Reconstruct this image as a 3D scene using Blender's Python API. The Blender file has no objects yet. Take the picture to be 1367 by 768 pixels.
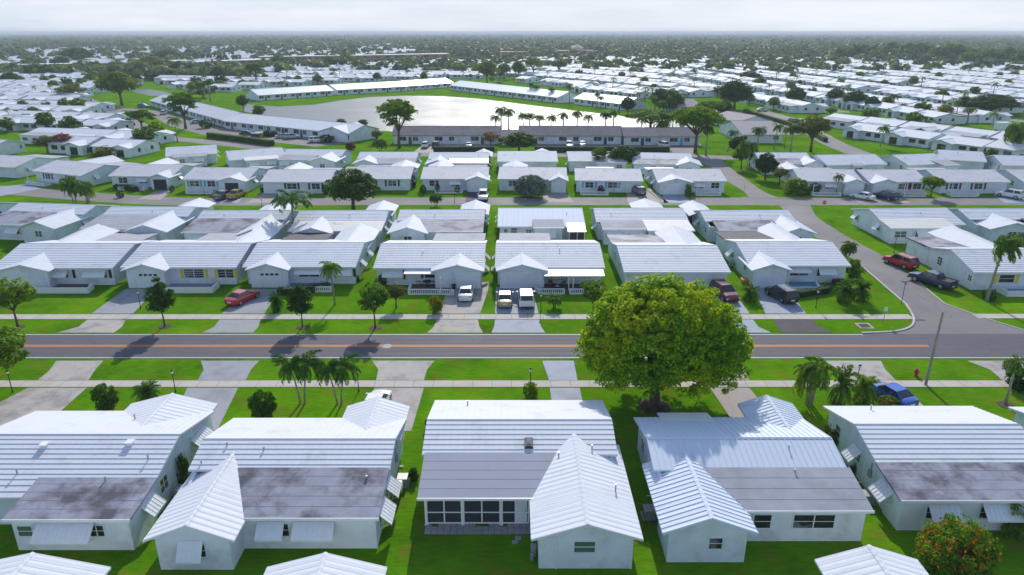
import bpy, math, random
import numpy as np
from mathutils import Vector, Matrix
R = math.radians
random.seed(7)
rng = np.random.default_rng(11)
scene = bpy.context.scene
COL = scene.collection

# ---------------------------------------------------------------- camera model
F_PX = 950.0; CAM_H = 31.0; HOR = 43.0
TH = math.atan((384 - HOR) / F_PX)
def at(x, y, z=0.0):
    """world X, Y of the point seen at a photo position, for height z"""
    u = (x - 683.5) / F_PX; v = (y - 384) / F_PX
    c, s = math.cos(TH), math.sin(TH)
    t = (z - CAM_H) / (-s - v * c)
    return u * t, (c - v * s) * t
def pxm(Y, z=0.0):
    """photo pixels per metre at distance Y"""
    return F_PX / (Y * math.cos(TH) + (CAM_H - z) * math.sin(TH))

# ---------------------------------------------------------------- materials
MATS = {}
def _nt(name):
    m = bpy.data.materials.new(name); m.use_nodes = True
    nt = m.node_tree; nt.nodes.clear()
    out = nt.nodes.new('ShaderNodeOutputMaterial')
    b = nt.nodes.new('ShaderNodeBsdfPrincipled')
    nt.links.new(b.outputs[0], out.inputs[0])
    MATS[name] = m
    return m, nt, b, out
def N(nt, t, **kw):
    n = nt.nodes.new(t)
    for k, v in kw.items():
        if k.startswith('i_'):
            key = k[2:]
            key = int(key) if key.isdigit() else key.replace('_', ' ')
            n.inputs[key].default_value = v
        else: setattr(n, k, v)
    return n
def ramp(nt, src, stops):
    r = nt.nodes.new('ShaderNodeValToRGB')
    e = r.color_ramp.elements
    e[0].position, e[0].color = stops[0][0], (*stops[0][1], 1)
    e[1].position, e[1].color = stops[-1][0], (*stops[-1][1], 1)
    for p, c in stops[1:-1]:
        k = e.new(p); k.color = (*c, 1)
    nt.links.new(src, r.inputs[0])
    return r
def mat(name, col, rough=0.6, metal=0.0, var=0.0, vscale=1.5, bump=0.0, bscale=20.0, spec=0.5, stain_or_reflect=None, coat=0.0, rand=0.0):
    """plain painted / mineral surface with soft wear"""
    m, nt, b, out = _nt(name)
    b.inputs['Roughness'].default_value = rough; b.inputs['Metallic'].default_value = metal
    b.inputs['Specular IOR Level'].default_value = spec
    b.inputs['Coat Weight'].default_value = coat
    b.inputs['Base Color'].default_value = (*col, 1)
    tc = N(nt, 'ShaderNodeTexCoord')
    src = None
    if var:
        n = N(nt, 'ShaderNodeTexNoise', i_Scale=vscale, i_Detail=6.0, i_Roughness=0.62)
        nt.links.new(tc.outputs['Object'], n.inputs['Vector'])
        lo = tuple(c * (1 - var) for c in col); hi = tuple(min(1, c * (1 + var * 0.6)) for c in col)
        src = ramp(nt, n.outputs[0], [(0.3, lo), (0.7, hi)]).outputs[0]
    if stain_or_reflect:
        (scol, sscale, s0, s1) = stain_or_reflect
        n2 = N(nt, 'ShaderNodeTexNoise', i_Scale=sscale, i_Detail=7.0, i_Roughness=0.6)
        oi = N(nt, 'ShaderNodeObjectInfo')
        ad = N(nt, 'ShaderNodeVectorMath', operation='ADD')
        nt.links.new(tc.outputs['Object'], ad.inputs[0])
        ml = N(nt, 'ShaderNodeMath', operation='MULTIPLY', i_1=37.0)
        nt.links.new(oi.outputs['Random'], ml.inputs[0]); nt.links.new(ml.outputs[0], ad.inputs[1])
        nt.links.new(ad.outputs[0], n2.inputs['Vector'])
        f = ramp(nt, n2.outputs[0], [(s0, (0, 0, 0)), (s1, (1, 1, 1))])
        mx = N(nt, 'ShaderNodeMix', data_type='RGBA')
        nt.links.new(f.outputs[0], mx.inputs[0])
        if src is not None: nt.links.new(src, mx.inputs[6])
        else: mx.inputs[6].default_value = (*col, 1)
        mx.inputs[7].default_value = (*scol, 1)
        src = mx.outputs[2]
    if rand:
        oi = N(nt, 'ShaderNodeObjectInfo')
        hv = N(nt, 'ShaderNodeHueSaturation')
        mr = N(nt, 'ShaderNodeMapRange', i_3=1 - rand, i_4=1 + rand * 0.5)
        nt.links.new(oi.outputs['Random'], mr.inputs[0]); nt.links.new(mr.outputs[0], hv.inputs['Value'])
        if src is not None: nt.links.new(src, hv.inputs['Color'])
        else: hv.inputs['Color'].default_value = (*col, 1)
        src = hv.outputs[0]
    if src is not None: nt.links.new(src, b.inputs['Base Color'])
    if bump:
        n = N(nt, 'ShaderNodeTexNoise', i_Scale=bscale, i_Detail=4.0)
        nt.links.new(tc.outputs['Object'], n.inputs['Vector'])
        bp = N(nt, 'ShaderNodeBump', i_Strength=bump, i_Distance=0.05)
        nt.links.new(n.outputs[0], bp.inputs['Height']); nt.links.new(bp.outputs[0], b.inputs['Normal'])
    return m
def tile_mat(name, axis, col=(0.8, 0.8, 0.82), scale=1.0, dirt=0.10):
    """painted barrel tile: ribs run down the slope, repeated along `axis`"""
    m, nt, b, out = _nt(name)
    b.inputs['Roughness'].default_value = 0.7; b.inputs['Specular IOR Level'].default_value = 0.2
    tc = N(nt, 'ShaderNodeTexCoord')
    w = N(nt, 'ShaderNodeTexWave', wave_type='BANDS', bands_direction=axis, wave_profile='SIN', i_Scale=scale, i_Distortion=0.0)
    nt.links.new(tc.outputs['Object'], w.inputs['Vector'])
    n = N(nt, 'ShaderNodeTexNoise', i_Scale=0.55, i_Detail=8.0, i_Roughness=0.68)
    oi = N(nt, 'ShaderNodeObjectInfo')
    ad = N(nt, 'ShaderNodeVectorMath', operation='ADD')
    ml = N(nt, 'ShaderNodeMath', operation='MULTIPLY', i_1=53.0)
    nt.links.new(oi.outputs['Random'], ml.inputs[0]); nt.links.new(ml.outputs[0], ad.inputs[1])
    nt.links.new(tc.outputs['Object'], ad.inputs[0]); nt.links.new(ad.outputs[0], n.inputs['Vector'])
    lo = tuple(c * (1 - dirt * 2.2) for c in (col[0], col[1], col[2] * 0.985))
    r = ramp(nt, n.outputs[0], [(0.27, lo), (0.45, tuple(c * (1 - dirt * 0.4) for c in col)), (0.75, col)])
    nt.links.new(r.outputs[0], b.inputs['Base Color'])
    bp = N(nt, 'ShaderNodeBump', i_Strength=0.45, i_Distance=0.03)
    nt.links.new(w.outputs[0], bp.inputs['Height']); nt.links.new(bp.outputs[0], b.inputs['Normal'])
    return m
def leaf_mat(name, c0, c1, c2, trans=0.35, big=0.25, spread=(0.25, 0.5, 0.75)):
    m, nt, b, out = _nt(name)
    b.inputs['Roughness'].default_value = 0.55
    b.inputs['Specular IOR Level'].default_value = 0.08
    g = N(nt, 'ShaderNodeNewGeometry'); tc = N(nt, 'ShaderNodeTexCoord'); oi = N(nt, 'ShaderNodeObjectInfo')
    n = N(nt, 'ShaderNodeTexNoise', i_Scale=big, i_Detail=2.0)
    nt.links.new(tc.outputs['Object'], n.inputs['Vector'])
    a = N(nt, 'ShaderNodeMath', operation='MULTIPLY', i_1=0.45); nt.links.new(g.outputs['Random Per Island'], a.inputs[0])
    a2 = N(nt, 'ShaderNodeMath', operation='MULTIPLY_ADD', i_1=0.9); nt.links.new(n.outputs[0], a2.inputs[0]); nt.links.new(a.outputs[0], a2.inputs[2])
    a3 = N(nt, 'ShaderNodeMath', operation='MULTIPLY_ADD', i_1=0.34, i_2=-0.35); nt.links.new(oi.outputs['Random'], a3.inputs[0])
    s = N(nt, 'ShaderNodeMath', operation='ADD'); nt.links.new(a2.outputs[0], s.inputs[0]); nt.links.new(a3.outputs[0], s.inputs[1])
    r = ramp(nt, s.outputs[0], [(spread[0], c0), (spread[1], c1), (spread[2], c2)])
    nt.links.new(r.outputs[0], b.inputs['Base Color'])
    t = N(nt, 'ShaderNodeBsdfTranslucent')
    hs = N(nt, 'ShaderNodeHueSaturation', i_Hue=0.485, i_Saturation=1.1, i_Value=1.5)
    nt.links.new(r.outputs[0], hs.inputs['Color']); nt.links.new(hs.outputs[0], t.inputs[0])
    mx = N(nt, 'ShaderNodeMixShader', i_0=trans)
    nt.links.new(b.outputs[0], mx.inputs[1]); nt.links.new(t.outputs[0], mx.inputs[2]); nt.links.new(mx.outputs[0], out.inputs[0])
    return m

# ---------------------------------------------------------------- mesh builder
class MB:
    def __init__(s): s.v = []; s.f = []; s.m = []; s.mi = 0
    def poly(s, pts):
        b = len(s.v); s.v += [tuple(p) for p in pts]; s.f.append(tuple(range(b, b + len(pts)))); s.m.append(s.mi)
    def hull(s, a, b):
        """prism between two equal polygons a and b (lists of 3-D points)"""
        n = len(a); o = len(s.v); s.v += [tuple(p) for p in a] + [tuple(p) for p in b]
        s.f.append(tuple(range(o + n - 1, o - 1, -1))); s.m.append(s.mi)
        s.f.append(tuple(range(o + n, o + 2 * n))); s.m.append(s.mi)
        for i in range(n):
            j = (i + 1) % n
            s.f.append((o + i, o + j, o + n + j, o + n + i)); s.m.append(s.mi)
    def box(s, x0, x1, y0, y1, z0, z1, T=None):
        if T is None: T = lambda x, y, z: (x, y, z)
        a = [T(x0, y0, z0), T(x1, y0, z0), T(x1, y1, z0), T(x0, y1, z0)]
        b = [T(x0, y0, z1), T(x1, y0, z1), T(x1, y1, z1), T(x0, y1, z1)]
        s.hull(a, b)
    def tube(s, p0, p1, r0, r1=None, n=8):
        if r1 is None: r1 = r0
        p0 = Vector(p0); p1 = Vector(p1); d = (p1 - p0).normalized()
        q = d.orthogonal().normalized(); w = d.cross(q)
        a = [p0 + (q * math.cos(t) + w * math.sin(t)) * r0 for t in [2 * math.pi * i / n for i in range(n)]]
        b = [p1 + (q * math.cos(t) + w * math.sin(t)) * r1 for t in [2 * math.pi * i / n for i in range(n)]]
        s.hull(a, b)
    def path(s, pts, rad, n=8):
        """bent tapering tube"""
        pts = [Vector(p) for p in pts]; rings = []
        q = None
        for i, p in enumerate(pts):
            d = (pts[min(i + 1, len(pts) - 1)] - pts[max(i - 1, 0)]).normalized()
            if q is None: q = d.orthogonal().normalized()
            q = (q - d * q.dot(d)).normalized(); w = d.cross(q)
            rings.append([p + (q * math.cos(t) + w * math.sin(t)) * rad[i] for t in [2 * math.pi * k / n for k in range(n)]])
        o = len(s.v)
        for r_ in rings: s.v += [tuple(p) for p in r_]
        for i in range(len(rings) - 1):
            for k in range(n):
                k2 = (k + 1) % n
                s.f.append((o + i * n + k, o + i * n + k2, o + (i + 1) * n + k2, o + (i + 1) * n + k)); s.m.append(s.mi)
        s.f.append(tuple(range(o + n - 1, o - 1, -1))); s.m.append(s.mi)
        e = o + (len(rings) - 1) * n; s.f.append(tuple(range(e, e + n))); s.m.append(s.mi)
    def mesh(s, name, mats):
        me = bpy.data.meshes.new(name); me.from_pydata(s.v, [], s.f)
        for k in mats: me.materials.append(MATS[k])
        if len(mats) > 1: me.polygons.foreach_set('material_index', s.m)
        me.update(); return me
    def build(s, name, mats, parent=None, loc=(0, 0, 0), rot=0, smooth=False):
        if isinstance(mats, str): mats = [mats]
        o = bpy.data.objects.new(name, s.mesh(name, mats)); COL.objects.link(o)
        o.location = loc; o.rotation_euler = (0, 0, rot)
        if parent is not None: o.parent = parent
        if smooth: o.data.polygons.foreach_set('use_smooth', [True] * len(o.data.polygons))
        return o
def np_mesh(name, V, quads, mats, midx=None):
    """fast mesh from numpy arrays: V (n,3), quads (m,4)"""
    me = bpy.data.meshes.new(name)
    me.vertices.add(len(V)); me.vertices.foreach_set('co', np.asarray(V, dtype=np.float32).ravel())
    m = len(quads); me.loops.add(m * 4); me.loops.foreach_set('vertex_index', np.asarray(quads, dtype=np.int32).ravel())
    me.polygons.add(m); me.polygons.foreach_set('loop_start', np.arange(0, m * 4, 4, dtype=np.int32))
    try: me.polygons.foreach_set('loop_total', np.full(m, 4, dtype=np.int32))
    except Exception: pass
    for k in mats: me.materials.append(MATS[k])
    if midx is not None: me.polygons.foreach_set('material_index', np.asarray(midx, dtype=np.int32))
    me.update(calc_edges=True); me.validate(); return me
def empty(name, loc, rot=0):
    o = bpy.data.objects.new(name, None); COL.objects.link(o)
    o.location = loc; o.rotation_euler = (0, 0, rot); o.empty_display_size = 0.5
    return o
def tag(o, label=None, cat=None, group=None, kind=None):
    if label: o['label'] = label
    if cat: o['category'] = cat
    if group: o['group'] = group
    if kind: o['kind'] = kind
    return o
def copy_tree(root, loc, rot=0, scale=None, label=None, group=None):
    def rec(o, par):
        c = o.copy(); COL.objects.link(c)
        if par is not None: c.parent = par
        for ch in o.children: rec(ch, c)
        return c
    c = rec(root, None)
    c.location = loc; c.rotation_euler = (c.rotation_euler[0], c.rotation_euler[1], rot)
    if scale is not None: c.scale = scale if isinstance(scale, tuple) else (scale,) * 3
    if label: c['label'] = label
    if group: c['group'] = group
    return c

# ---------------------------------------------------------------- palette
WHITE = (0.78, 0.79, 0.80)
mat('white_stucco', (0.73, 0.78, 0.85), 0.75, var=0.10, vscale=0.8, bump=0.25, bscale=25, stain_or_reflect=((0.50, 0.50, 0.49), 0.6, 0.52, 0.80))
mat('white_trim', (0.80, 0.81, 0.82), 0.4, var=0.06)
mat('white_metal', (0.80, 0.82, 0.85), 0.35, var=0.06, vscale=3)
tile_mat('tile_x', 'X', (0.70, 0.72, 0.77), 0.62, 0.10)
tile_mat('tile_y', 'Y', (0.72, 0.74, 0.79), 0.62, 0.06)
tile_mat('tile_worn_x', 'X', (0.70, 0.69, 0.72), 0.62, 0.16)
tile_mat('blue_metal_x', 'X', (0.66, 0.72, 0.82), 0.5, 0.03)
tile_mat('blue_metal_y', 'Y', (0.68, 0.74, 0.83), 0.5, 0.03)
mat('flat_grey', (0.34, 0.35, 0.41), 0.8, var=0.14, vscale=0.8, bump=0.15, stain_or_reflect=((0.22, 0.21, 0.26), 0.45, 0.50, 0.74))
mat('flat_stained', (0.30, 0.31, 0.38), 0.75, var=0.2, vscale=0.7, bump=0.15, stain_or_reflect=((0.075, 0.07, 0.095), 0.36, 0.47, 0.63))
mat('flat_tan', (0.38, 0.39, 0.44), 0.85, var=0.12, vscale=0.8, bump=0.15, stain_or_reflect=((0.28, 0.27, 0.29), 0.3, 0.5, 0.8))
mat('flat_plain', (0.30, 0.32, 0.39), 0.8, var=0.06, vscale=0.5, bump=0.15)
mat('flat_dark', (0.10, 0.09, 0.10), 0.85, var=0.3, vscale=1.2, stain_or_reflect=((0.35, 0.34, 0.36), 0.9, 0.62, 0.75))
mat('flat_white', (0.70, 0.68, 0.66), 0.7, var=0.08, vscale=0.8, stain_or_reflect=((0.50, 0.30, 0.20), 0.5, 0.64, 0.74))
mat('seam_dark', (0.21, 0.21, 0.26), 0.8)
mat('garage_white', (0.72, 0.76, 0.80), 0.5, var=0.04)
mat('dark_glass', (0.03, 0.035, 0.042), 0.08, spec=0.8, var=0.6, vscale=0.7, stain_or_reflect=((0.16, 0.17, 0.18), 0.35, 0.55, 0.60))  # grey patches: pale blinds and a sky reflection painted into the glass colour
mat('green_glass', (0.10, 0.16, 0.12), 0.12, spec=0.8)
mat('screen_and_shade', (0.03, 0.035, 0.045), 0.7)  # porch screens, and the painted shade of open garages
mat('bronze_frame', (0.10, 0.09, 0.09), 0.5)
for nm, c in dict(red=(0.30, 0.02, 0.03), yellow=(0.75, 0.60, 0.04), teal=(0.10, 0.45, 0.42), skyblue=(0.10, 0.45, 0.75), navy=(0.03, 0.05, 0.12), black=(0.03, 0.03, 0.035), maroon=(0.14, 0.02, 0.03)).items():
    mat('shutter_' + nm, c, 0.5)
mat('porch_red', (0.16, 0.08, 0.07), 0.7, var=0.2, vscale=4)
mat('porch_grey', (0.28, 0.28, 0.32), 0.7, var=0.1, vscale=2)
mat('porch_blue', (0.12, 0.28, 0.38), 0.6, var=0.1, vscale=2)
mat('dark_metal', (0.035, 0.035, 0.04), 0.45)
mat('grey_metal', (0.35, 0.36, 0.37), 0.5, metal=0.4, var=0.15)
mat('patio_black', (0.03, 0.03, 0.035), 0.6)
mat('white_plastic', (0.75, 0.76, 0.77), 0.4)
mat('skylight_bubble', (0.28, 0.26, 0.28), 0.15)
mat('bark', (0.13, 0.09, 0.065), 0.9, var=0.4, vscale=6, bump=0.6, bscale=18)
mat('palm_bark', (0.30, 0.27, 0.22), 0.9, var=0.25, vscale=5, bump=0.4, bscale=12)
mat('mulch', (0.09, 0.055, 0.04), 0.95, var=0.4, vscale=9, bump=0.8, bscale=30)
mat('paver', (0.38, 0.36, 0.36), 0.85, var=0.25, vscale=4)
mat('brown_wall', (0.52, 0.27, 0.13), 0.8, var=0.25, vscale=0.15)
mat('orange_roof', (0.42, 0.16, 0.10), 0.8, var=0.2, vscale=0.4)
mat('cream', (0.62, 0.55, 0.38), 0.8, var=0.06)
mat('shingle', (0.165, 0.155, 0.18), 0.9, var=0.22, vscale=0.9, bump=0.5, bscale=12, stain_or_reflect=((0.10, 0.092, 0.11), 0.25, 0.45, 0.75))
mat('shingle_light', (0.34, 0.31, 0.32), 0.9, var=0.12, vscale=0.9, bump=0.4, bscale=12)
mat('hydrant_red', (0.35, 0.05, 0.03), 0.5)
mat('bin_yellow', (0.65, 0.45, 0.03), 0.5)
mat('bin_blue', (0.03, 0.06, 0.22), 0.5)
mat('bin_orange', (0.65, 0.25, 0.03), 0.5)
mat('sign_red', (0.55, 0.02, 0.03), 0.4)
mat('sign_white', (0.8, 0.8, 0.8), 0.4)
mat('solar', (0.03, 0.045, 0.11), 0.15)
mat('coconut', (0.62, 0.36, 0.06), 0.7, var=0.3, vscale=6)
mat('blue_roof_far', (0.30, 0.38, 0.48), 0.5)
# ---------------------------------------------------------------- roofs
def rot2(T0, ang):
    c, s = math.cos(ang), math.sin(ang)
    return lambda x, y, z: (T0[0] + x * c - y * s, T0[1] + x * s + y * c, T0[2] + z)
def slope_pts(s0, z0, s1, z1, course, step):
    """upper outline from an eave (s0,z0) to a ridge (s1,z1), in overlapping tile courses"""
    L = abs(s1 - s0); n = max(1, round(L / course)) if course else 1
    pts = []
    for i in range(n):
        t0 = i / n; t1 = (i + 1) / n
        a = (s0 + (s1 - s0) * t0, z0 + (z1 - z0) * t0)
        b = (s0 + (s1 - s0) * t1, z0 + (z1 - z0) * t1)
        if course: pts += [(a[0], a[1] + step), (b[0], b[1] + 0.002)]
        else: pts += [a, b] if i == n - 1 else [a]
    return pts
def gable_roof(mb, axis, t0, t1, s0, sr, s1, ze0, zr, ze1, course=0.48, step=0.06, th=0.13, ribs=0, ribh=.045):
    """gable roof extruded along axis from t0 to t1; s = the other horizontal direction"""
    up = slope_pts(s0, ze0, sr, zr, course, step) + list(reversed(slope_pts(s1, ze1, sr, zr, course, step)))
    P3 = (lambda t, s_, z: (t, s_, z)) if axis == 'x' else (lambda t, s_, z: (s_, t, z))
    sides = [(up[:len(slope_pts(s0, ze0, sr, zr, course, step))], (s0, ze0 - th), (sr, zr - th)),
             (up[len(slope_pts(s0, ze0, sr, zr, course, step)):], (sr, zr - th), (s1, ze1 - th))]
    for pts, a, b in sides:
        q = list(pts) + [b, a] if pts[0][0] == s0 else list(pts) + [b, a]
        # pts run eave->ridge for the first side, ridge->eave for the second
        prof = list(pts) + [b, a]
        # strips (avoids concave caps): one thin quad prism per course
        for i in range(0, len(pts) - 1, 2 if course else 1):
            (sa, za), (sb, zb) = pts[i], pts[i + 1]
            ca = za - th - step; cb = zb - th
            mb.hull([P3(t0, sa, za), P3(t0, sb, zb), P3(t0, sb, cb), P3(t0, sa, ca)],
                    [P3(t1, sa, za), P3(t1, sb, zb), P3(t1, sb, cb), P3(t1, sa, ca)])
    # ridge cap
    w = 0.14
    mb.hull([P3(t0 - .01, sr - w, zr - .01), P3(t0 - .01, sr, zr + .07), P3(t0 - .01, sr + w, zr - .01)],
            [P3(t1 + .01, sr - w, zr - .01), P3(t1 + .01, sr, zr + .07), P3(t1 + .01, sr + w, zr - .01)])
    if ribs:
        n = int((t1 - t0) / ribs)
        for k in range(n + 1):
            t = t0 + 0.02 + k * (t1 - t0 - 0.06) / n
            for (sa, za, sb, zb) in ((s0, ze0, sr, zr), (sr, zr, s1, ze1)):
                mb.hull([P3(t, sa, za), P3(t, sb, zb), P3(t, sb, zb + ribh), P3(t, sa, za + ribh)],
                        [P3(t + .05, sa, za), P3(t + .05, sb, zb), P3(t + .05, sb, zb + ribh), P3(t + .05, sa, za + ribh)])
def slab(mb, x0, x1, y0, z0, y1, z1, th=0.14):
    """tilted slab: z0 at y0, z1 at y1"""
    mb.hull([(x0, y0, z0), (x0, y1, z1), (x0, y1, z1 - th), (x0, y0, z0 - th)],
            [(x1, y0, z0), (x1, y1, z1), (x1, y1, z1 - th), (x1, y0, z0 - th)])
def gable_wall(mb, axis, t, w, s0, s1, zt, sr, zr, z0=0.0, inw=1):
    """wall slab with a gable top; t = plane position, thickness w inward"""
    P3 = (lambda t_, s_, z: (t_, s_, z)) if axis == 'x' else (lambda t_, s_, z: (s_, t_, z))
    prof = [(s0, z0), (s1, z0), (s1, zt), (sr, zr), (s0, zt)]
    mb.hull([P3(t, a, z) for a, z in prof], [P3(t + w, a, z) for a, z in prof])

# ---------------------------------------------------------------- things on walls
def face_T(face):
    k, v = face[0], face[1]
    if k == 'n': return lambda u, n, z: (u, v - n, z)
    if k == 'f': return lambda u, n, z: (u, v + n, z)
    if k == 'l': return lambda u, n, z: (v - n, u, z)
    if k == 'r': return lambda u, n, z: (v + n, u, z)
def window(par, face, u, z, w, h, glass='dark_glass', frame='white_trim', mull=1, bars=1, deep=0.05):
    T = face_T(face); mb = MB(); f = 0.06
    mb.box(u - w/2 - f, u + w/2 + f, 0, deep, z - f, z, T); mb.box(u - w/2 - f, u + w/2 + f, 0, deep, z + h, z + h + f, T)
    mb.box(u - w/2 - f, u - w/2, 0, deep, z, z + h, T); mb.box(u + w/2, u + w/2 + f, 0, deep, z, z + h, T)
    for k in range(mull):
        x = u - w/2 + (k + 1) * w / (mull + 1); mb.box(x - .035, x + .035, 0.004, deep - .004, z, z + h, T)
    for k in range(bars):
        y = z + (k + 1) * h / (bars + 1); mb.box(u - w/2, u + w/2, 0.006, deep - .012, y - .02, y + .02, T)
    o = mb.build('window', frame, par)
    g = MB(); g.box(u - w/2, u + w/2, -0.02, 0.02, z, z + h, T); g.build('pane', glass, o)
    return o
def awning(par, face, u, z, w, drop=0.75, out=0.85, m='white_metal', nm='awning'):
    """sheet-metal awning: hinged at height z, end cheeks, seams and stays"""
    T = face_T(face); mb = MB(); th = .03
    mb.hull([T(u - w/2, 0.03, z), T(u - w/2, out, z - drop), T(u - w/2, out, z - drop - th), T(u - w/2, 0.03, z - th)],
            [T(u + w/2, 0.03, z), T(u + w/2, out, z - drop), T(u + w/2, out, z - drop - th), T(u + w/2, 0.03, z - th)])
    mb.box(u - w/2, u + w/2, out, out + .02, z - drop - .12, z - drop, T)
    n = max(2, int(w / 0.3))
    for k in range(n + 1):
        x = u - w/2 + k * (w - .04) / n
        mb.hull([T(x, 0.03, z), T(x, out, z - drop), T(x, out, z - drop + .03), T(x, 0.03, z + .03)],
                [T(x + .035, 0.03, z), T(x + .035, out, z - drop), T(x + .035, out, z - drop + .03), T(x + .035, 0.03, z + .03)])
    for x in (u - w/2 + .05, u + w/2 - .05):
        mb.tube(T(x, 0.02, z - drop - .35), T(x, out - .03, z - drop - .02), .015, n=5)
    return mb.build(nm, m, par)
def shutter(par, face, u, z, w, h, m):
    T = face_T(face); mb = MB(); mb.box(u - w/2, u + w/2, 0, .035, z, z + h, T)
    n = 7
    for k in range(n):
        zz = z + .08 + k * (h - .2) / (n - 1)
        mb.box(u - w/2 + .05, u + w/2 - .05, .035, .055, zz, zz + .05, T)
    return mb.build('shutter', m, par)
def garage_door(par, face, u, w=2.7, h=2.05, lites=0, m='garage_white'):
    T = face_T(face); mb = MB(); n = 4
    for k in range(n):
        z0 = .02 + k * h / n; z1 = z0 + h / n - .025
        mb.box(u - w/2, u + w/2, 0, .03, z0, z1, T)
        q = 4
        for j in range(q):
            if lites and k == n - 1: continue
            a = u - w/2 + .1 + j * (w - .1) / q
            mb.box(a, a + (w - .1) / q - .1, .03, .042, z0 + .08, z1 - .08, T)
    o = mb.build('garage_door', m, par)
    f = MB(); f.box(u - w/2 - .12, u - w/2, 0, .06, 0, h + .12, T); f.box(u + w/2, u + w/2 + .12, 0, .06, 0, h + .12, T)
    f.box(u - w/2, u + w/2, 0, .06, h, h + .12, T); f.build('door_frame', 'white_trim', o)
    if lites:
        for j in range(4):
            a = u - w/2 + .18 + j * (w - .2) / 4
            g = MB(); g.box(a, a + .42, .03, .05, h * .75 + .12, h - .12, T); g.build('pane', 'dark_glass', o)
    return o
def door(par, face, u, w=.9, h=2.03, m='garage_white', z=0.0):
    T = face_T(face); mb = MB(); mb.box(u - w/2, u + w/2, 0, .04, z, z + h, T)
    for z0 in (.2, 1.1): mb.box(u - w/2 + .14, u + w/2 - .14, .04, .055, z + z0, z + z0 + .75, T)
    o = mb.build('door', m, par)
    k = MB(); k.box(u + w/2 - .12, u + w/2 - .07, .04, .11, z + 1.0, z + 1.05, T); k.build('handle', 'grey_metal', o)
    return o
def balustrade(par, pts, h=0.75, solid=False, z=0.0):
    mb = MB()
    for i in range(len(pts) - 1):
        (xa, ya), (xb, yb) = pts[i], pts[i + 1]
        L = math.hypot(xb - xa, yb - ya); ang = math.atan2(yb - ya, xb - xa); T = rot2((xa, ya, z), ang)
        if solid:
            mb.box(0, L, -.07, .07, 0, h - .06, T); mb.box(-.04, L + .04, -.11, .11, h - .06, h, T)
        else:
            mb.box(0, L, -.08, .08, 0, .2, T); mb.box(-.03, L + .03, -.09, .09, h - .1, h, T)
            n = max(2, int(L / .24))
            for k in range(n + 1):
                x = .05 + k * (L - .1) / n; w = .05 if k not in (0, n) else .1
                mb.box(x - w, x + w, -w, w, .2, h - .1, T)
    return mb.build('porch_wall', 'white_trim', par)
def post(par, x, y, h=2.4, r=.055, m='white_trim', nm='post'):
    mb = MB(); mb.box(x - r, x + r, y - r, y + r, 0, h); mb.box(x - r - .03, x + r + .03, y - r - .03, y + r + .03, 0, .1)
    return mb.build(nm, m, par)
def vent(par, x, y, z, h=.3, r=.05, m='grey_metal'):
    mb = MB(); mb.tube((x, y, z - .25), (x, y, z + h), r, n=7); mb.tube((x, y, z + h), (x, y, z + h + .05), r * 1.7, n=7)
    return mb.build('vent_pipe', m, par)
def box_vent(par, x, y, z):
    mb = MB(); mb.box(x - .18, x + .18, y - .2, y + .2, z - .2, z + .1); mb.box(x - .26, x + .26, y - .28, y + .28, z + .1, z + .17)
    return mb.build('roof_vent', 'white_metal', par)

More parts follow.
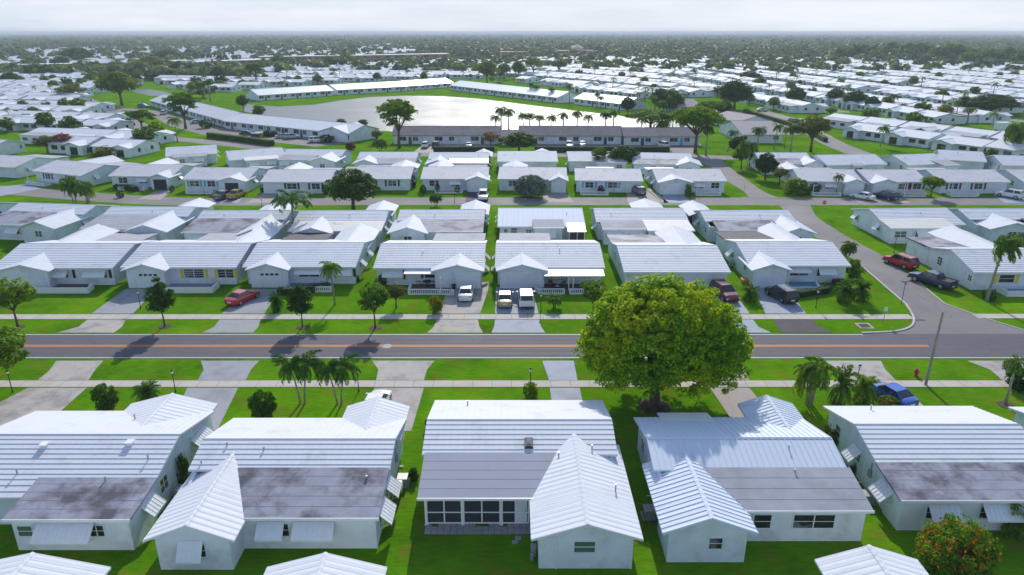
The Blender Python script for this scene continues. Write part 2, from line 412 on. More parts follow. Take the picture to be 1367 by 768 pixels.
EAVE = 2.5; RIDGE = 3.9
def cottage(spec):
    """one cottage; local x to the right, local y away from the camera, origin under the ridge centre"""
    s = dict(w=13.0, near=5.6, far=5.6, o=.55, go=.35, eave=EAVE, ridge=RIDGE, roof=('tile_x', 'tile_y'), course=.46, step=.045, ribs=0,
             near_wings=[], far_wings=[], near_flats=[], far_flats=[], items=[], wall='white_stucco', near_to=None)
    s.update(spec)
    root = empty('cottage', (s['loc'][0], s['loc'][1], 0), s.get('rot', 0))
    tag(root, s['label'], 'cottage', s.get('group', 'white cottages of the estate'))
    w2 = s['w'] / 2; e = s['eave']; r = s['ridge']; o = s['o']; g = s['go']
    yn, yf = -s['near'], s['far']                      # eave lines
    wn, wf = yn + o, yf - o                            # wall lines
    sl_n = (r - e) / s['near']; sl_f = (r - e) / s['far']
    s['wn'], s['wf'] = wn, wf
    # walls
    mb = MB(); ix = w2 - g
    zt_n = e - .13 + o * sl_n - .02; zt_f = e - .13 + o * sl_f - .02
    mb.box(-ix, ix, wn, wn + .18, 0, zt_n); mb.box(-ix, ix, wf - .18, wf, 0, zt_f)
    for x in (-ix, ix - .18):
        prof = [(wn + .18, 0), (wf - .18, 0), (wf - .18, zt_f), (0, r - .16), (wn + .18, zt_n)]
        mb.hull([(x, a, z) for a, z in prof], [(x + .18, a, z) for a, z in prof])
    wings = []
    for (x0, x1, y1, zr, opt) in [(*q, None)[:5] if len(q) == 4 else q for q in s['near_wings']]:
        og = (opt or {}).get('o', .5); xm = (x0 + x1) / 2
        yw = y1 + og * .9
        sg = (zr - e) / ((x1 - x0) / 2)
        zw = e - .13 + og * sg - .02
        mb.box(x0 + og, x0 + og + .18, yw, wn, 0, zw); mb.box(x1 - og - .18, x1 - og, yw, wn, 0, zw)
        gable_wall(mb, 'y', yw - .002, .18, x0 + og + .18, x1 - og - .18, zw, xm, zr - .15)
        wings.append((x0, x1, y1, -(r - zr) / sl_n, xm, zr))
    for (x0, x1, y1, zr, opt) in [(*q, None)[:5] if len(q) == 4 else q for q in s['far_wings']]:
        og = .5; xm = (x0 + x1) / 2; yw = y1 - og * .9
        sg = (zr - e) / ((x1 - x0) / 2); zw = e - .13 + og * sg - .02
        mb.box(x0 + og, x0 + og + .18, wf, yw, 0, zw); mb.box(x1 - og - .18, x1 - og, wf, yw, 0, zw)
        gable_wall(mb, 'y', yw - .18, .18, x0 + og + .18, x1 - og - .18, zw, xm, zr - .15)
        wings.append((x0, x1, (r - zr) / sl_f, y1, xm, zr))
    for fl in s['near_flats']:
        x0, x1, ys, y1 = fl['x0'], fl['x1'], fl.get('ys', yn + 1.2), fl['y1']
        z1 = fl.get('z1', e + .05); ie = fl.get('ie', .3)
        if not fl.get('open'):
            mb.box(x0 + ie, x1 - ie, y1 + ie, y1 + ie + .16, fl.get('zb', 0), z1 - .16)
            for x in (x0 + ie, x1 - ie - .16): mb.box(x, x + .16, y1 + ie + .16, wn + .1, 0, z1 - .15)
    for fl in s['far_flats']:
        x0, x1, y1 = fl['x0'], fl['x1'], fl['y1']; z1 = fl.get('z1', e)
        if not fl.get('open'):
            mb.box(x0 + .3, x1 - .3, y1 - .46, y1 - .3, 0, z1 - .16)
            for x in (x0 + .3, x1 - .46): mb.box(x, x + .16, wf, y1 - .46, 0, z1 - .15)
    mb.build('wall', s['wall'], root)
    # main roof (the near slope stops early where a flat roof takes over for its whole width)
    rb = MB(); nt = s['near_to']
    gable_roof(rb, 'x', -w2, w2, yn if nt is None else nt, 0, yf, e if nt is None else r + sl_n * nt, r, e, s['course'], s['step'], ribs=s['ribs'])
    if nt is not None:                                  # pieces of slope left or right of the flat roof
        for (a, b) in s.get('near_full', []):
            z = r + sl_n * nt
            for (p0, p1, p2, p3) in [(a, b, nt, yn)]:
                pts = slope_pts(p3, e, p2, z, s['course'], s['step'])
                for i in range(0, len(pts) - 1, 2 if s['course'] else 1):
                    (sa, za), (sb, zb) = pts[i], pts[i + 1]
                    rb.hull([(p0, sa, za), (p0, sb, zb), (p0, sb, zb - .13), (p0, sa, za - .19)], [(p1, sa, za), (p1, sb, zb), (p1, sb, zb - .13), (p1, sa, za - .19)])
    rb.build('roof', s['roof'][0], root)
    for (x0, x1, ya, yb, xm, zr) in wings:
        q = MB(); gable_roof(q, 'y', ya, yb, x0, xm, x1, e, zr, e, 0, 0, ribs=s['ribs'] or .46, ribh=.045 if s['ribs'] else .011)
        q.build('wing_roof', s['roof'][1], root)
    for fl in s['near_flats']:
        x0, x1, ys, y1 = fl['x0'], fl['x1'], fl.get('ys', yn + 1.2), fl['y1']
        zs = fl.get('zs', r + sl_n * ys + .06); z1 = fl.get('z1', e + .05)
        q = MB(); slab(q, x0, x1, ys, zs, y1, z1)
        q.mi = 1; n = max(1, int(abs(ys - y1) / .95))
        for k in range(1, n + 1):
            t = (k - .3 * (fl.get('seed', 0) % 3) / 3) / (n + 1); y = ys + (y1 - ys) * t; z = zs + (z1 - zs) * t
            q.box(x0 + .05, x1 - .05, y - .013, y + .013, z - .02, z + .008)
        q.mi = 2; q.box(x0 - .02, x1 + .02, y1 - .05, y1 + .002, z1 - .16, z1 + .03)
        q.build('flat_roof', [fl.get('m', 'flat_grey'), 'seam_dark', 'white_trim'], root)
    for fl in s['far_flats']:
        x0, x1, y1 = fl['x0'], fl['x1'], fl['y1']; ys = yf - 1.2; zs = r - sl_f * ys + .06; z1 = fl.get('z1', e)
        q = MB(); slab(q, x0, x1, ys, zs, y1, z1); q.build('flat_roof', fl.get('m', 'flat_white'), root)
    # fascia / gutter along the near eave
    if nt is None:
        q = MB(); q.box(-w2, w2, yn - .07, yn - .004, e - .17, e - .03); q.build('gutter', 'white_trim', root)
    for it in s['items']:
        k = it[0]; a = it[1:]
        if k == 'win': window(root, *a)
        elif k == 'winp': window(root, *a[:-1], **a[-1])
        elif k == 'awn': awning(root, *a)
        elif k == 'awnp': awning(root, *a[:-1], **a[-1])
        elif k == 'shut': shutter(root, *a)
        elif k == 'gar': garage_door(root, *a[:2], **(a[2] if len(a) > 2 else {}))
        elif k == 'door': door(root, *a[:2], **(a[2] if len(a) > 2 else {}))
        elif k == 'bal': balustrade(root, *a[:1], **(a[1] if len(a) > 1 else {}))
        elif k == 'post': post(root, *a)
        elif k == 'vent': vent(root, *a)
        elif k == 'bvent': box_vent(root, *a)
        elif k == 'floor':
            x0, x1, y0, y1, m_ = a; q = MB(); q.box(x0, x1, y0, y1, -.1, .12); q.build('porch_floor', m_, root)
        elif k == 'slab':
            x0, x1, y0, z0, y1, z1, m_ = a; q = MB(); slab(q, x0, x1, y0, z0, y1, z1, .07); q.build('porch_roof', m_, root)
        elif k == 'fn': a[0](root)
    return root
def wn_of(near, o=.55): return -near + o
def place_ridge(l, r, z=RIDGE):
    a, b = at(*l, z), at(*r, z)
    rot = math.atan2(b[1] - a[1], b[0] - a[0])
    return dict(loc=((a[0] + b[0]) / 2, (a[1] + b[1]) / 2), rot=rot, w=math.dist(a, b))
def place_eave(l, r, near, z=EAVE):
    d = place_ridge(l, r, z); c, s = math.cos(d['rot']), math.sin(d['rot'])
    d['loc'] = (d['loc'][0] - s * near, d['loc'][1] + c * near); d['near'] = near
    return d
def lx(sp, x, y, z=EAVE):
    """local x, y (in the cottage's frame) of a photo position at height z"""
    a = at(x, y, z); dx, dy = a[0] - sp['loc'][0], a[1] - sp['loc'][1]
    c, s = math.cos(sp.get('rot', 0)), math.sin(sp.get('rot', 0))
    return dx * c + dy * s, -dx * s + dy * c
GA = 'cottages of the nearest row seen from behind'
def sidewin(face, y, aw=True, w=1.0):
    L = [('win', face, y, 1.05, w, 1.0)]
    if aw: L.append(('awn', face, y, 2.12, w + .35))
    return L

# ================= row A (nearest, backs to the camera, facing the road) =================
# --- A3: centre, screened porch
Y0 = 46.4; X0 = .55
def a3_extra(root):
    y = -6.95
    # screened porch: kick rail, posts, screens
    for (xa, xb) in ((-6.2, -3.9), (-3.75, -1.35), (-1.2, .55)):
        mb = MB(); h = 2.45; n = 2
        for k in range(n + 1):
            x = xa + (xb - xa) * k / n; mb.box(x - .045, x + .045, y - .05, y + .05, .1, h)
        mb.box(xa, xb, y - .04, y + .04, .1, .2); mb.box(xa, xb, y - .04, y + .04, .95, 1.03); mb.box(xa, xb, y - .04, y + .04, h - .08, h)
        o = mb.build('screen_frame', 'white_trim', root)
        g = MB(); g.box(xa, xb, y - .012, y + .012, .2, h - .08); g.build('screen', 'screen_and_shade', o)
    for x in (-6.25, -3.82, -1.27):
        post(root, x, y - .02, 2.5, .09)
    mb = MB()
    for i in range(17):
        for j in range(3):
            if rng.random() < .08 and j == 0: continue
            mb.box(-6.3 + i * .42, -6.3 + i * .42 + .39, y - .25 - j * .38, y - .25 - j * .38 + .35, .02, .06 + .015 * rng.random())
    mb.box(-.35, .05, y - 1.6, y - 1.2, .02, .06); mb.box(-.55, -.15, y - 1.95, y - 1.62, .02, .055)
    mb.build('paver_strip', 'paver', root)
    mb = MB(); mb.box(-6.2, 1.0, y + .1, -4.5, -.05, .12); mb.build('porch_floor', 'porch_grey', root)
    # skylight
    sl = 1.4 / 5.6
    def P(x, yy, dz=0): return (x, yy, 3.9 + yy * sl + dz)
    mb = MB(); mb.hull([P(.35, -2.85, .02), P(.95, -2.85, .02), P(.95, -1.95, .02), P(.35, -1.95, .02)], [P(.35, -2.85, .2), P(.95, -2.85, .2), P(.95, -1.95, .2), P(.35, -1.95, .2)])
    k = mb.build('skylight', 'dark_metal', root)
    mb = MB(); mb.hull([P(.42, -2.76, .2), P(.88, -2.76, .2), P(.88, -2.04, .2), P(.42, -2.04, .2)], [P(.52, -2.6, .33), P(.78, -2.6, .33), P(.78, -2.2, .33), P(.52, -2.2, .33)])
    mb.build('dome', 'skylight_bubble', k)
    # rear downspouts and corner trim of the wing
    for x in (2.15, 6.72):
        mb = MB(); mb.tube((x, -11.13, 0), (x, -11.13, 2.2), .05, n=6); mb.tube((x, -11.13, 2.2), (x - .9 if x < 3 else x + .35, -11.2, 2.42), .05, n=6)
        mb.build('downspout', 'white_metal', root)
    mb = MB(); mb.box(.62, .95, -10.1, -9.6, 0, .65); mb.box(.58, .78, -10.45, -10.2, 0, .4); mb.build('pool_box', 'grey_metal', root)
a3 = cottage(dict(loc=(X0, Y0), w=13.75, near=5.6, far=5.5, near_to=-3.35, label='white cottage with a plain grey flat roof over a long black-screened back porch', group=GA,
    near_flats=[dict(x0=-6.7, x1=3.2, ys=-3.2, y1=-7.6, m='flat_plain', open=True)], near_wings=[(.58, 7.3, -11.55, 3.6, None)],
    items=[('winp', ('n', -11.1), 3.85, 1.25, 1.25, .8, dict(mull=0, deep=.08, glass='green_glass')), ('vent', -4.1, 4.1, 2.95, .28), ('vent', 2.7, -3.6, 3.1, .3), ('vent', 5.1, -2.9, 3.25, .3), ('vent', 6.2, -7.2, 3.0, .3),
           ('door', ('n', -6.93), .05, dict(w=.8, h=2.0, z=.12)), ('win', ('r', 6.5), -1.5, 1.1, 1.0, .9), ('win', ('r', 6.5), 2.5, 1.1, 1.0, .9), ('win', ('l', -6.5), 2.0, 1.1, 1.0, .9), ('fn', a3_extra)]))

# --- A2: left of centre
sp = place_ridge((272, 587), (527, 586)); sp['rot'] = 0
def L2(x, y, z): return lx(sp, x, y, z)
wx0, wx1 = L2(193, 718, 2.5)[0], L2(318, 712, 2.5)[0]
gx0, gx1, gy = L2(465.6, 538, 2.5)[0], L2(549, 536, 2.5)[0], L2(506, 529, 3.4)[1]
def a2_extra(root):
    T = face_T(('n', -6.55)); mb = MB()
    for u in (3.6, 5.0):
        mb.box(u, u + .06, 0, .03, .15, 2.1, T)
    mb.build('wall_seam', 'grey_metal', root)
    wall_ac(root, ('r', 6.47), -1.1, .4)
def wall_ac(root, face, u, z):
    T = face_T(face); mb = MB(); mb.box(u - .4, u + .4, .1, .75, z, z + .6, T)
    for k in range(6): mb.box(u - .36, u + .36, .75, .77, z + .06 + k * .09, z + .1 + k * .09, T)
    return mb.build('air_conditioner', 'grey_metal', root)
sp.update(w=13.6, near=5.6, far=5.3, near_to=-2.75, label='white cottage with a purple-grey stained flat roof and a tiled wing at its left end', group=GA,
    near_flats=[dict(x0=-4.0, x1=6.75, ys=-2.6, y1=-6.95, m='flat_stained', seed=1)],
    near_wings=[(wx0, wx1, -9.0, 3.6, None)], far_wings=[(gx0, gx1, gy, 3.35, None)], roof=('tile_x', 'tile_y'),
    items=[('win', ('n', -8.55), (wx0 + wx1) / 2 + .2, 1.0, 1.0, .9), ('awnp', ('n', -8.55), (wx0 + wx1) / 2 - .1, 2.15, 1.5, dict(drop=1.0, out=.7)),
           ('win', ('n', -6.65), .35, 1.0, 1.2, .9), ('awn', ('n', -6.65), -.1, 2.1, 1.7), ('win', ('n', -6.65), 2.6, 1.0, 1.6, .9), ('awn', ('n', -6.65), 2.6, 2.1, 2.6),
           ('awn', ('r', 6.47), -5.0, 2.1, 2.0), ('win', ('r', 6.47), -5.0, 1.0, 1.4, .9), ('awn', ('r', 6.47), -2.4, 2.1, 1.6), ('win', ('r', 6.47), -2.4, 1.0, 1.2, .9),
           ('vent', 5.4, -3.6, 3.0, .3), ('vent', -4.9, -.6, 3.7, .25), ('vent', -6.1, -2.2, 3.3, .25), ('vent', -2.2, -1.0, 3.6, .25),
           ('gar', ('f', gy - .45), (gx0 + gx1) / 2), ('fn', a2_extra)])
cottage(sp)

# --- A1: far left
sp = dict(loc=(-30.9, 44.35), w=14.3)
gx0, gx1, gy = lx(sp, 174, 540)[0], lx(sp, 291, 539)[0], lx(sp, 234.5, 526, 3.4)[1]
sp.update(near=5.45, far=5.8, near_to=-3.95, near_full=[(-7.15, -.6)], label='white cottage at the left with big black smears on its grey flat roof', group=GA,
    near_flats=[dict(x0=-.75, x1=7.2, ys=-3.85, y1=-7.7, m='flat_stained', seed=2)], far_wings=[(gx0, gx1, gy, 3.45, None)],
    items=[('winp', ('n', -7.4), .3, 1.1, .9, .75, dict(glass='green_glass', mull=0)), ('awnp', ('n', -7.4), 3.0, 2.2, 3.6, dict(drop=.8, out=1.0)), ('win', ('n', -7.4), 4.8, 1.1, .9, .8),
           ('winp', ('r', 6.8), -5.6, 1.0, 1.1, 1.0, dict(mull=1)), ('awn', ('r', 6.8), -5.0, 2.1, 1.7), ('win', ('r', 6.8), -2.6, 1.1, 1.0, 1.0), ('awn', ('r', 6.8), 3.2, 2.15, 2.4),
           ('door', ('r', 6.8), 1.2), ('bvent', -1.9, -1.1, 3.7), ('bvent', 4.0, -.9, 3.75), ('vent', 5.9, -2.3, 3.4, .25), ('vent', -2.4, -3.5, 3.1, .25), ('vent', 2.0, 3.6, 3.1, .3), ('vent', 3.9, -4.2, 2.95, .25),
           ('gar', ('f', gy - .45), (gx0 + gx1) / 2)])
cottage(sp)

# --- A4: blue-white metal roof
sp = dict(loc=(16.1, 43.9), w=13.1)
gx0, gx1, gy = lx(sp, 982, 535)[0], lx(sp, 1058, 539)[0], lx(sp, 1022.5, 528, 3.3)[1]
sp.update(near=5.6, far=5.3, near_to=-2.85, course=0, step=0, ribs=.42, roof=('blue_metal_x', 'blue_metal_y'),
    label='white cottage with a pale blue ribbed metal roof and a wing pointing at the camera', group=GA,
    near_flats=[dict(x0=-3.2, x1=6.75, ys=-2.7, y1=-6.4, m='flat_tan', seed=0)], near_wings=[(-7.0, -1.2, -8.5, 3.6, None)],
    far_wings=[(gx0, gx1, gy, 3.3, None)], far_flats=[dict(x0=-4.5, x1=-.5, y1=6.3, z1=2.35, open=True, m='white_metal')],
    items=[('winp', ('n', -8.05), -3.6, 1.05, .8, .8, dict(mull=0, deep=.07)), ('winp', ('n', -6.1), -.1, 1.05, 1.1, 1.0, dict(mull=0)), ('winp', ('n', -6.1), 3.2, 1.05, 2.6, 1.0, dict(mull=1)),
           ('win', ('l', -6.2), 2.6, 1.1, 1.0, 1.0), ('door', ('l', -6.2), .4), ('vent', 2.9, -3.1, 3.15, .22), ('vent', 3.2, -1.0, 3.7, .2), ('gar', ('f', gy - .45), (gx0 + gx1) / 2)])
cottage(sp)

# --- A5: right
def a5_extra(root):
    for y, z in ((-3.2, 2.1), (1.2, 2.15)): pass
sp = dict(loc=(31.2, 45.75), w=12.1)
sp.update(near=5.6, far=5.2, near_to=-3.7, near_full=[(4.2, 6.05)], label='white cottage at the right with a stained dark flat roof and small side awnings', group=GA,
    near_flats=[dict(x0=-6.1, x1=4.3, ys=-3.6, y1=-7.2, m='flat_stained', seed=1)],
    items=[('win', ('n', -6.9), -3.6, 1.0, 1.0, .9), ('awn', ('n', -6.9), -3.1, 2.1, 2.0), ('win', ('n', -6.9), .2, 1.0, 1.6, .9), ('awnp', ('n', -6.9), 1.2, 2.15, 3.6, dict(drop=.7, out=.9)),
           ('win', ('l', -5.7), -5.0, 1.0, 1.0, .9), ('awn', ('l', -5.7), -4.9, 2.1, 1.7), ('win', ('l', -5.7), -.5, 1.2, .9, .8), ('awn', ('l', -5.7), -.4, 2.15, 1.3), ('vent', -2.8, 4.0, 3.0, .25),
           ('winp', ('l', -5.7), 2.8, 1.2, .8, .9, dict(mull=0))])
cottage(sp)
# --- A6 / A0 at the frame edges
cottage(dict(loc=(47.0, 45.6), w=14.0, near=5.6, far=5.2, near_flats=[dict(x0=-3, x1=6, y1=-8.6)], label='white cottage cut by the right edge, only its roof corner showing', group=GA, items=[('awn', ('l', -6.65), 2.5, 2.1, 1.6)]))
cottage(dict(loc=(-48.6, 44.9), w=14.0, near=5.6, far=5.6, near_flats=[dict(x0=-3, x1=6, y1=-8.6)], label='white cottage cut by the left edge beside the wide driveway', group=GA, items=[('awn', ('r', 6.65), 2.5, 2.1, 1.6)]))
# --- row Z: only the tips of their back wings show along the bottom edge
for (ax, ay, lf, rt, lab, rf, cs) in (((43.6, 738), None, -36.2, -25.4 - 3.2, 'white ribbed roof tip at the bottom left edge of the photo', ('tile_x', 'tile_y'), .48),
                                 ((434.5, 738), None, -14.2, -7.6, 'white tiled roof tip at the bottom edge left of the screened porch', ('tile_x', 'tile_y'), .48),
                                 ((1160, 728), None, 13.2, 19.2, 'white ribbed roof tip at the bottom edge between two cottages', ('tile_x', 'tile_y'), .48)):
    xa, ya = at(ax, ay, 3.5) if not isinstance(ax, tuple) else at(*ax, 3.5)
    wd = 6.8 if xa < 10 else 5.9
    if xa < -20: wd = 8.4
    cottage(dict(loc=(xa + 3.2, ya - 10.6), w=13.6, near=5.6, far=5.6, far_wings=[(-3.2 - wd / 2, -3.2 + wd / 2, 10.6, 3.5, None)], label=lab, group='cottages behind the bottom edge'))

def wall_kit(root, face, u):
    T = face_T(face); q = MB(); q.box(u - .18, u + .18, 0, .14, 1.2, 1.75, T); q.box(u - .03, u + .03, .01, .06, 1.75, 2.35, T); q.build('meter_box', 'grey_metal', root)
    q = MB(); q.box(u + .9, u + .98, 0, .08, .05, 2.35, T); q.box(u + .9, u + .98, .08, .35, .05, .12, T); q.build('downspout', 'white_metal', root)
    q = MB(); q.box(u - 1.6, u - .8, .25, 1.0, 0, .7, T); q.box(u - 1.68, u - .72, .17, 1.08, 0, .06, T); q.build('air_conditioner', 'grey_metal', root)
_R = {o['label'][:24]: o for o in bpy.data.objects if o.get('category') == 'cottage'}
for k_, f_, u_ in (('white cottage at the lef', ('r', 6.8), -.6), ('white cottage at the rig', ('l', -5.7), -2.6), ('white cottage with a pal', ('l', -6.2), -2.4), ('white cottage with a pur', ('r', 6.47), 1.4)):
    if k_ in _R: wall_kit(_R[k_], f_, u_)
# ================= row B (faces the camera across the road) =================
GB = 'cottages lining the far side of the road'
def rowB(pl, pr, wing, rear, label, items, roof=('tile_x', 'tile_y'), zr=3.35, near=6.4, extra=None, wy=-7.75):
    sp = place_eave(pl, pr, near); sp['rot'] = 0
    sp.update(far=6.4, ridge=3.9, label=label, group=GB, roof=roof)
    W = sp['w'] / 2
    if wing:
        a = lx(sp, wing[0], 361)[0]; b = lx(sp, wing[1], 361)[0]
        sp['near_wings'] = [(a, b, wy, zr, None)]; sp['wa'], sp['wb'] = a, b
    sp['far_wings'] = []; sp['far_flats'] = []
    for q in rear:
        if q[0] == 'w': sp['far_wings'].append((q[1] * W, q[2] * W, 12.0, 3.5, None))
        else: sp['far_flats'].append(dict(x0=q[1] * W, x1=q[2] * W, y1=10.4, m=q[3]))
    sp['items'] = items(sp)
    return cottage(sp)
def fx(sp, x, y=372): return lx(sp, x, y, 1.3)[0]
NB = -5.85; WB = -7.3   # near wall, wing wall

def itB0(s):
    return [('gar', ('n', WB), s['wa'] + 2.6), ('win', ('n', NB), fx(s, 72), 1.0, 2.2, 1.0), ('awn', ('n', NB), fx(s, 72), 2.15, 2.6), ('shut', ('n', NB), fx(s, 92), .95, .35, 1.15, 'shutter_black'),
            ('win', ('n', NB), fx(s, 124), 1.0, 2.4, 1.0), ('awn', ('n', NB), fx(s, 122), 2.15, 2.9), ('shut', ('n', NB), fx(s, 141), .95, .35, 1.15, 'shutter_black'),
            ('floor', s['wb'] - .4, fx(s, 108), -8.8, NB, 'porch_red'), ('bal', [(s['wb'] - 2.4, -9.0), (fx(s, 100, 388), -9.0), (fx(s, 110, 380), -7.2)], dict(solid=True)), ('post', s['wb'] - .2, -8.0, 2.4)] + sidewin(('r', s['w'] / 2 - .35), -2.8)
rowB((-12, 358), (150, 358), (-6, 67.7), [('f', -.1, .75, 'flat_tan'), ('w', -.9, -.1)], 'white cottage at the left edge with a red-floored porch and black shutters', itB0)
def itB1(s):
    return [('gar', ('n', WB), fx(s, 187, 380), dict(lites=1)), ('winp', ('n', NB), fx(s, 253), .95, 2.5, 1.15, dict(mull=1, bars=3, glass='dark_glass')), ('shut', ('n', NB), fx(s, 237), .85, .42, 1.3, 'shutter_yellow'), ('shut', ('n', NB), fx(s, 270), .85, .42, 1.3, 'shutter_yellow'),
            ('winp', ('n', NB), fx(s, 296), .95, 2.0, 1.1, dict(mull=1, bars=2)), ('shut', ('n', NB), fx(s, 283.5), .85, .42, 1.3, 'shutter_yellow'), ('shut', ('n', NB), fx(s, 309), .85, .42, 1.3, 'shutter_yellow'),
            ('floor', s['wb'] - .5, fx(s, 272, 380), -8.9, NB, 'porch_grey'), ('bal', [(s['wb'] - .6, -9.1), (fx(s, 270, 388), -9.1), (fx(s, 282, 378), -6.8)], dict(solid=True)),
            ('win', ('r', s['w'] / 2 - .35), 3.4, 1.0, .7, 1.1), ('win', ('r', s['w'] / 2 - .35), 1.2, 1.0, .7, 1.1)] + sidewin(('r', s['w'] / 2 - .35), -3.0) + sidewin(('l', -s['w'] / 2 + .35), -1.0)
rowB((161, 358), (318, 356.5), (161, 222), [('f', -.35, .45, 'flat_tan'), ('w', .3, 1.0)], 'white cottage with bright yellow shutters on its two front windows', itB1)
def itB2(s):
    return [('gar', ('n', WB), fx(s, 352, 380), dict(lites=1)), ('win', ('n', NB), fx(s, 408), 1.0, 2.6, .9), ('awnp', ('n', NB), fx(s, 410), 2.2, 3.8, dict(drop=.55)), ('win', ('n', NB), fx(s, 455), 1.0, 2.0, .9), ('awn', ('n', NB), fx(s, 455), 2.2, 2.4),
            ('shut', ('n', NB), fx(s, 470), .95, .35, 1.15, 'shutter_black'), ('floor', s['wb'] - .4, fx(s, 440), -8.7, NB, 'porch_blue'), ('bal', [(fx(s, 392, 390), -9.0), (fx(s, 432, 390), -9.0)]), ('post', s['wb'] - .2, -7.8, 2.4)] + sidewin(('r', s['w'] / 2 - .35), -2.0) + sidewin(('r', s['w'] / 2 - .35), 2.6)
rowB((326, 358), (480, 355), (326, 385), [('f', -.8, .1, 'flat_dark'), ('w', .2, 1.0)], 'white cottage with a clipped hedge and a palm before its blue porch', itB2)
def itB3(s):
    yb = -9.5
    return [('gar', ('n', WB), fx(s, 622, 380)), ('winp', ('n', NB), fx(s, 524.5), 1.0, 2.3, .6, dict(mull=1)), ('awn', ('n', NB), fx(s, 523), 2.15, 2.7), ('shut', ('n', NB), fx(s, 511), .8, .42, 1.4, 'shutter_red'), ('shut', ('n', NB), fx(s, 537.5), .8, .42, 1.4, 'shutter_red'),
            ('slab', fx(s, 540), s['wa'] + .6, NB, 2.35, -7.6, 2.12, 'white_metal'), ('winp', ('n', NB), fx(s, 575), 1.0, 1.8, .9, dict(mull=0)), ('shut', ('n', NB), fx(s, 562), .95, .35, 1.2, 'shutter_red'), ('shut', ('n', NB), fx(s, 587), .95, .35, 1.2, 'shutter_black'),
            ('floor', fx(s, 541, 385), s['wb'] - 4.4, yb + .2, NB, 'porch_red'), ('bal', [(fx(s, 541, 390), -7.0), (fx(s, 541, 390), yb), (fx(s, 584, 390), yb), (fx(s, 603, 392), yb - .2)]), ('post', fx(s, 585, 390), yb + .1, 2.3), ('post', fx(s, 602.5, 385), -7.4, 2.4),
            ('vent', fx(s, 560), -2.5, 3.4, .25)] + sidewin(('r', s['w'] / 2 - .35), -3.4) + sidewin(('r', s['w'] / 2 - .35), 1.5)
rowB((498, 358), (646.3, 358), (575, 646.5), [('f', -.1, .95, 'flat_tan')], 'white cottage with dark red shutters and patio seats behind a white balustrade', itB3)
def itB4(s):
    yb = -9.5
    return [('gar', ('n', WB), fx(s, 691.5, 380), dict(w=2.9)), ('slab', fx(s, 726), fx(s, 805), NB, 2.45, -8.6, 2.15, 'white_metal'), ('winp', ('n', NB), fx(s, 745), 1.0, 2.0, .9, dict(mull=2)),
            ('floor', s['wb'] - 2.6, fx(s, 804), yb + .2, NB, 'porch_red'), ('bal', [(fx(s, 716, 391), yb + .5), (fx(s, 722, 390), yb), (fx(s, 756, 390), yb)]), ('bal', [(fx(s, 763, 390), yb), (fx(s, 806, 390), yb), (fx(s, 806, 384), -7.0)]),
            ('post', fx(s, 723, 388), -8.5, 2.2), ('post', fx(s, 762, 388), -8.5, 2.2), ('post', fx(s, 768, 388), -8.5, 2.2), ('post', fx(s, 803, 388), -8.5, 2.2), ('vent', fx(s, 750), -2.0, 3.5, .3),
            ('door', ('n', NB), s['wb'] - 1.4)] + sidewin(('l', -s['w'] / 2 + .35), -3.4) + sidewin(('l', -s['w'] / 2 + .35), 1.5)
rowB((662, 358), (809, 357), (662, 732), [('f', -.95, .1, 'flat_tan')], 'white cottage with a long white porch canopy and a pale blue double driveway', itB4)
def itB5(s):
    W = s['w'] / 2
    return [('gar', ('n', NB), W - 2.6, dict(w=2.9)), ('gar', ('n', NB), W - 6.6, dict(w=2.6)), ('win', ('n', NB), -3.5, 1.0, 2.0, 1.0), ('win', ('l', -W + .35), 3.0, 1.1, .8, .9), ('win', ('l', -W + .35), -2.0, 1.1, .8, .9)]
rowB((833, 363.5), (976, 363.5), None, [('f', -1.0, .15, 'flat_stained'), ('w', .1, .95)], 'white cottage half hidden behind the big round shade tree', itB5, near=7.2)
def itB6(s):
    return [('gar', ('n', WB - .5), (s['wa'] + s['wb']) / 2, dict(w=2.9)), ('win', ('n', NB), fx(s, 1075), 1.0, 2.4, 1.0), ('awnp', ('n', NB), fx(s, 1074), 2.2, 2.9, dict(drop=.5)), ('win', ('n', NB), fx(s, 1110), .95, 2.0, .95), ('awn', ('n', NB), fx(s, 1112), 2.15, 2.3),
            ('floor', s['wb'] - .5, fx(s, 1103), -8.8, NB, 'porch_blue'), ('bal', [(fx(s, 1062, 388), -9.0), (fx(s, 1101, 380), -9.0), (fx(s, 1096, 372), -6.8)], dict(solid=True, h=.5)), ('post', s['wb'] - .2, -7.8, 2.4),
            ('win', ('l', -s['w'] / 2 + .35), -4.0, 1.1, .8, .9), ('fn', lambda r: wall_ac(r, ('l', -s['w'] / 2 + .35), 0.5, .3))] + sidewin(('l', -s['w'] / 2 + .35), 2.0)
rowB((1000, 355), (1136.5, 355), (1003, 1058), [('f', -1.0, .1, 'flat_dark'), ('w', .0, .75)], 'white corner cottage with a garage wing and a clipped hedge round its porch', itB6, wy=-8.4)
def itB7(s):
    W = s['w'] / 2
    return [('winp', ('l', -W + .35), 2.2, 1.0, 1.0, 1.1, dict(mull=1, bars=2)), ('winp', ('l', -W + .35), -4.6, 1.1, .7, .7, dict(mull=1, bars=1)), ('winp', ('n', -5.05), -1.4, 1.0, 1.9, 1.0, dict(mull=0)), ('shut', ('n', -5.05), -2.8, .85, .42, 1.3, 'shutter_yellow'), ('shut', ('n', -5.05), -.05, .85, .42, 1.3, 'shutter_yellow'),
            ('floor', -2.6, 4, -7.4, -5.1, 'porch_blue'), ('bal', [(-2.7, -5.6), (-2.7, -7.6), (4, -7.6)], dict(solid=True))]
sp = place_eave((1300, 364), (1430, 364), 5.6); sp['rot'] = 0
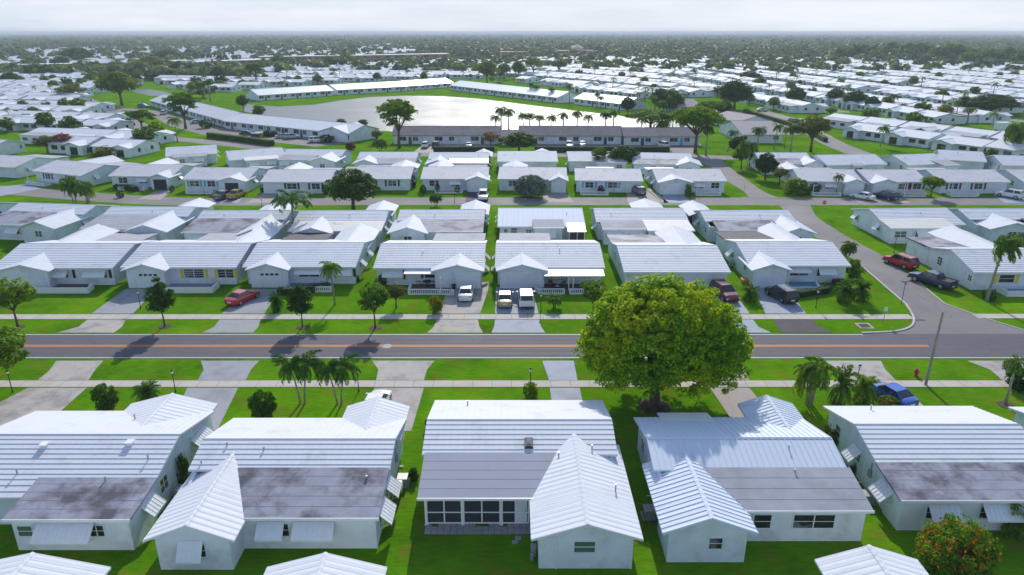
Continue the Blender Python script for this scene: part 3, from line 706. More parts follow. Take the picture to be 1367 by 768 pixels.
sp.update(far=5.6, label='white cottage right of the side street with a blank wall and yellow shutters', group=GB,
          far_flats=[dict(x0=-sp['w'] / 2, x1=1.5, y1=11.0, m='flat_stained')], far_wings=[(-1.5, 5.0, 13.5, 3.6, None)])
sp['items'] = itB7(sp); cottage(sp)
# a further cottage of row B beyond the left frame edge shows only by its roof
# ================= row C (backs to the camera, facing the second street) =================
GC = 'cottages with their backs to the first row'
def back_items(sp, seed, near_wall, wings, flats, awn=True):
    rr = random.Random(seed); L = []; W = sp['w'] / 2
    for fl in flats:
        y = fl['y1'] + .3; a, b = max(fl['x0'], -W), min(fl['x1'], W)
        for wg in wings:
            if wg[0] < a + .5 < wg[1]: a = wg[1]
            if wg[0] < b - .5 < wg[1]: b = wg[0]
        n = max(1, int((b - a) / 3.2))
        if fl.get('open'): continue
        for k in range(n):
            u = a + (k + .5) * (b - a) / n
            L.append(('winp', ('n', y), u, 1.0, rr.choice([1.2, 1.8, 2.2]), .95, dict(glass=rr.choice(['dark_glass', 'green_glass']))))
            if awn and rr.random() < .5: L.append(('awn', ('n', y), u, 2.12, 2.3))
    for wg in wings:
        L.append(('winp', ('n', wg[2] + .45), (wg[0] + wg[1]) / 2, 1.05, 1.1, .9, dict(glass=rr.choice(['dark_glass', 'green_glass']))))
    sx = 1 if sp['loc'][0] < 0 else -1
    f = ('r', W - .35) if sx > 0 else ('l', -W + .35)
    for y in (-3.2, 1.0, 3.8):
        if rr.random() < .8:
            L.append(('win', f, y, 1.1, .8, .9))
            if rr.random() < .6: L.append(('awn', f, y, 2.12, 1.2))
    L.append(('vent', rr.uniform(-W * .7, W * .7), -2, 3.45, .25))
    return L
def rowC(l, r, label, wings=(), flats=(), farw=(), seed=1, nt=None, full=None, group=GC, near=5.6, far=5.6, roof=('tile_x', 'tile_y'), z=RIDGE, extra=(), **kw):
    sp = place_ridge(l, r, z); W = sp['w'] / 2
    nw = [(a * W, b * W, y, zr, None) for a, b, y, zr in wings]
    nf = [dict(x0=a * W, x1=b * W, ys=ys, y1=y, m=m, **(o or {})) for a, b, ys, y, m, o in flats]
    sp.update(near=near, far=far, near_wings=nw, near_flats=nf, far_wings=[(a * W, b * W, y, 3.4, None) for a, b, y in farw], label=label, group=group, roof=roof, near_to=nt, **kw)
    if full: sp['near_full'] = [(a * W, b * W) for a, b in full]
    sp['items'] = back_items(sp, seed, -near + .55, nw, nf) + list(extra)
    for a, b, y in farw: sp['items'].append(('gar', ('f', y - .45), (a + b) / 2 * W))
    return cottage(sp)
rowC((-75, 268.5), (-8, 270), 'white cottage at the left edge behind the first row', wings=[(-.9, .0, -10, 3.6)], flats=[(.0, 1.0, -3.2, -8.6, 'flat_grey', None)], nt=-3.4, seed=3)
rowC((27, 270.5), (129, 274), 'white cottage with a dark carport roof at the left, second street behind it', wings=[(.1, 1.02, -10.2, 3.6)], flats=[(-1.0, .3, -3.0, -9.0, 'flat_stained', None)], nt=-3.2, seed=4)
rowC((149, 275.5), (262, 276.5), 'white cottage with green-tinted back windows and a grey flat roof', wings=[(.05, 1.02, -10.6, 3.6)], flats=[(-1.02, .3, -3.0, -9.0, 'flat_tan', None)], nt=-3.2, seed=5, farw=[(.1, .9, 9)])
rowC((271, 281), (389, 281), 'white cottage behind the tall palm, dark flat roof with a green hedge below', wings=[(.2, 1.0, -10.6, 3.6)], flats=[(-1.02, .4, -2.8, -8.4, 'flat_stained', None)], nt=-3.0, seed=6, farw=[(-.05, .75, 9)])
rowC((400, 281), (519, 281), 'white cottage with rusty orange stains on its white flat back roof', flats=[(-.98, 1.0, -3.6, -7.6, 'flat_white', None)], wings=[(-.85, .0, -9.0, 3.4)], nt=-3.8, seed=7, farw=[(.3, 1.02, 9.5)])
rowC((534, 280), (647.5, 280), 'white cottage with a small gabled wing left of a dark grey flat roof', wings=[(-1.1, -.2, -9.6, 3.5)], flats=[(-.5, 1.0, -3.4, -8.6, 'flat_stained', None)], nt=-3.6, seed=8, farw=[(.35, 1.08, 9.5)])
def c5x(root):
    # framed carport end of the metal-roofed cottage
    q = MB(); slab(q, .6 * 6.6, 1.02 * 6.6, -5.6, 2.75, -9.0, 2.3, .08); q.build('porch_roof', 'white_metal', root)
    q = MB()
    for x in (4.2, 5.4, 6.5): q.box(x - .05, x + .05, -8.9, -8.8, 0, 2.3)
    q.build('screen_frame', 'white_trim', root)
    q = MB(); q.box(4.2, 6.5, -8.86, -8.83, .6, 2.2); q.build('screen', 'screen_and_shade', root)
rowC((665, 277.5), (777, 277.5), 'white cottage with a blue-white metal roof and black windows facing the camera', flats=[(-.2, .5, -4.6, -8.4, 'flat_plain', dict(zs=3.15, z1=2.75))], near=6.6, far=6.0, seed=9, course=0, step=0, ribs=.8, roof=('blue_metal_x', 'blue_metal_y'),
     extra=[('winp', ('n', -6.05), -5.6, .9, .5, 1.0, dict(mull=0)), ('winp', ('n', -6.05), -4.3, 1.2, .9, .9, dict(mull=0)), ('winp', ('n', -6.05), -2.0, 1.2, .8, .6, {}), ('fn', c5x)])
rowC((792, 278), (912, 278), 'white cottage with a long pale back porch roof right of the metal roof', flats=[(-.92, .05, -4.4, -8.2, 'flat_tan', None), (.0, .98, -4.0, -9.2, 'flat_white', dict(z1=2.6))], nt=-4.6, seed=10, farw=[(.0, .75, 9.5)])
rowC((934, 281), (1052, 280.5), 'white cottage with a rusty canopy under its dark flat roof beside the side street', wings=[(.35, 1.15, -9.6, 3.5)], flats=[(-.85, .5, -3.4, -7.4, 'flat_stained', None)], nt=-3.6, seed=11, farw=[(-1.15, -.5, 9.5)],
     extra=[('slab', -5.0, 2.2, -7.3, 2.45, -9.4, 2.2, 'flat_white')])
rowC((1159.6, 278.5), (1263, 277.5), 'white corner cottage with shuttered windows right of the side street', flats=[(-1.02, .62, -3.5, -7.4, 'flat_white', None)], nt=-3.7, full=[(.6, 1.0)], seed=12,
     extra=[('winp', ('l', -5.85), -4.8, 1.0, 1.3, .9, dict(glass='garage_white')), ('winp', ('l', -5.85), -1.5, 1.0, .8, 1.0, dict(glass='garage_white'))])
rowC((1278, 278.5), (1400, 278.5), 'white cottage at the right edge with a black flat roof beside a pine', flats=[(.1, 1.0, -3.4, -8.2, 'flat_dark', None)], wings=[(-.9, .15, -7.8, 3.5)], nt=-3.6, seed=13)

# ================= row D (faces the camera across the second street) =================
GD = 'cottages lining the second street'
COLS = ['shutter_teal', 'shutter_skyblue', 'shutter_navy', 'shutter_black', 'shutter_maroon']
def rowD(pl, pr, label, wing=None, rear=(), shut=None, seed=1, porch=True, gopen=False, group=GD, near=6.1, z=EAVE, gar=None, wy=None, floor='porch_grey'):
    sp = place_eave(pl, pr, near, z); W = sp['w'] / 2; rr = random.Random(seed)
    sp.update(far=6.1, label=label, group=group, roof=('tile_worn_x', 'tile_y'))
    wy = wy or -near - 1.6; L = []; NWL = -near + .55
    a, b = -W + .6, W - .6
    if wing:
        wa, wb = wing[0] * W, wing[1] * W
        sp['near_wings'] = [(wa, wb, wy, 3.35, None)]
        gw = 2.6
        if gopen:
            g = MB(); T = face_T(('n', wy + .45)); g.box((wa + wb) / 2 - 1.4, (wa + wb) / 2 + 1.4, -.02, .02, 0, 2.1, T)  # dark panel on the wall, painted as the shade inside an open garage
            L.append(('fn', lambda r, g=g: g.build('garage_shade_panel', 'screen_and_shade', r)))
        else: L.append(('gar', ('n', wy + .45), (wa + wb) / 2, dict(w=gw)))
        if wa < -W * .5: a = wb
        else: b = wa
    if gar is not None:
        L.append(('gar', ('n', NWL), gar * W, dict(w=2.6)))
        if gar < 0: a = gar * W + 1.8
        else: b = gar * W - 1.8
    n = 2 if b - a > 5 else 1
    for k in range(n):
        u = a + (k + .5) * (b - a) / n
        L.append(('winp', ('n', NWL), u, .95, rr.choice([1.6, 1.9]), 1.1, dict(mull=1)))
        if shut:
            for q in (-1.35, 1.35): L.append(('shut', ('n', NWL), u + q, .85, .4, 1.3, shut))
        elif rr.random() < .7: L.append(('awn', ('n', NWL), u, 2.2, 2.4))
    if porch:
        pw = min(5.5, (b - a) * .75); c = (b - pw * .6) if (wing and wing[0] > 0) else (a + pw * .6)
        L.append(('floor', c - pw / 2, c + pw / 2, -near - 2.3, NWL, floor))
        L.append(('bal', [(c - pw / 2, -near - .9), (c - pw / 2, -near - 2.4), (c + pw / 2, -near - 2.4), (c + pw / 2, -near - .9)]))
        L.append(('post', c - pw / 2 + .1, -near - 2.0, 2.4))
    f = ('r', W - .35) if sp['loc'][0] < 0 else ('l', -W + .35)
    for y in (-2.5, 2.5):
        L.append(('win', f, y, 1.1, .8, .9))
        if rr.random() < .5: L.append(('awn', f, y, 2.12, 1.2))
    sp['far_wings'] = [(q[1] * W, q[2] * W, 11.0, 3.55, None) for q in rear if q[0] == 'w']
    sp['far_flats'] = [dict(x0=q[1] * W, x1=q[2] * W, y1=9.8, m=q[3]) for q in rear if q[0] == 'f']
    sp['items'] = L
    return cottage(sp)
rowD((-62, 219), (19.5, 224), 'white cottage at the left edge of the second street', seed=21, rear=[('f', -.3, .9, 'flat_tan')], porch=False, gar=.3)
rowD((42, 228), (108, 235), 'white cottage with a dark blue curtained bay, second from the left on the second street', shut='shutter_navy', seed=22, rear=[('w', -.9, .0), ('f', 0, .9, 'flat_tan')])
rowD((144, 235), (229, 236), 'white cottage with its garage standing open behind a small hedge', wing=(.35, 1.05), gopen=True, seed=23, rear=[('w', -.8, .0), ('f', 0, .9, 'flat_tan')], floor='porch_blue')
rowD((242, 239.5), (331, 240.5), 'white cottage with mint green shutters and two cars before it', wing=(.1, 1.03), gopen=True, shut='shutter_teal', seed=24, rear=[('f', .2, 1.0, 'flat_tan')])
rowD((347, 243), (440, 243), 'white cottage with black shutters and a grey paved drive', shut='shutter_black', gar=-.72, seed=25, rear=[('w', -.95, -.1), ('f', -.1, .9, 'flat_tan')])
rowD((455, 239), (548, 239), 'white cottage with dark shutters partly behind the dense round tree', shut='shutter_navy', seed=26, rear=[('w', .1, 1.0), ('f', -.9, .1, 'flat_grey')])
rowD((561, 239), (652, 239), 'white cottage with a garage wing at its right and clipped bushes along the front', wing=(.32, 1.04), seed=27, rear=[('w', -1.0, -.2), ('f', -.2, .9, 'flat_grey')], floor='porch_red')
rowD((664, 239), (757, 240), 'white cottage behind the silvery grey-green bush', wing=(.48, 1.04), seed=28, rear=[('w', -1.0, -.2)], porch=False)
rowD((767.6, 241), (859, 242), 'white cottage with sky blue shutters and a sky blue door', shut='shutter_skyblue', gar=.72, seed=29, rear=[('f', -.6, .3, 'flat_white')])
rowD((877, 242), (971, 242), 'white corner cottage with a wide gabled garage at its left end', wing=(-1.0, .0), seed=30, rear=[('f', -1.0, -.1, 'flat_white')])
rowD((1069, 242), (1153, 243), 'white cottage with a gabled garage behind a white parked car', wing=(.28, 1.05), seed=31, rear=[('w', -1.0, -.3), ('f', -.3, .8, 'flat_tan')], floor='porch_red')
rowD((1160, 243), (1241, 243), 'white cottage with dark maroon shutters behind a dark blue parked car', wing=(-1.0, -.05), shut='shutter_maroon', seed=32, floor='porch_red')
rowD((1256, 243), (1350, 243), 'white cottage with striped awnings over its two front windows at the right', shut='shutter_maroon', seed=33, rear=[('f', -.9, .3, 'flat_tan')], gar=.75)
rowD((1366, 243), (1460, 243), 'white cottage cut by the right edge on the second street', seed=34)

# ================= row E (backs to row D) =================
GE = 'cottages backing on to the second street row'
def rowE(l, r, label, **kw): return rowC(l, r, label, group=GE, **kw)
rowE((-60, 184), (10, 187), 'white cottage at the left edge behind the second street row', seed=41, wings=[(-.6, .2, -9, 3.5)])
rowE((221, 197), (289, 193.5), 'white cottage left of the long hedge, grey patch on its back roof', seed=43, flats=[(-.7, .6, -4.6, -8.0, 'flat_tan', None)])
rowE((301, 202), (376, 197), 'white cottage with a cream tinted back roof', seed=44, flats=[(-.5, .7, -4.6, -8.0, 'flat_white', None)])
rowE((384, 199), (462, 200), 'white cottage with a broad white wing at its right', seed=45, wings=[(.1, 1.05, -9.5, 3.6)], flats=[(-1, .2, -3.6, -7.5, 'flat_tan', None)], nt=-3.8)
rowE((480.6, 203), (559, 203), 'white cottage with a small gable left of a grey flat roof', seed=46, wings=[(-1.05, -.2, -8.6, 3.5)], flats=[(-.3, 1, -3.6, -7.5, 'flat_tan', None)], nt=-3.8)
rowE((573.7, 203.5), (653, 203.5), 'white cottage with a gable tip showing over its ridge', seed=47, wings=[(-1.05, -.2, -8.6, 3.5)], flats=[(-.3, 1, -3.6, -7.0, 'white_metal', None)], nt=-3.8, farw=[(.45, 1.1, 9)])
rowE((664.4, 202), (743, 202), 'cottage with a very bright white flat-looking roof and two bushes behind', seed=48, farw=[(.2, .9, 8)], near=6.5)
rowE((756.6, 202.3), (832, 202.3), 'white cottage with black back windows beside a feathery tree', seed=49, flats=[(-.1, 1, -3.6, -7.4, 'flat_tan', None)], nt=None)
rowE((843, 203.5), (922.6, 205), 'white cottage right of the dome-shaped tree, wing at its right', seed=50, wings=[(.4, 1.25, -8.8, 3.5)], flats=[(-1, .5, -3.6, -7.4, 'flat_stained', None)], nt=-3.8)
rowE((1007, 203.7), (1076.6, 204), 'white cottage behind the corner trees right of the side street', seed=51, wings=[(.4, 1.25, -9, 3.5)], flats=[(-1, .5, -3.4, -7.6, 'flat_stained', None)], nt=-3.6)
rowE((1089.5, 207), (1168, 206), 'white cottage with a recessed back wall and plain white roof', seed=52, flats=[(-.2, .2, -5.0, -6.6, 'flat_tan', None)])
rowE((1191, 207), (1247, 205), 'white cottage with a pinkish tinged roof and a grey lean-to', seed=53, flats=[(.3, 1.1, -3.6, -8.0, 'flat_tan', None)])
rowE((1252, 200), (1312, 203), 'white cottage with palms along its wall right of the grey lean-to', seed=54, near=6.2)
rowE((1326, 207), (1400, 209), 'white cottage cut by the right edge behind the second street', seed=55)
# ---------------------------------------------------------------- ground materials
def grass_mat(name, c_dark, c_mid, c_light, c_dry, dry=(0.62, 0.80), sc=0.12):
    m, nt, b, out = _nt(name)
    b.inputs['Roughness'].default_value = 1.0; b.inputs['Specular IOR Level'].default_value = 0.0
    tc = N(nt, 'ShaderNodeTexCoord')
    n1 = N(nt, 'ShaderNodeTexNoise', i_Scale=sc, i_Detail=8.0, i_Roughness=0.65)
    n2 = N(nt, 'ShaderNodeTexNoise', i_Scale=3.2, i_Detail=6.0, i_Roughness=0.75)
    n3 = N(nt, 'ShaderNodeTexNoise', i_Scale=0.45, i_Detail=7.0, i_Roughness=0.7)
    mp = N(nt, 'ShaderNodeMapping'); mp.inputs['Scale'].default_value = (0.28, 1.5, 1); mp.inputs['Rotation'].default_value = (0, 0, 0.03); nt.links.new(tc.outputs['Object'], mp.inputs[0])
    for n in (n1, n3): nt.links.new(tc.outputs['Object'], n.inputs['Vector'])
    nt.links.new(mp.outputs[0], n2.inputs['Vector'])
    a = N(nt, 'ShaderNodeMath', operation='MULTIPLY_ADD', i_1=0.55); nt.links.new(n1.outputs[0], a.inputs[0])
    c = N(nt, 'ShaderNodeMath', operation='MULTIPLY', i_1=0.45); nt.links.new(n2.outputs[0], c.inputs[0]); nt.links.new(c.outputs[0], a.inputs[2])
    r = ramp(nt, a.outputs[0], [(0.36, c_dark), (0.5, c_mid), (0.64, c_light)])
    f = ramp(nt, n3.outputs[0], [(dry[0], (0, 0, 0)), (dry[1], (1, 1, 1))])
    mx = N(nt, 'ShaderNodeMix', data_type='RGBA'); nt.links.new(f.outputs[0], mx.inputs[0]); nt.links.new(r.outputs[0], mx.inputs[6]); mx.inputs[7].default_value = (*c_dry, 1)
    nt.links.new(mx.outputs[2], b.inputs['Base Color'])
    n4 = N(nt, 'ShaderNodeTexNoise', i_Scale=9.0, i_Detail=5.0, i_Roughness=0.8); nt.links.new(tc.outputs['Object'], n4.inputs['Vector'])
    bp = N(nt, 'ShaderNodeBump', i_Strength=0.7, i_Distance=0.09); nt.links.new(n4.outputs[0], bp.inputs['Height']); nt.links.new(bp.outputs[0], b.inputs['Normal'])
    return m
grass_mat('lawn', (0.045, 0.130, 0.004), (0.090, 0.240, 0.005), (0.17, 0.34, 0.007), (0.20, 0.155, 0.025), dry=(0.52, 0.72))
grass_mat('far_land', (0.03, 0.055, 0.018), (0.05, 0.085, 0.025), (0.09, 0.13, 0.035), (0.12, 0.09, 0.05), dry=(0.55, 0.7), sc=0.01)
mat('asphalt', (0.10, 0.088, 0.115), 0.85, var=0.10, vscale=0.35, bump=0.35, bscale=40, stain_or_reflect=((0.075, 0.07, 0.09), 0.12, 0.5, 0.75))
mat('asphalt_old', (0.19, 0.175, 0.18), 0.88, var=0.12, vscale=0.3, bump=0.3, bscale=40, stain_or_reflect=((0.25, 0.235, 0.235), 0.08, 0.5, 0.7))
mat('asphalt_black', (0.07, 0.062, 0.08), 0.9, var=0.2, vscale=0.8, bump=0.3, bscale=40)
mat('tyre_track', (0.085, 0.08, 0.105), 0.8, var=0.12, vscale=0.5)
mat('concrete', (0.42, 0.385, 0.36), 0.9, var=0.10, vscale=0.6, bump=0.15, bscale=30, stain_or_reflect=((0.24, 0.225, 0.215), 0.6, 0.48, 0.70))
mat('concrete_walk', (0.50, 0.455, 0.41), 0.9, var=0.07, vscale=0.8, stain_or_reflect=((0.40, 0.36, 0.33), 0.6, 0.5, 0.8))
mat('drive_blue', (0.30, 0.33, 0.42), 0.8, var=0.06, vscale=0.6, stain_or_reflect=((0.24, 0.25, 0.31), 0.5, 0.5, 0.75))
mat('drive_grey', (0.30, 0.31, 0.34), 0.85, var=0.08, vscale=0.6, stain_or_reflect=((0.20, 0.20, 0.23), 0.4, 0.5, 0.78))
mat('drive_brick', (0.36, 0.31, 0.29), 0.85, var=0.15, vscale=5, stain_or_reflect=((0.28, 0.23, 0.21), 0.5, 0.5, 0.8))
mat('joint', (0.17, 0.16, 0.15), 0.9)
mat('road_white', (0.72, 0.72, 0.72), 0.7, var=0.1, vscale=3)
mat('road_yellow', (0.72, 0.29, 0.03), 0.7, var=0.12, vscale=3)
mat('kerb', (0.50, 0.48, 0.46), 0.85, var=0.1, vscale=1.5)
mat('bank', (0.10, 0.075, 0.045), 0.95, var=0.4, vscale=0.6, bump=0.5, bscale=4)
mat('red_dirt', (0.24, 0.12, 0.09), 0.95, var=0.3, vscale=0.05)
# water
m, nt, b, out = _nt('lake_water')
b.inputs['Base Color'].default_value = (0.06, 0.07, 0.07, 1); b.inputs['Roughness'].default_value = 0.28; b.inputs['IOR'].default_value = 1.33
tc = N(nt, 'ShaderNodeTexCoord'); mp = N(nt, 'ShaderNodeMapping'); mp.inputs['Scale'].default_value = (0.7, 1.0, 1)
nt.links.new(tc.outputs['Object'], mp.inputs[0])
n1 = N(nt, 'ShaderNodeTexNoise', i_Scale=0.55, i_Detail=8.0, i_Roughness=0.8); nt.links.new(mp.outputs[0], n1.inputs['Vector'])
n2 = N(nt, 'ShaderNodeTexNoise', i_Scale=0.05, i_Detail=3.0); nt.links.new(mp.outputs[0], n2.inputs['Vector'])
ml = N(nt, 'ShaderNodeMath', operation='MULTIPLY'); nt.links.new(n1.outputs[0], ml.inputs[0]); nt.links.new(n2.outputs[0], ml.inputs[1])
bp = N(nt, 'ShaderNodeBump', i_Strength=0.8, i_Distance=0.5); nt.links.new(ml.outputs[0], bp.inputs['Height']); nt.links.new(bp.outputs[0], b.inputs['Normal'])

def W(pts, z=0): return [at(x, y, z) for x, y in pts]
def sheet(name, pts, z, m, world=False):
    P = pts if world else W(pts)
    mb = MB(); mb.poly([(x, y, z) for x, y in P]); o = mb.build(name, m)
    # grass and water lie at one level each; every paved sheet a few mm above the last
    tag(o, kind='structure'); return o
def smooth(pts, n=3):
    """rounded outline through control points (open chain)"""
    for _ in range(n):
        q = [pts[0]]
        for a, b_ in zip(pts[:-1], pts[1:]):
            q += [(a[0] * .75 + b_[0] * .25, a[1] * .75 + b_[1] * .25), (a[0] * .25 + b_[0] * .75, a[1] * .25 + b_[1] * .75)]
        q.append(pts[-1]); pts = q
    return pts
def ribbon(name, line, width, z, m, world=True, thick=0.0):
    mb = MB(); n = len(line); L = []; Rr = []
    for i, p in enumerate(line):
        a = line[max(i - 1, 0)]; c = line[min(i + 1, n - 1)]
        d = math.hypot(c[0] - a[0], c[1] - a[1]) or 1; nx, ny = -(c[1] - a[1]) / d, (c[0] - a[0]) / d
        L.append((p[0] + nx * width / 2, p[1] + ny * width / 2)); Rr.append((p[0] - nx * width / 2, p[1] - ny * width / 2))
    for i in range(n - 1):
        if thick: mb.hull([(*L[i], z), (*Rr[i], z), (*Rr[i + 1], z), (*L[i + 1], z)], [(*L[i], z + thick), (*Rr[i], z + thick), (*Rr[i + 1], z + thick), (*L[i + 1], z + thick)])
        else: mb.poly([(*Rr[i], z), (*Rr[i + 1], z), (*L[i + 1], z), (*L[i], z)])
    return tag(mb.build(name, m), kind='structure')

# ground sheet to the horizon (dull land far off) and the lawns of the estate on top
sheet('ground', [(-9000, -60), (9000, -60), (9000, 14000), (-9000, 14000)], -0.012, 'far_land', world=True)
sheet('lawn', [(-420, -20), (420, -20), (760, 880), (-760, 880)], 0.0, 'lawn', world=True)
# main road, y 65.2..71.2
RN, RF = 65.15, 71.35
sheet('road', [(-220, RN), (220, RN), (220, RF), (-220, RF)], 0.012, 'asphalt', world=True)
mb = MB()
for y in (66.35, 67.5, 69.1, 70.2): mb.poly([(-220, y - .22, .0145), (220, y - .22, .0145), (220, y + .22, .0145), (-220, y + .22, .0145)])
tag(mb.build('tyre_tracks', 'tyre_track'), kind='structure')
mb = MB()
xe = at(1238, 461)[0]
for y in (68.10, 68.38): mb.poly([(-220, y - .07, .018), (xe, y - .07, .018), (xe, y + .07, .018), (-220, y + .07, .018)])
tag(mb.build('centre_line', 'road_yellow'), kind='structure')
mb = MB(); xj = at(1150, 445)[0]
mb.poly([(-220, RN + .12, .018), (220, RN + .12, .018), (220, RN + .24, .018), (-220, RN + .24, .018)])
mb.poly([(-220, RF - .24, .018), (xj, RF - .24, .018), (xj, RF - .12, .018), (-220, RF - .12, .018)])
tag(mb.build('edge_line', 'road_white'), kind='structure')
# side street, second street
LS = [(1209.5, 407), (1140, 347), (1074, 308), (1051, 284.5), (1042, 277), (1020, 274), (940, 273.5), (700, 273), (400, 273), (250, 273), (0, 252), (-120, 244)]
left = smooth([(1150, 445), (1195, 443.5), (1216, 438), (1221, 428), (1217, 418), (1209.5, 407)], 2)
west = W(left) + W([(1140, 347), (1096, 321), (1074, 308), (1051, 284.5), (1040, 275)])
east = W([(1367, 441), (1330, 430), (1295, 418), (1261, 405.6), (1222, 373.6), (1181, 343), (1129, 315), (1096, 294), (1089, 288)])
poly = [(xj, RF - .02)] + west[1:] + [at(1080, 272)] + list(reversed(east)) + [(at(1367, 441)[0] + 30, RF - .02)]
poly.insert(-1, (at(1367, 441)[0] + 30, RF + 1))
sheet('side_street', poly, 0.016, 'asphalt_old', world=True)
ribbon('kerb', west[:-4], .22, 0.0, 'kerb', thick=.11)
ribbon('kerb', list(reversed(east))[-5:], .16, 0.0, 'kerb', thick=.07)
s2 = [at(x, y) for x, y in ((-160, 243), (0, 253), (60, 258), (120, 263), (180, 267), (250, 270.0))] + [(-40, 136), (0, 136.0), (60, 136.0), (160, 136.0), (260, 136)]
ribbon('second_street', smooth(s2, 2), 6.6, 0.020, 'asphalt_old')
# side street beyond the second street, up to the third street
w2 = W(smooth([(985, 264.5), (1001, 262), (988.6, 253), (970, 242), (961.5, 229), (944.6, 222), (927.7, 212), (920, 208)], 2))
e2 = W(smooth([(1075, 266), (1046, 266), (1021, 258), (995.4, 239), (978.5, 227), (964, 216), (968, 213), (990, 211)], 2))
sheet('side_street', w2 + list(reversed(e2)), 0.024, 'asphalt_old', world=True)
ribbon('third_street', [at(x, y) for x, y in ((560, 206.5), (700, 207), (900, 207.5), (960, 210.5), (1060, 211), (1150, 211), (1300, 213))], 6.0, 0.016, 'asphalt_old')
ribbon('diagonal_street', smooth([at(x, y) for x, y in ((1165, 212), (1140, 203), (1125, 197), (1108, 190), (1085, 176), (1062, 163), (1040, 155), (1010, 148))], 1), 7.0, 0.012, 'asphalt_old')
ribbon('left_street', smooth([at(x, y) for x, y in ((395, 204), (330, 195), (270, 189), (215, 184), (195, 175), (172, 160), (150, 147), (128, 139), (112, 132))], 1), 6.5, 0.016, 'asphalt_old')
ribbon('left_street', [at(x, y) for x, y in ((128, 142), (210, 150), (240, 160))], 6.0, 0.020, 'asphalt_old')
# sidewalks with joints
for nm, y0, y1, xa, xb in (('sidewalk', 59.0, 60.3, -120, 120), ('sidewalk', 75.55, 77.05, -120, at(1212, 420)[0]), ('sidewalk', 75.8, 77.2, at(1296, 419)[0], 130)):
    sheet(nm, [(xa, y0), (xb, y0), (xb, y1), (xa, y1)], 0.032, 'concrete_walk', world=True)
    mb = MB(); x = xa + 1
    while x < xb - .2:
        mb.poly([(x, y0, .0345), (x + .035, y0, .0345), (x + .035, y1, .0345), (x, y1, .0345)]); x += 1.83
    tag(mb.build('sidewalk_joint', 'joint'), kind='structure')
# driveways (photo outlines laid on the ground)
def drive(pts, m, label=None, joints=()):
    o = sheet('driveway', pts, 0.024, m); return o
def flare(a0, a1, b0, b1, y0, y1):
    """apron edge from (a0..a1 at y0) widening to (b0..b1 at y1)"""
    return [(a0, y0), (a1, y0), (a1 + (b1 - a1) * .3, y0 + (y1 - y0) * .55), (b1, y1), (b0, y1), (a0 + (b0 - a0) * .3, y0 + (y1 - y0) * .55)]
# far side
drive([(168, 386), (208, 386), (178, 419), (122, 419)], 'drive_grey'); drive(flare(117, 168, 76, 152, 427, 444.6), 'concrete')
drive([(337, 386), (373, 386), (353, 419), (296, 419)], 'drive_grey'); drive(flare(293, 348, 269, 338, 427, 444.6), 'drive_grey')
drive([(601, 384), (652, 376), (652, 386), (641, 419), (583, 419)], 'concrete'); drive(flare(583, 638, 570, 645, 427, 444.6), 'concrete')
drive([(662, 384), (709, 384), (712, 390), (719, 419), (661, 419)], 'drive_blue'); drive(flare(661, 720, 656, 728, 427, 444.6), 'drive_blue')
drive([(925, 384), (974, 384), (1001, 419), (940, 419)], 'drive_blue'); drive(flare(955, 1005, 965, 1030, 427, 444.6), 'drive_blue')
drive([(1005, 384), (1050, 384), (1076, 419), (1022, 419)], 'drive_blue'); drive(flare(1034, 1085, 1044, 1112, 427, 444.6), 'asphalt_black')
drive([(-60, 395), (-10, 395), (-50, 419), (-110, 419)], 'concrete')
# near side
drive([(75, 482), (138, 482), (128, 493), (118, 508), (50, 508), (66, 495)], 'concrete'); drive([(38, 518), (116, 518), (78, 552), (20, 600), (-120, 600)], 'concrete')
drive([(268, 482), (346, 482), (335, 494), (328, 508), (264, 508), (272, 494)], 'drive_grey'); drive([(250, 518), (318, 518), (290, 575), (225, 575)], 'drive_grey')
drive([(497, 482), (580, 482), (570, 494), (566, 508), (502, 508), (505, 494)], 'concrete'); drive([(500, 518), (566, 518), (549, 576), (470, 576)], 'concrete')
drive([(724, 482), (766, 482), (771, 508), (733, 508)], 'drive_blue'); drive([(734, 518), (774, 518), (778, 540), (737, 540)], 'drive_blue')
drive([(905, 482), (990, 482), (1000, 508), (945, 508)], 'drive_brick'); drive([(948, 518), (1000, 518), (1036, 560), (984, 572)], 'drive_brick')
drive([(1100, 482), (1176, 482), (1182, 494), (1196, 508), (1130, 508), (1120, 494)], 'concrete'); drive([(1160, 518), (1207, 518), (1236, 545), (1180, 545)], 'concrete')
drive([(1291, 482), (1400, 482), (1400, 508), (1338, 508), (1322, 494)], 'concrete')
# second street drives
for pts, m_ in (([(1, 262), (55, 252), (40, 246), (-30, 252)], 'drive_blue'), ([(205, 257), (235, 252), (214, 267), (184, 266)], 'drive_brick'), ([(305, 253), (330, 256), (318, 271), (283, 271)], 'drive_blue'),
              ([(352, 257), (371, 257), (364, 271), (329, 271)], 'drive_brick'), ([(624, 256), (652, 256), (652, 270), (621, 270)], 'asphalt_black'), ([(727, 256), (752, 254), (766, 270), (723, 270)], 'drive_brick'),
              ([(836, 255), (858, 250), (884, 271), (838, 271)], 'drive_brick'), ([(884, 257), (910, 257), (922, 271), (886, 271)], 'drive_blue'), ([(862, 252), (868, 252), (893, 271), (886, 271)], 'concrete'),
              ([(1131, 259), (1148, 256), (1175, 271), (1146, 271)], 'drive_brick'), ([(1162, 262), (1185, 258), (1216, 271), (1186, 271)], 'drive_brick'), ([(1325, 260), (1367, 256), (1400, 271), (1341, 271)], 'drive_blue')):
    drive(pts, m_)
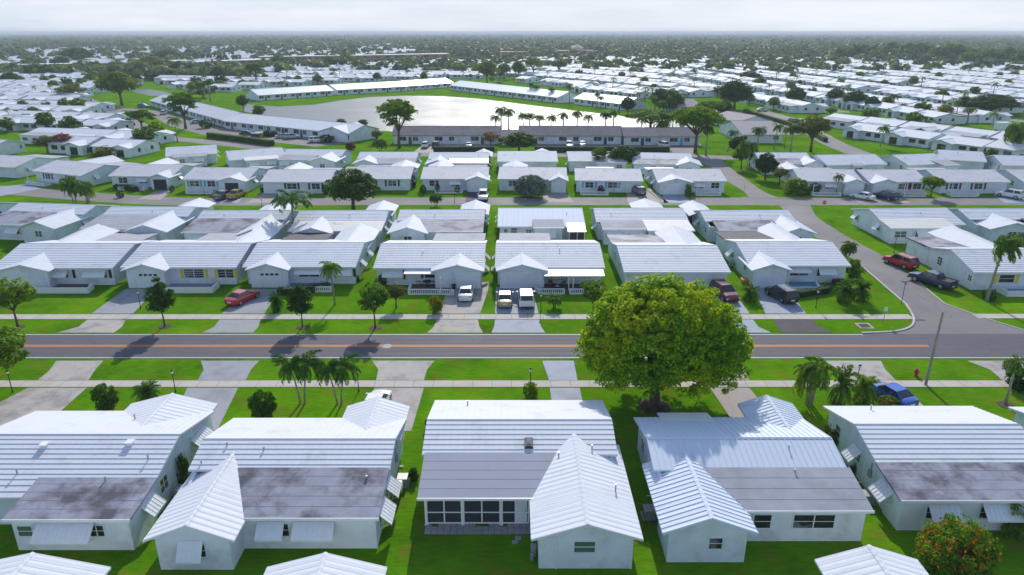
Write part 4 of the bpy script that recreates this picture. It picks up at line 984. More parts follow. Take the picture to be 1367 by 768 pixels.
# parking lots of the long buildings
def lot(pts, m_='asphalt_old'): return sheet('parking_lot', pts, 0.014, m_)
lot([(551, 204), (566, 192.5), (660, 192.5), (660, 198), (579, 198), (579, 204)], 'drive_brick')
lot([(714, 192), (937, 192), (925, 206), (900, 206), (893, 198), (714, 198)])
lot([(215, 152), (300, 172), (420, 183), (470, 191), (420, 196), (365, 190), (300, 186), (262, 178), (225, 168), (196, 150)])
lot([(945, 146), (1000, 150), (1045, 165), (1075, 180), (1050, 180), (1000, 172), (960, 162)])
# lake and banks
LAKE = [(330, 139), (370, 142.5), (420, 140), (450, 135), (490, 130), (540, 128), (590, 128.5), (640, 132), (700, 139.5), (760, 147), (820, 154), (870, 159), (915, 162), (945, 168), (930, 176), (880, 177), (545, 177), (470, 172), (400, 162), (350, 155), (325, 148)]
bank = W(LAKE); cx = sum(p[0] for p in bank) / len(bank); cy = sum(p[1] for p in bank) / len(bank)
sheet('lake_bank', [(cx + (x - cx) * 1.012, cy + (y - cy) * 1.018) for x, y in bank], 0.006, 'bank', world=True)
sheet('lake', bank, 0.012, 'lake_water', world=True)
sheet('pond', W([(172, 118), (200, 119.5), (222, 123), (235, 128), (200, 128), (180, 123)]), 0.012, 'lake_water', world=True)
# far streets (between rows) are laid by the fill further on; open ground far behind
sheet('fairway', W([(1165, 83), (1240, 84), (1290, 89), (1200, 89)]), 0.006, 'lawn', world=True)

# hairline cracks and repair patches in the road surface
mb = MB(); rc = random.Random(3)
def crack(x, y, ang, n, z):
    for _ in range(n):
        L = rc.uniform(.5, 1.4); x2, y2 = x + math.cos(ang) * L, y + math.sin(ang) * L
        if not (RN + .4 < y2 < RF - .4) and z < .016: break
        nx, ny = -math.sin(ang) * .022, math.cos(ang) * .022
        mb.poly([(x - nx, y - ny, z), (x2 - nx, y2 - ny, z), (x2 + nx, y2 + ny, z), (x + nx, y + ny, z)]); x, y = x2, y2; ang += rc.uniform(-.5, .5)
for k in range(60): crack(rc.uniform(-75, 75), rc.uniform(RN + .6, RF - .6), rc.choice([0, math.pi / 2, math.pi]) + rc.uniform(-.4, .4), rc.randint(2, 9), .0158)
for px, py in ((1270, 425), (1235, 400), (1200, 375), (1165, 350), (1120, 325), (1085, 300)):
    X, Y = at(px, py); crack(X, Y, rc.uniform(0, 3), 8, .0195)
tag(mb.build('road_cracks', 'asphalt_black'), kind='structure')
mb = MB()
for xa, xb, ya, yb in ((-31, -28.6, 66.2, 68.0), (-6, -3.2, 69.3, 71.2), (33, 35.5, 65.6, 67.6), (9, 10.2, 65.4, 67.2)): mb.poly([(xa, ya, .0152), (xb, ya, .0152), (xb, yb, .0152), (xa, yb, .0152)])
tag(mb.build('road_patches', 'tyre_track'), kind='structure')
# ---------------------------------------------------------------- long low apartment buildings
def longhouse(l, r, label, depth=11, eave=2.6, ridge=4.4, roof='shingle', z=None, unit=8.0, group='long single-storey apartment buildings', wall='white_stucco', hip=False, course=0, npane=True, rib=0):
    a, b = at(*l, eave), at(*r, eave); rot = math.atan2(b[1] - a[1], b[0] - a[0]); w = math.dist(a, b)
    c, s = math.cos(rot), math.sin(rot)
    loc = ((a[0] + b[0]) / 2 - s * depth / 2, (a[1] + b[1]) / 2 + c * depth / 2)
    root = tag(empty('apartment_building', (*loc, 0), rot), label, 'building', group)
    w2 = w / 2; d = depth / 2; mb = MB()
    mb.box(-w2 + .4, w2 - .4, -d + .7, -d + .9, 0, eave - .1); mb.box(-w2 + .4, w2 - .4, d - .7, d - .5, 0, eave - .1)
    for x in (-w2 + .4, w2 - .6):
        mb.hull([(x, p, q) for p, q in ((-d + .9, 0), (d - .7, 0), (d - .7, eave - .1), (0, ridge - .2), (-d + .9, eave - .1))], [(x + .2, p, q) for p, q in ((-d + .9, 0), (d - .7, 0), (d - .7, eave - .1), (0, ridge - .2), (-d + .9, eave - .1))])
    mb.build('wall', wall, root)
    mb = MB(); gable_roof(mb, 'x', -w2, w2, -d, 0, d, eave, ridge, eave, course, .05 if course else 0, ribs=rib); mb.build('roof', roof, root)
    rr = random.Random(int(l[0])); n = max(1, int(w / unit)); y = -d + .7
    T = face_T(('n', y)); k = 0
    for i in range(n):
        x = -w2 + (i + .5) * w / n
        for (dx, ww) in ((-unit * .28, 2.2), (unit * .2, 1.5)):
            if k < 44:
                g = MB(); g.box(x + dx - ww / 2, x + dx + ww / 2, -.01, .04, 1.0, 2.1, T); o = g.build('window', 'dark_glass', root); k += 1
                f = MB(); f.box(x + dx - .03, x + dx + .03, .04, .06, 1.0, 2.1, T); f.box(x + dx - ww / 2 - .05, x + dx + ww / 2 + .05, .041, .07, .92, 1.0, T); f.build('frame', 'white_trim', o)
        g = MB(); g.box(x - .45, x + .45, -.01, .05, 0, 2.05, T); g.build('door', rr.choice(['bronze_frame', 'garage_white', 'shutter_skyblue', 'bronze_frame', 'shutter_navy']), root)
    return root
longhouse((522.5, 181), (668, 181), 'long grey-roofed apartment block behind the tall open tree', ridge=4.6)
longhouse((668, 182.5), (693, 182.5), 'short low link with a grey roof between two long apartment blocks', ridge=3.9, depth=9)
longhouse((692, 181), (832, 181.5), 'middle grey-roofed apartment block beneath the row of palms', ridge=4.7)
longhouse((832.5, 182.5), (937, 182.5), 'right grey-roofed apartment block ending at the big umbrella tree', ridge=4.5)
longhouse((296, 161.5), (465, 179), 'long bright white roofed apartment block left of the lake', roof='tile_x', ridge=4.6, depth=14)
longhouse((465.5, 179), (499, 172.5), 'angled end block with a white roof at the lake corner', roof='tile_x', ridge=4.4, depth=12, unit=6)
longhouse((199, 134), (298, 161), 'white ribbed-roof apartment block running back from the lake', roof='tile_x', ridge=4.8, depth=13, rib=2.2)
longhouse((344.5, 127.5), (446, 121), 'bright white apartment block on the far left shore', roof='white_metal', depth=14, ridge=5, group='white apartment blocks round the far shore')
longhouse((450, 120.5), (545, 115.2), 'bright white apartment block on the far shore, second from the left', roof='white_metal', depth=16, ridge=5, group='white apartment blocks round the far shore')
longhouse((546, 114.8), (606, 110.5), 'shorter bright white apartment block at the bend of the far shore', roof='white_metal', depth=14, ridge=5, group='white apartment blocks round the far shore')
longhouse((600, 114), (744, 130.5), 'long bright white apartment block running down the right shore', roof='white_metal', depth=14, ridge=5, group='white apartment blocks round the far shore')
longhouse((764.5, 131.5), (835, 139.5), 'bright white apartment block at the right end of the far shore', roof='white_metal', depth=13, ridge=5, group='white apartment blocks round the far shore')
longhouse((991, 180), (1048, 180), 'grey-tan shingled building with a blank white end behind the palms', roof='shingle_light', depth=26, ridge=5.2, unit=20)
longhouse((948, 156), (986, 163), 'grey flat-pitched building behind the umbrella tree', roof='shingle_light', depth=14, ridge=4.4)
longhouse((906, 143), (938, 142), 'tan-grey shingle-roofed hall between the palms', roof='shingle_light', depth=16, ridge=5)
# far two-storey brown apartments
def brown(l, r, label, h=7.0, depth=13, m='brown_wall', nwin=12, roofm='white_metal'):
    a, b = at(*l), at(*r); rot = math.atan2(b[1] - a[1], b[0] - a[0]); w = math.dist(a, b)
    c, s = math.cos(rot), math.sin(rot); loc = ((a[0] + b[0]) / 2 - s * depth / 2, (a[1] + b[1]) / 2 + c * depth / 2)
    root = tag(empty('apartment_block', (*loc, 0), rot), label, 'building', 'far brown apartment blocks')
    mb = MB(); mb.box(-w/2, w/2, -depth/2, depth/2, 0, h); mb.build('wall', m, root)
    mb = MB(); mb.box(-w/2 - .8, w/2 + .8, -depth/2 - 1.4, depth/2 + 1, h, h + .5); mb.build('roof', roofm, root)
    T = face_T(('n', -depth / 2))
    for i in range(nwin):
        for z0 in (.6, 4.0):
            x = -w/2 + (i + .5) * w / nwin; g = MB(); g.box(x - w / nwin * .26, x + w / nwin * .26, -.01, .08, z0, z0 + 2.0, T); g.build('window', 'dark_glass', root)
    mb = MB(); mb.box(-w/2, w/2, -depth/2 - 1.3, -depth/2 - .1, 3.3, 3.5)
    for i in range(nwin + 1):
        x = -w/2 + i * (w - .5) / nwin; mb.box(x, x + .4, -depth/2 - 1.3, -depth/2 - .9, 3.5, h); mb.box(x, x + .4, -depth/2 - 1.3, -depth/2 - .9, 0, 3.3)
    mb.build('balcony', m, root); return root
brown((-60, 101.5), (150, 97), 'long brown two-storey apartment block at the left edge')
brown((150, 97.5), (256, 92), 'brown two-storey apartment block behind the spreading trees')
brown((240, 94), (370, 88), 'low brown apartment block left of centre, trees before it', h=6)
brown((350, 86), (452, 84), 'brown apartment block with a thin white roof edge left of centre')
brown((440, 84.5), (600, 80.5), 'brown apartment block behind the far cottages at centre')
brown((668, 77), (708, 77), 'white hall with a pink roof edge far behind the lake', m='white_stucco', nwin=4, roofm='orange_roof', h=6.5, depth=30)
r_ = brown((746, 75.5), (798, 75), 'cream clubhouse with an orange tiled roof and a central dome far behind', m='cream', nwin=7, roofm='orange_roof', h=7, depth=24)
mb = MB(); mb.tube((0, -6, 7.4), (0, -6, 11), 9, 8, n=12); mb.tube((0, -6, 11), (0, -6, 15), 8.6, 1.2, n=12); mb.build('dome', 'cream', r_)
brown((1118, 78), (1165, 80), 'pale long building at the edge of the woods on the right', m='white_stucco', nwin=8, roofm='blue_roof_far', h=6)
brown((1325, 83), (1341, 83), 'blue-roofed hall among the trees far right', m='white_stucco', nwin=3, roofm='blue_roof_far', h=8, depth=60)
# ---------------------------------------------------------------- foliage
leaf_mat('leaf_shade_tree', (0.08, 0.25, 0.008), (0.27, 0.44, 0.012), (0.66, 0.60, 0.02), 0.5, big=0.22, spread=(0.26, 0.48, 0.78))
leaf_mat('leaf_mid', (0.04, 0.12, 0.010), (0.10, 0.215, 0.014), (0.20, 0.31, 0.02), 0.45)
leaf_mat('leaf_dark', (0.022, 0.07, 0.009), (0.055, 0.135, 0.013), (0.11, 0.20, 0.02), 0.38)
leaf_mat('leaf_lime', (0.07, 0.13, 0.012), (0.14, 0.22, 0.02), (0.24, 0.29, 0.03), 0.4)
leaf_mat('leaf_olive', (0.06, 0.085, 0.018), (0.12, 0.15, 0.025), (0.20, 0.22, 0.035), 0.38)
leaf_mat('leaf_palm', (0.03, 0.10, 0.012), (0.08, 0.19, 0.016), (0.20, 0.31, 0.03), 0.4)
leaf_mat('leaf_silver', (0.09, 0.14, 0.10), (0.16, 0.22, 0.16), (0.24, 0.30, 0.22), 0.2)
leaf_mat('leaf_red', (0.10, 0.02, 0.02), (0.22, 0.06, 0.05), (0.30, 0.13, 0.08), 0.3)
leaf_mat('leaf_bronze', (0.12, 0.06, 0.025), (0.22, 0.11, 0.05), (0.30, 0.18, 0.08), 0.3)
leaf_mat('leaf_orange', (0.35, 0.08, 0.01), (0.55, 0.14, 0.02), (0.65, 0.30, 0.02), 0.3)
leaf_mat('leaf_yellowgreen', (0.13, 0.17, 0.015), (0.24, 0.25, 0.02), (0.38, 0.33, 0.03), 0.35)
leaf_mat('leaf_farwood', (0.035, 0.095, 0.012), (0.075, 0.165, 0.018), (0.14, 0.24, 0.03), 0.4)
leaf_mat('leaf_woods', (0.045, 0.080, 0.032), (0.080, 0.125, 0.045), (0.15, 0.195, 0.065), 0.35, big=0.012, spread=(0.3, 0.5, 0.75))

def leaf_quads(C, Nn, size, jitter=0.8, aspect=0.55):
    """one quad per centre C (n,3) facing roughly Nn"""
    n = len(C)
    nn = Nn + rng.normal(0, jitter, (n, 3)); nn /= np.linalg.norm(nn, axis=1)[:, None] + 1e-9
    t = rng.normal(0, 1, (n, 3)); t -= nn * (t * nn).sum(1)[:, None]; t /= np.linalg.norm(t, axis=1)[:, None] + 1e-9
    b = np.cross(nn, t)
    s = size * rng.uniform(.65, 1.3, n)[:, None]
    tv = t * s; bv = b * s * aspect
    V = np.empty((n, 4, 3)); V[:, 0] = C - tv; V[:, 1] = C - bv + nn * s * .12; V[:, 2] = C + tv; V[:, 3] = C + bv + nn * s * .12
    return V.reshape(-1, 3)
def crown(lobes, nclump, clump_r, nleaf, size, inner=0.25, flat=1.0, jitter=.8, bottom=-1.0):
    lobes = np.array(lobes, dtype=float); vol = lobes[:, 3] * lobes[:, 4] * lobes[:, 5]
    idx = rng.choice(len(lobes), nclump, p=vol / vol.sum()); L = lobes[idx]
    d = rng.normal(0, 1, (nclump, 3)); d /= np.linalg.norm(d, axis=1)[:, None]
    d[:, 2] = np.where(d[:, 2] < bottom, -d[:, 2] * .5, d[:, 2])
    rad = np.where(rng.random(nclump) < inner, rng.uniform(.3, .85, nclump), rng.uniform(.86, 1.04, nclump))
    cc = L[:, :3] + d * L[:, 3:6] * rad[:, None]
    cr = clump_r * rng.uniform(.6, 1.35, nclump)
    q = rng.normal(0, 1, (nclump, nleaf, 3)); q /= np.linalg.norm(q, axis=2)[:, :, None]
    q[:, :, 2] = np.abs(q[:, :, 2]) * np.where(rng.random((nclump, nleaf)) < .8, 1, -1)
    rr = rng.uniform(.5, 1.0, (nclump, nleaf)) ** .6
    pos = cc[:, None, :] + q * rr[:, :, None] * cr[:, None, None] * np.array([1, 1, .75 * flat])
    nn = q * .8 + d[:, None, :] * .5 + np.array([0, 0, .35])
    return leaf_quads(pos.reshape(-1, 3), nn.reshape(-1, 3), size, jitter)
def quads_of(V): return np.arange(len(V), dtype=np.int32).reshape(-1, 4)
def obj_np(name, V, mats, parent=None, midx=None):
    o = bpy.data.objects.new(name, np_mesh(name, V, quads_of(V), mats, midx)); COL.objects.link(o)
    if parent is not None: o.parent = parent
    return o
def tree_proto(name, cat, H, trunk_r, trunk_h, lobes, nclump, clump_r, nleaf, size, leaf, limbs=5, bark='bark', lean=0.0, **kw):
    root = empty(name, (0, 0, -500)); root['category'] = cat
    mb = MB(); tz = trunk_h
    pts = [(0, 0, -.1), (lean * .3, 0, tz * .5), (lean, .05, tz)]
    mb.path(pts, [trunk_r * 1.25, trunk_r * .9, trunk_r * .75], 9)
    for k in range(limbs):
        Lb = lobes[k % len(lobes)]; a = 2 * math.pi * k / max(1, limbs) + .4
        e = Vector((Lb[0] + math.cos(a) * Lb[3] * .6, Lb[1] + math.sin(a) * Lb[4] * .6, Lb[2] + Lb[5] * .35))
        s = Vector((lean * .9, 0, tz * .92)); m_ = s.lerp(e, .5) + Vector((math.cos(a) * .2, math.sin(a) * .2, .1 * H * .3))
        mb.path([s, m_, e], [trunk_r * .6, trunk_r * .35, trunk_r * .1], 6)
    mb.build('trunk', bark, root, smooth=True)
    V = crown(lobes, nclump, clump_r, nleaf, size, **kw)
    obj_np('crown', V, [leaf], root)
    root['_h'] = H; root['_w'] = 2 * max(abs(l[0]) + l[3] for l in lobes)
    return root
PR = {}
def ring(n, R0, r, z, rz, ph=0): return [(R0 * math.cos(ph + 2 * math.pi * k / n), R0 * math.sin(ph + 2 * math.pi * k / n), z + (.25 if k % 2 else -.2), r, r, rz) for k in range(n)]
PR['round'] = tree_proto('round_tree', 'tree', 6.2, .22, 2.2, [(0, 0, 3.9, 2.3, 2.3, 2.1)] + ring(6, 1.7, 1.35, 3.5, 1.2), 260, .55, 55, .17, 'leaf_dark', inner=.3)
PR['roundlight'] = tree_proto('round_tree', 'tree', 6.2, .2, 2.2, [(0, 0, 4.0, 2.1, 2.1, 2.0)] + ring(5, 1.7, 1.2, 3.6, 1.1), 170, .55, 45, .18, 'leaf_mid', inner=.3)
PR['lime'] = tree_proto('lime_green_tree', 'tree', 8.5, .28, 3.0, [(0, 0, 6, 2.8, 2.8, 2.2)] + ring(6, 2.8, 1.5, 5.4, 1.3), 190, .75, 42, .24, 'leaf_lime', inner=.25)
PR['street'] = tree_proto('street_tree', 'tree', 5.6, .09, 1.8, [(0, 0, 3.5, 1.25, 1.25, 1.5), (0.1, 0, 4.7, .7, .7, .85), (-.5, .2, 2.8, .9, .9, .7), (.6, -.1, 3.0, .9, .9, .7)], 130, .36, 42, .13, 'leaf_dark', limbs=6, inner=.4)
PR['street2'] = tree_proto('street_tree', 'tree', 5.4, .10, 1.9, [(0, 0, 3.7, 1.5, 1.5, 1.3), (-.9, 0, 3.0, .9, .9, .6), (1.0, .2, 3.3, .85, .85, .7)], 95, .34, 34, .13, 'leaf_mid', limbs=7, inner=.4)
PR['open'] = tree_proto('spreading_tree', 'tree', 10.5, .32, 3.6, [(0, 0, 8.0, 3.0, 3.0, 1.6), (-2.8, .5, 7.0, 2.1, 2.1, .9), (2.7, -.4, 7.8, 2.2, 2.2, 1.0), (.5, 2.4, 7.5, 2, 2, 1), (-.6, -2.2, 6.4, 1.9, 1.9, .9), (2.6, .4, 5.6, 1.6, 1.6, .8), (-3.2, 0, 5.2, 1.2, 1.2, .5)], 210, .7, 48, .2, 'leaf_mid', limbs=9, inner=.35, flat=.6)
PR['umbrella'] = tree_proto('umbrella_tree', 'tree', 8.0, .35, 3.4, [(0, 0, 6.3, 4.2, 4.2, 1.3)] + ring(7, 3.6, 1.9, 5.9, .9), 280, .7, 45, .2, 'leaf_mid', limbs=9, inner=.25, flat=.7)
PR['olive'] = tree_proto('thin_leaved_tree', 'tree', 8.0, .25, 2.8, [(0, 0, 5.6, 2.4, 2.4, 1.8), (-2.2, 0, 4.9, 1.6, 1.6, 1.1), (2.3, .2, 5.2, 1.7, 1.7, 1.2), (0, 2, 5.6, 1.6, 1.6, 1)], 130, .65, 38, .18, 'leaf_olive', limbs=9, inner=.4)
PR['red'] = tree_proto('reddish_tree', 'tree', 5.0, .14, 1.6, [(0, 0, 3.2, 1.9, 1.9, 1.6)], 90, .5, 38, .15, 'leaf_red', limbs=7, inner=.4)
PR['bronze'] = tree_proto('bronze_leaved_tree', 'tree', 5.0, .14, 1.4, [(0, 0, 3.1, 2.0, 2.0, 1.7)], 70, .5, 34, .14, 'leaf_bronze', limbs=9, inner=.5)
PR['pine'] = tree_proto('pine_tree', 'tree', 9.0, .22, 2.0, [(0, 0, 3.2, 2.4, 2.4, 1.0), (0, 0, 4.8, 1.9, 1.9, 1.0), (0, 0, 6.3, 1.4, 1.4, 1.0), (0, 0, 7.8, .8, .8, .9)], 170, .5, 40, .16, 'leaf_dark', limbs=8, inner=.4)
PR['farround'] = tree_proto('distant_round_tree', 'tree', 7.0, .25, 2.2, [(0, 0, 4.5, 2.8, 2.8, 2.2)] + ring(5, 2.0, 1.5, 4.0, 1.4), 80, .8, 18, .45, 'leaf_farwood', limbs=3)
PR['farmid'] = tree_proto('distant_green_tree', 'tree', 7.0, .25, 2.2, [(0, 0, 4.7, 2.8, 2.8, 2.0)] + ring(5, 2.2, 1.4, 4.2, 1.3, .5), 75, .8, 15, .5, 'leaf_mid', limbs=3)
PR['farlime'] = tree_proto('distant_lime_tree', 'tree', 7.5, .25, 2.6, [(0, 0, 5.2, 3.0, 3.0, 1.9)] + ring(5, 2.5, 1.3, 4.9, 1.1, .5), 75, .8, 15, .5, 'leaf_lime', limbs=4)

def bush_proto(name, cat, lobes, nclump, clump_r, nleaf, size, leaf, extra=None, H=None, **kw):
    root = empty(name, (0, 0, -500)); root['category'] = cat
    V = crown(lobes, nclump, clump_r, nleaf, size, **kw); obj_np('foliage', V, [leaf], root)
    mb = MB()
    for k in range(5):
        a = k * 1.3; mb.path([(0, 0, -.05), (math.cos(a) * .25, math.sin(a) * .25, .4), (math.cos(a) * .6, math.sin(a) * .6, .9)], [.05, .04, .015], 5)
    mb.build('stem', 'bark', root)
    if extra:
        V = crown(lobes, extra[0], .14, extra[1], extra[2], inner=0, bottom=.0); obj_np('blossom', V, [extra[3]], root)
    root['_h'] = H or max(l[2] + l[5] for l in lobes); root['_w'] = 2 * max(abs(l[0]) + l[3] for l in lobes)
    return root
PR['bush'] = bush_proto('round_bush', 'bush', [(0, 0, .85, 1.0, 1.0, .95)], 110, .25, 40, .09, 'leaf_dark', inner=.2)
PR['bushmid'] = bush_proto('round_bush', 'bush', [(0, 0, .85, 1.0, 1.0, .85), (.5, .1, .7, .7, .7, .6)], 90, .28, 34, .10, 'leaf_mid', inner=.3)
PR['bushlime'] = bush_proto('bright_bush', 'bush', [(0, 0, .85, 1.0, 1.0, .85), (.6, .1, .7, .7, .7, .6)], 80, .28, 30, .10, 'leaf_yellowgreen', inner=.3)
PR['silver'] = bush_proto('silvery_bush', 'bush', [(0, 0, 1.8, 2.5, 2.3, 1.7), (-1.4, 0, 1.4, 1.5, 1.5, 1.2), (1.5, 0, 1.5, 1.5, 1.5, 1.3)], 330, .38, 45, .12, 'leaf_silver', inner=.2)
PR['ball'] = bush_proto('clipped_bush', 'bush', [(0, 0, .9, .95, .95, .95)], 130, .14, 45, .07, 'leaf_dark', inner=.1)
PR['flower'] = bush_proto('flowering_bush', 'bush', [(0, 0, .85, 1.0, 1.0, .85), (-.5, .2, .7, .7, .7, .6)], 80, .26, 36, .09, 'leaf_mid', extra=(60, 5, .09, 'leaf_orange'), inner=.3)
PR['flowerbig'] = bush_proto('flowering_bush', 'bush', [(0, 0, 1.2, 1.9, 1.7, 1.2), (-1.0, .2, 1.0, 1.2, 1.2, .9), (1.1, -.1, 1.0, 1.1, 1.1, .9)], 260, .34, 40, .085, 'leaf_mid', extra=(190, 4, .09, 'leaf_orange'), inner=.3)
PR['redbush'] = bush_proto('red_bush', 'bush', [(0, 0, .8, 1.1, 1.1, .8)], 80, .25, 34, .10, 'leaf_red')

def palm_proto(name, H, r, nf, L, droop, leaf='leaf_palm', lean=.5, leaflet=.55, bark='palm_bark', upright=.6, coco=False, wind=0.0, clump=1, width=.05, npair=24):
    root = empty(name, (0, 0, -500)); root['category'] = 'palm tree'
    tr = MB(); Vs = []; nuts = MB()
    for c in range(clump):
        ca = 2 * math.pi * c / clump + .5; off = 0 if clump == 1 else .25
        h = H * (1 if c == 0 else rng.uniform(.75, .95)); le = lean * (1 if clump == 1 else 1.0)
        bx, by = math.cos(ca) * off, math.sin(ca) * off; tx, ty = bx + math.cos(ca) * le, by + math.sin(ca) * le * .6
        if clump == 1: tx, ty = lean, 0
        pts = [(bx, by, -.1), (bx + (tx - bx) * .15, by + (ty - by) * .15, h * .3), (bx + (tx - bx) * .5, by + (ty - by) * .5, h * .65), (tx, ty, h)]
        tr.path(pts, [r * 1.5, r * 1.05, r * .9, r * .8], 9)
        top = np.array([tx, ty, h])
        for k in range(nf):
            a = 2 * math.pi * k / nf * 1.0 + rng.uniform(-.25, .25) + c; el0 = upright * rng.uniform(-.5, 1.5) + (.25 if k % 2 else -.15)
            n = 9; ts = np.linspace(0, 1, n); LL = L * rng.uniform(.8, 1.1)
            p = top.copy(); P = [p.copy()]; el = el0; step = LL / (n - 1)
            for j in range(n - 1):
                dv = np.array([math.cos(a) * math.cos(el) + wind * .5, math.sin(a) * math.cos(el), math.sin(el)]); p = p + dv * step / max(.6, np.linalg.norm(dv)); P.append(p.copy())
                el -= droop / (n - 1) * rng.uniform(.8, 1.2)
            P = np.array(P); m_ = npair
            tt = np.linspace(.06, 1, m_); idx = tt * (n - 1); i0 = np.minimum(idx.astype(int), n - 2); f = (idx - i0)[:, None]
            C = P[i0] * (1 - f) + P[i0 + 1] * f; T = P[i0 + 1] - P[i0]; T /= np.linalg.norm(T, axis=1)[:, None]
            side = np.cross(T, [0, 0, 1]); side /= np.linalg.norm(side, axis=1)[:, None] + 1e-9; up = np.cross(side, T)
            ll = leaflet * LL / 3 * np.sin(np.pi * np.clip(tt * .85 + .12, 0, 1)) ** .7
            for sgn in (-1, 1):
                D = side * sgn * .8 + T * .5 - up * rng.uniform(.15, .7) + rng.normal(0, .1, (m_, 3)); D /= np.linalg.norm(D, axis=1)[:, None]
                E = C + D * ll[:, None]; wv = T * width * LL / 3
                M = C + D * ll[:, None] * .5 - up * .0
                V = np.stack([C - wv, M - wv * 1.2 , E, M + wv * 1.2 + up * .01], 1).reshape(-1, 3); Vs.append(V)
            wr = up * .02; sv = side * .025
            V = np.stack([P[:-1] - side[0] * .03, P[1:] - side[0] * .02, P[1:] + side[0] * .02, P[:-1] + side[0] * .03], 1).reshape(-1, 3); Vs.append(V)
        if coco:
            for k in range(7):
                a = k * .9; nuts.tube((tx + math.cos(a) * .2, ty + math.sin(a) * .2, h - .25), (tx + math.cos(a) * .32, ty + math.sin(a) * .32, h - .65), .15, .12, 7)
    tr.build('trunk', bark, root, smooth=True)
    obj_np('crown', np.concatenate(Vs), [leaf], root)
    if coco: nuts.build('coconuts', 'coconut', root)
    root['_h'] = H + L * .35; root['_w'] = 2 * L * .85
    return root
PR['coco'] = palm_proto('coconut_palm', 6.2, .14, 24, 2.9, 1.9, lean=.5, leaflet=.7, width=.065)
PR['coco2'] = palm_proto('coconut_palm', 6.6, .13, 22, 2.7, 2.1, lean=-.7, leaflet=.7, width=.065)
PR['royal'] = palm_proto('royal_palm', 7.0, .17, 22, 2.5, 2.3, lean=.05, upright=.75, leaflet=.75, width=.07)
PR['windy'] = palm_proto('coconut_palm', 6.2, .2, 30, 3.1, 1.9, lean=.9, wind=1.3, coco=True, npair=32, leaflet=.75, width=.06)
PR['clump'] = palm_proto('clustered_palm', 2.7, .08, 17, 1.9, 2.0, lean=.7, clump=4, leaflet=.8, width=.08)
PR['pair'] = palm_proto('double_palm', 3.9, .10, 24, 2.3, 1.75, lean=1.0, clump=2, leaflet=.75, width=.07, npair=26, upright=.75)
PR['fan'] = palm_proto('low_fan_palm', .75, .12, 60, 1.45, 1.7, lean=.0, upright=1.05, leaflet=.75, width=.07, npair=18)
PR['farpalm'] = palm_proto('distant_palm', 6.6, .16, 11, 2.6, 2.1, lean=.3, npair=9, width=.13, leaflet=.7)

for p_ in PR.values():
    zs = []; rs = []
    for ch in p_.children:
        n_ = len(ch.data.vertices); co = np.empty(n_ * 3, dtype=np.float32); ch.data.vertices.foreach_get('co', co); co = co.reshape(-1, 3)
        zs.append(np.percentile(co[:, 2], 99.5)); rs.append(np.percentile(np.hypot(co[:, 0], co[:, 1]), 98))
    p_['_h'] = float(max(zs)); p_['_w'] = float(2 * max(rs))
def bigtree():
    x, y = at(873, 543); root = tag(empty('shade_tree', (x, y, 0)), 'huge round yellow-green shade tree overhanging the road', 'tree')
    mb = MB(); mb.path([(0, 0, -.1), (.05, 0, .5), (0, .1, 1.6), (.1, .3, 3.2)], [.75, .5, .42, .4], 12)
    for k in range(11):
        a = k * .62; R0 = 3.2 + (k % 3) * 1.4
        mb.path([(.05, .2, 1.7 + .12 * k), (math.cos(a) * R0 * .4, 2 + math.sin(a) * R0 * .4 - 1.2, 4.0), (math.cos(a) * R0, 2 + math.sin(a) * R0, 6.6 + (k % 2))], [.26, .15, .05], 7)
    for k in range(7):
        a = k * .9; mb.path([(math.cos(a) * .4, math.sin(a) * .4, .35), (math.cos(a) * .9, math.sin(a) * .9, .02)], [.16, .06], 6)
    mb.build('trunk', 'bark', root, smooth=True)
    lobes = [(.6, 1.4, 5.3, 6.3, 5.6, 4.9)]
    for k in range(13):
        a = 2 * math.pi * k / 13; rr_ = rng.uniform(.9, 1.05)
        lobes.append((.6 + math.cos(a) * 4.9 * rr_, 1.4 + math.sin(a) * 4.3 * rr_, 4.1 + rng.uniform(-.7, 1.0), 2.1, 2.1, 1.7))
    for k in range(9):
        a = 2 * math.pi * k / 9 + .3; lobes.append((.6 + math.cos(a) * 3.2, 1.4 + math.sin(a) * 2.9, 7.2 + rng.uniform(-.3, .6), 2.0, 2.0, 1.6))
    lobes.append((.4, 1.6, 8.6, 2.4, 2.2, 1.5))
    V = crown(lobes, 2300, .48, 60, .13, inner=.2, jitter=.5, bottom=-.55); V[:, 0] = V[:, 0] * 1.07 + .1; V[:, 2] *= 1.08
    V[:, 2] = np.maximum(V[:, 2], 1.3)
    obj_np('crown', V, ['leaf_shade_tree'], root)
    mb = MB(); mb.tube((0, 0, -.05), (0, 0, .03), 1.5, 1.45, 18); tag(mb.build('mulch_bed', 'mulch', None, loc=(x, y, 0)), kind='structure')
bigtree()
USED = set()
def put(kind, xy, hm, wm=None, rot=None, label=None, group=None, world=False, cat=None):
    p = PR[kind]; x, y = xy if world else at(*xy)
    s = hm / p['_h']; sx = s if wm is None else wm / p['_w']
    r = rng.uniform(0, 6.28) if rot is None else rot
    c = copy_tree(p, (x, y, 0), r, (sx, sx, s), label, group)
    for k in ('_h', '_w'):
        if k in c: del c[k]
    return c
def plant(kind, x, y, hpx, label, wpx=None, rot=None, group=None):
    X, Y = at(x, y); k = pxm(Y) * math.cos(math.atan(CAM_H / Y))
    hm = hpx / k; return put(kind, (x, y), hm, None if wpx is None else wpx / pxm(Y), rot, label, group)
GT = 'young street trees along the verge'; GP = 'palms behind the grey-roofed blocks'; GF = 'palms on the lawn by the third street'
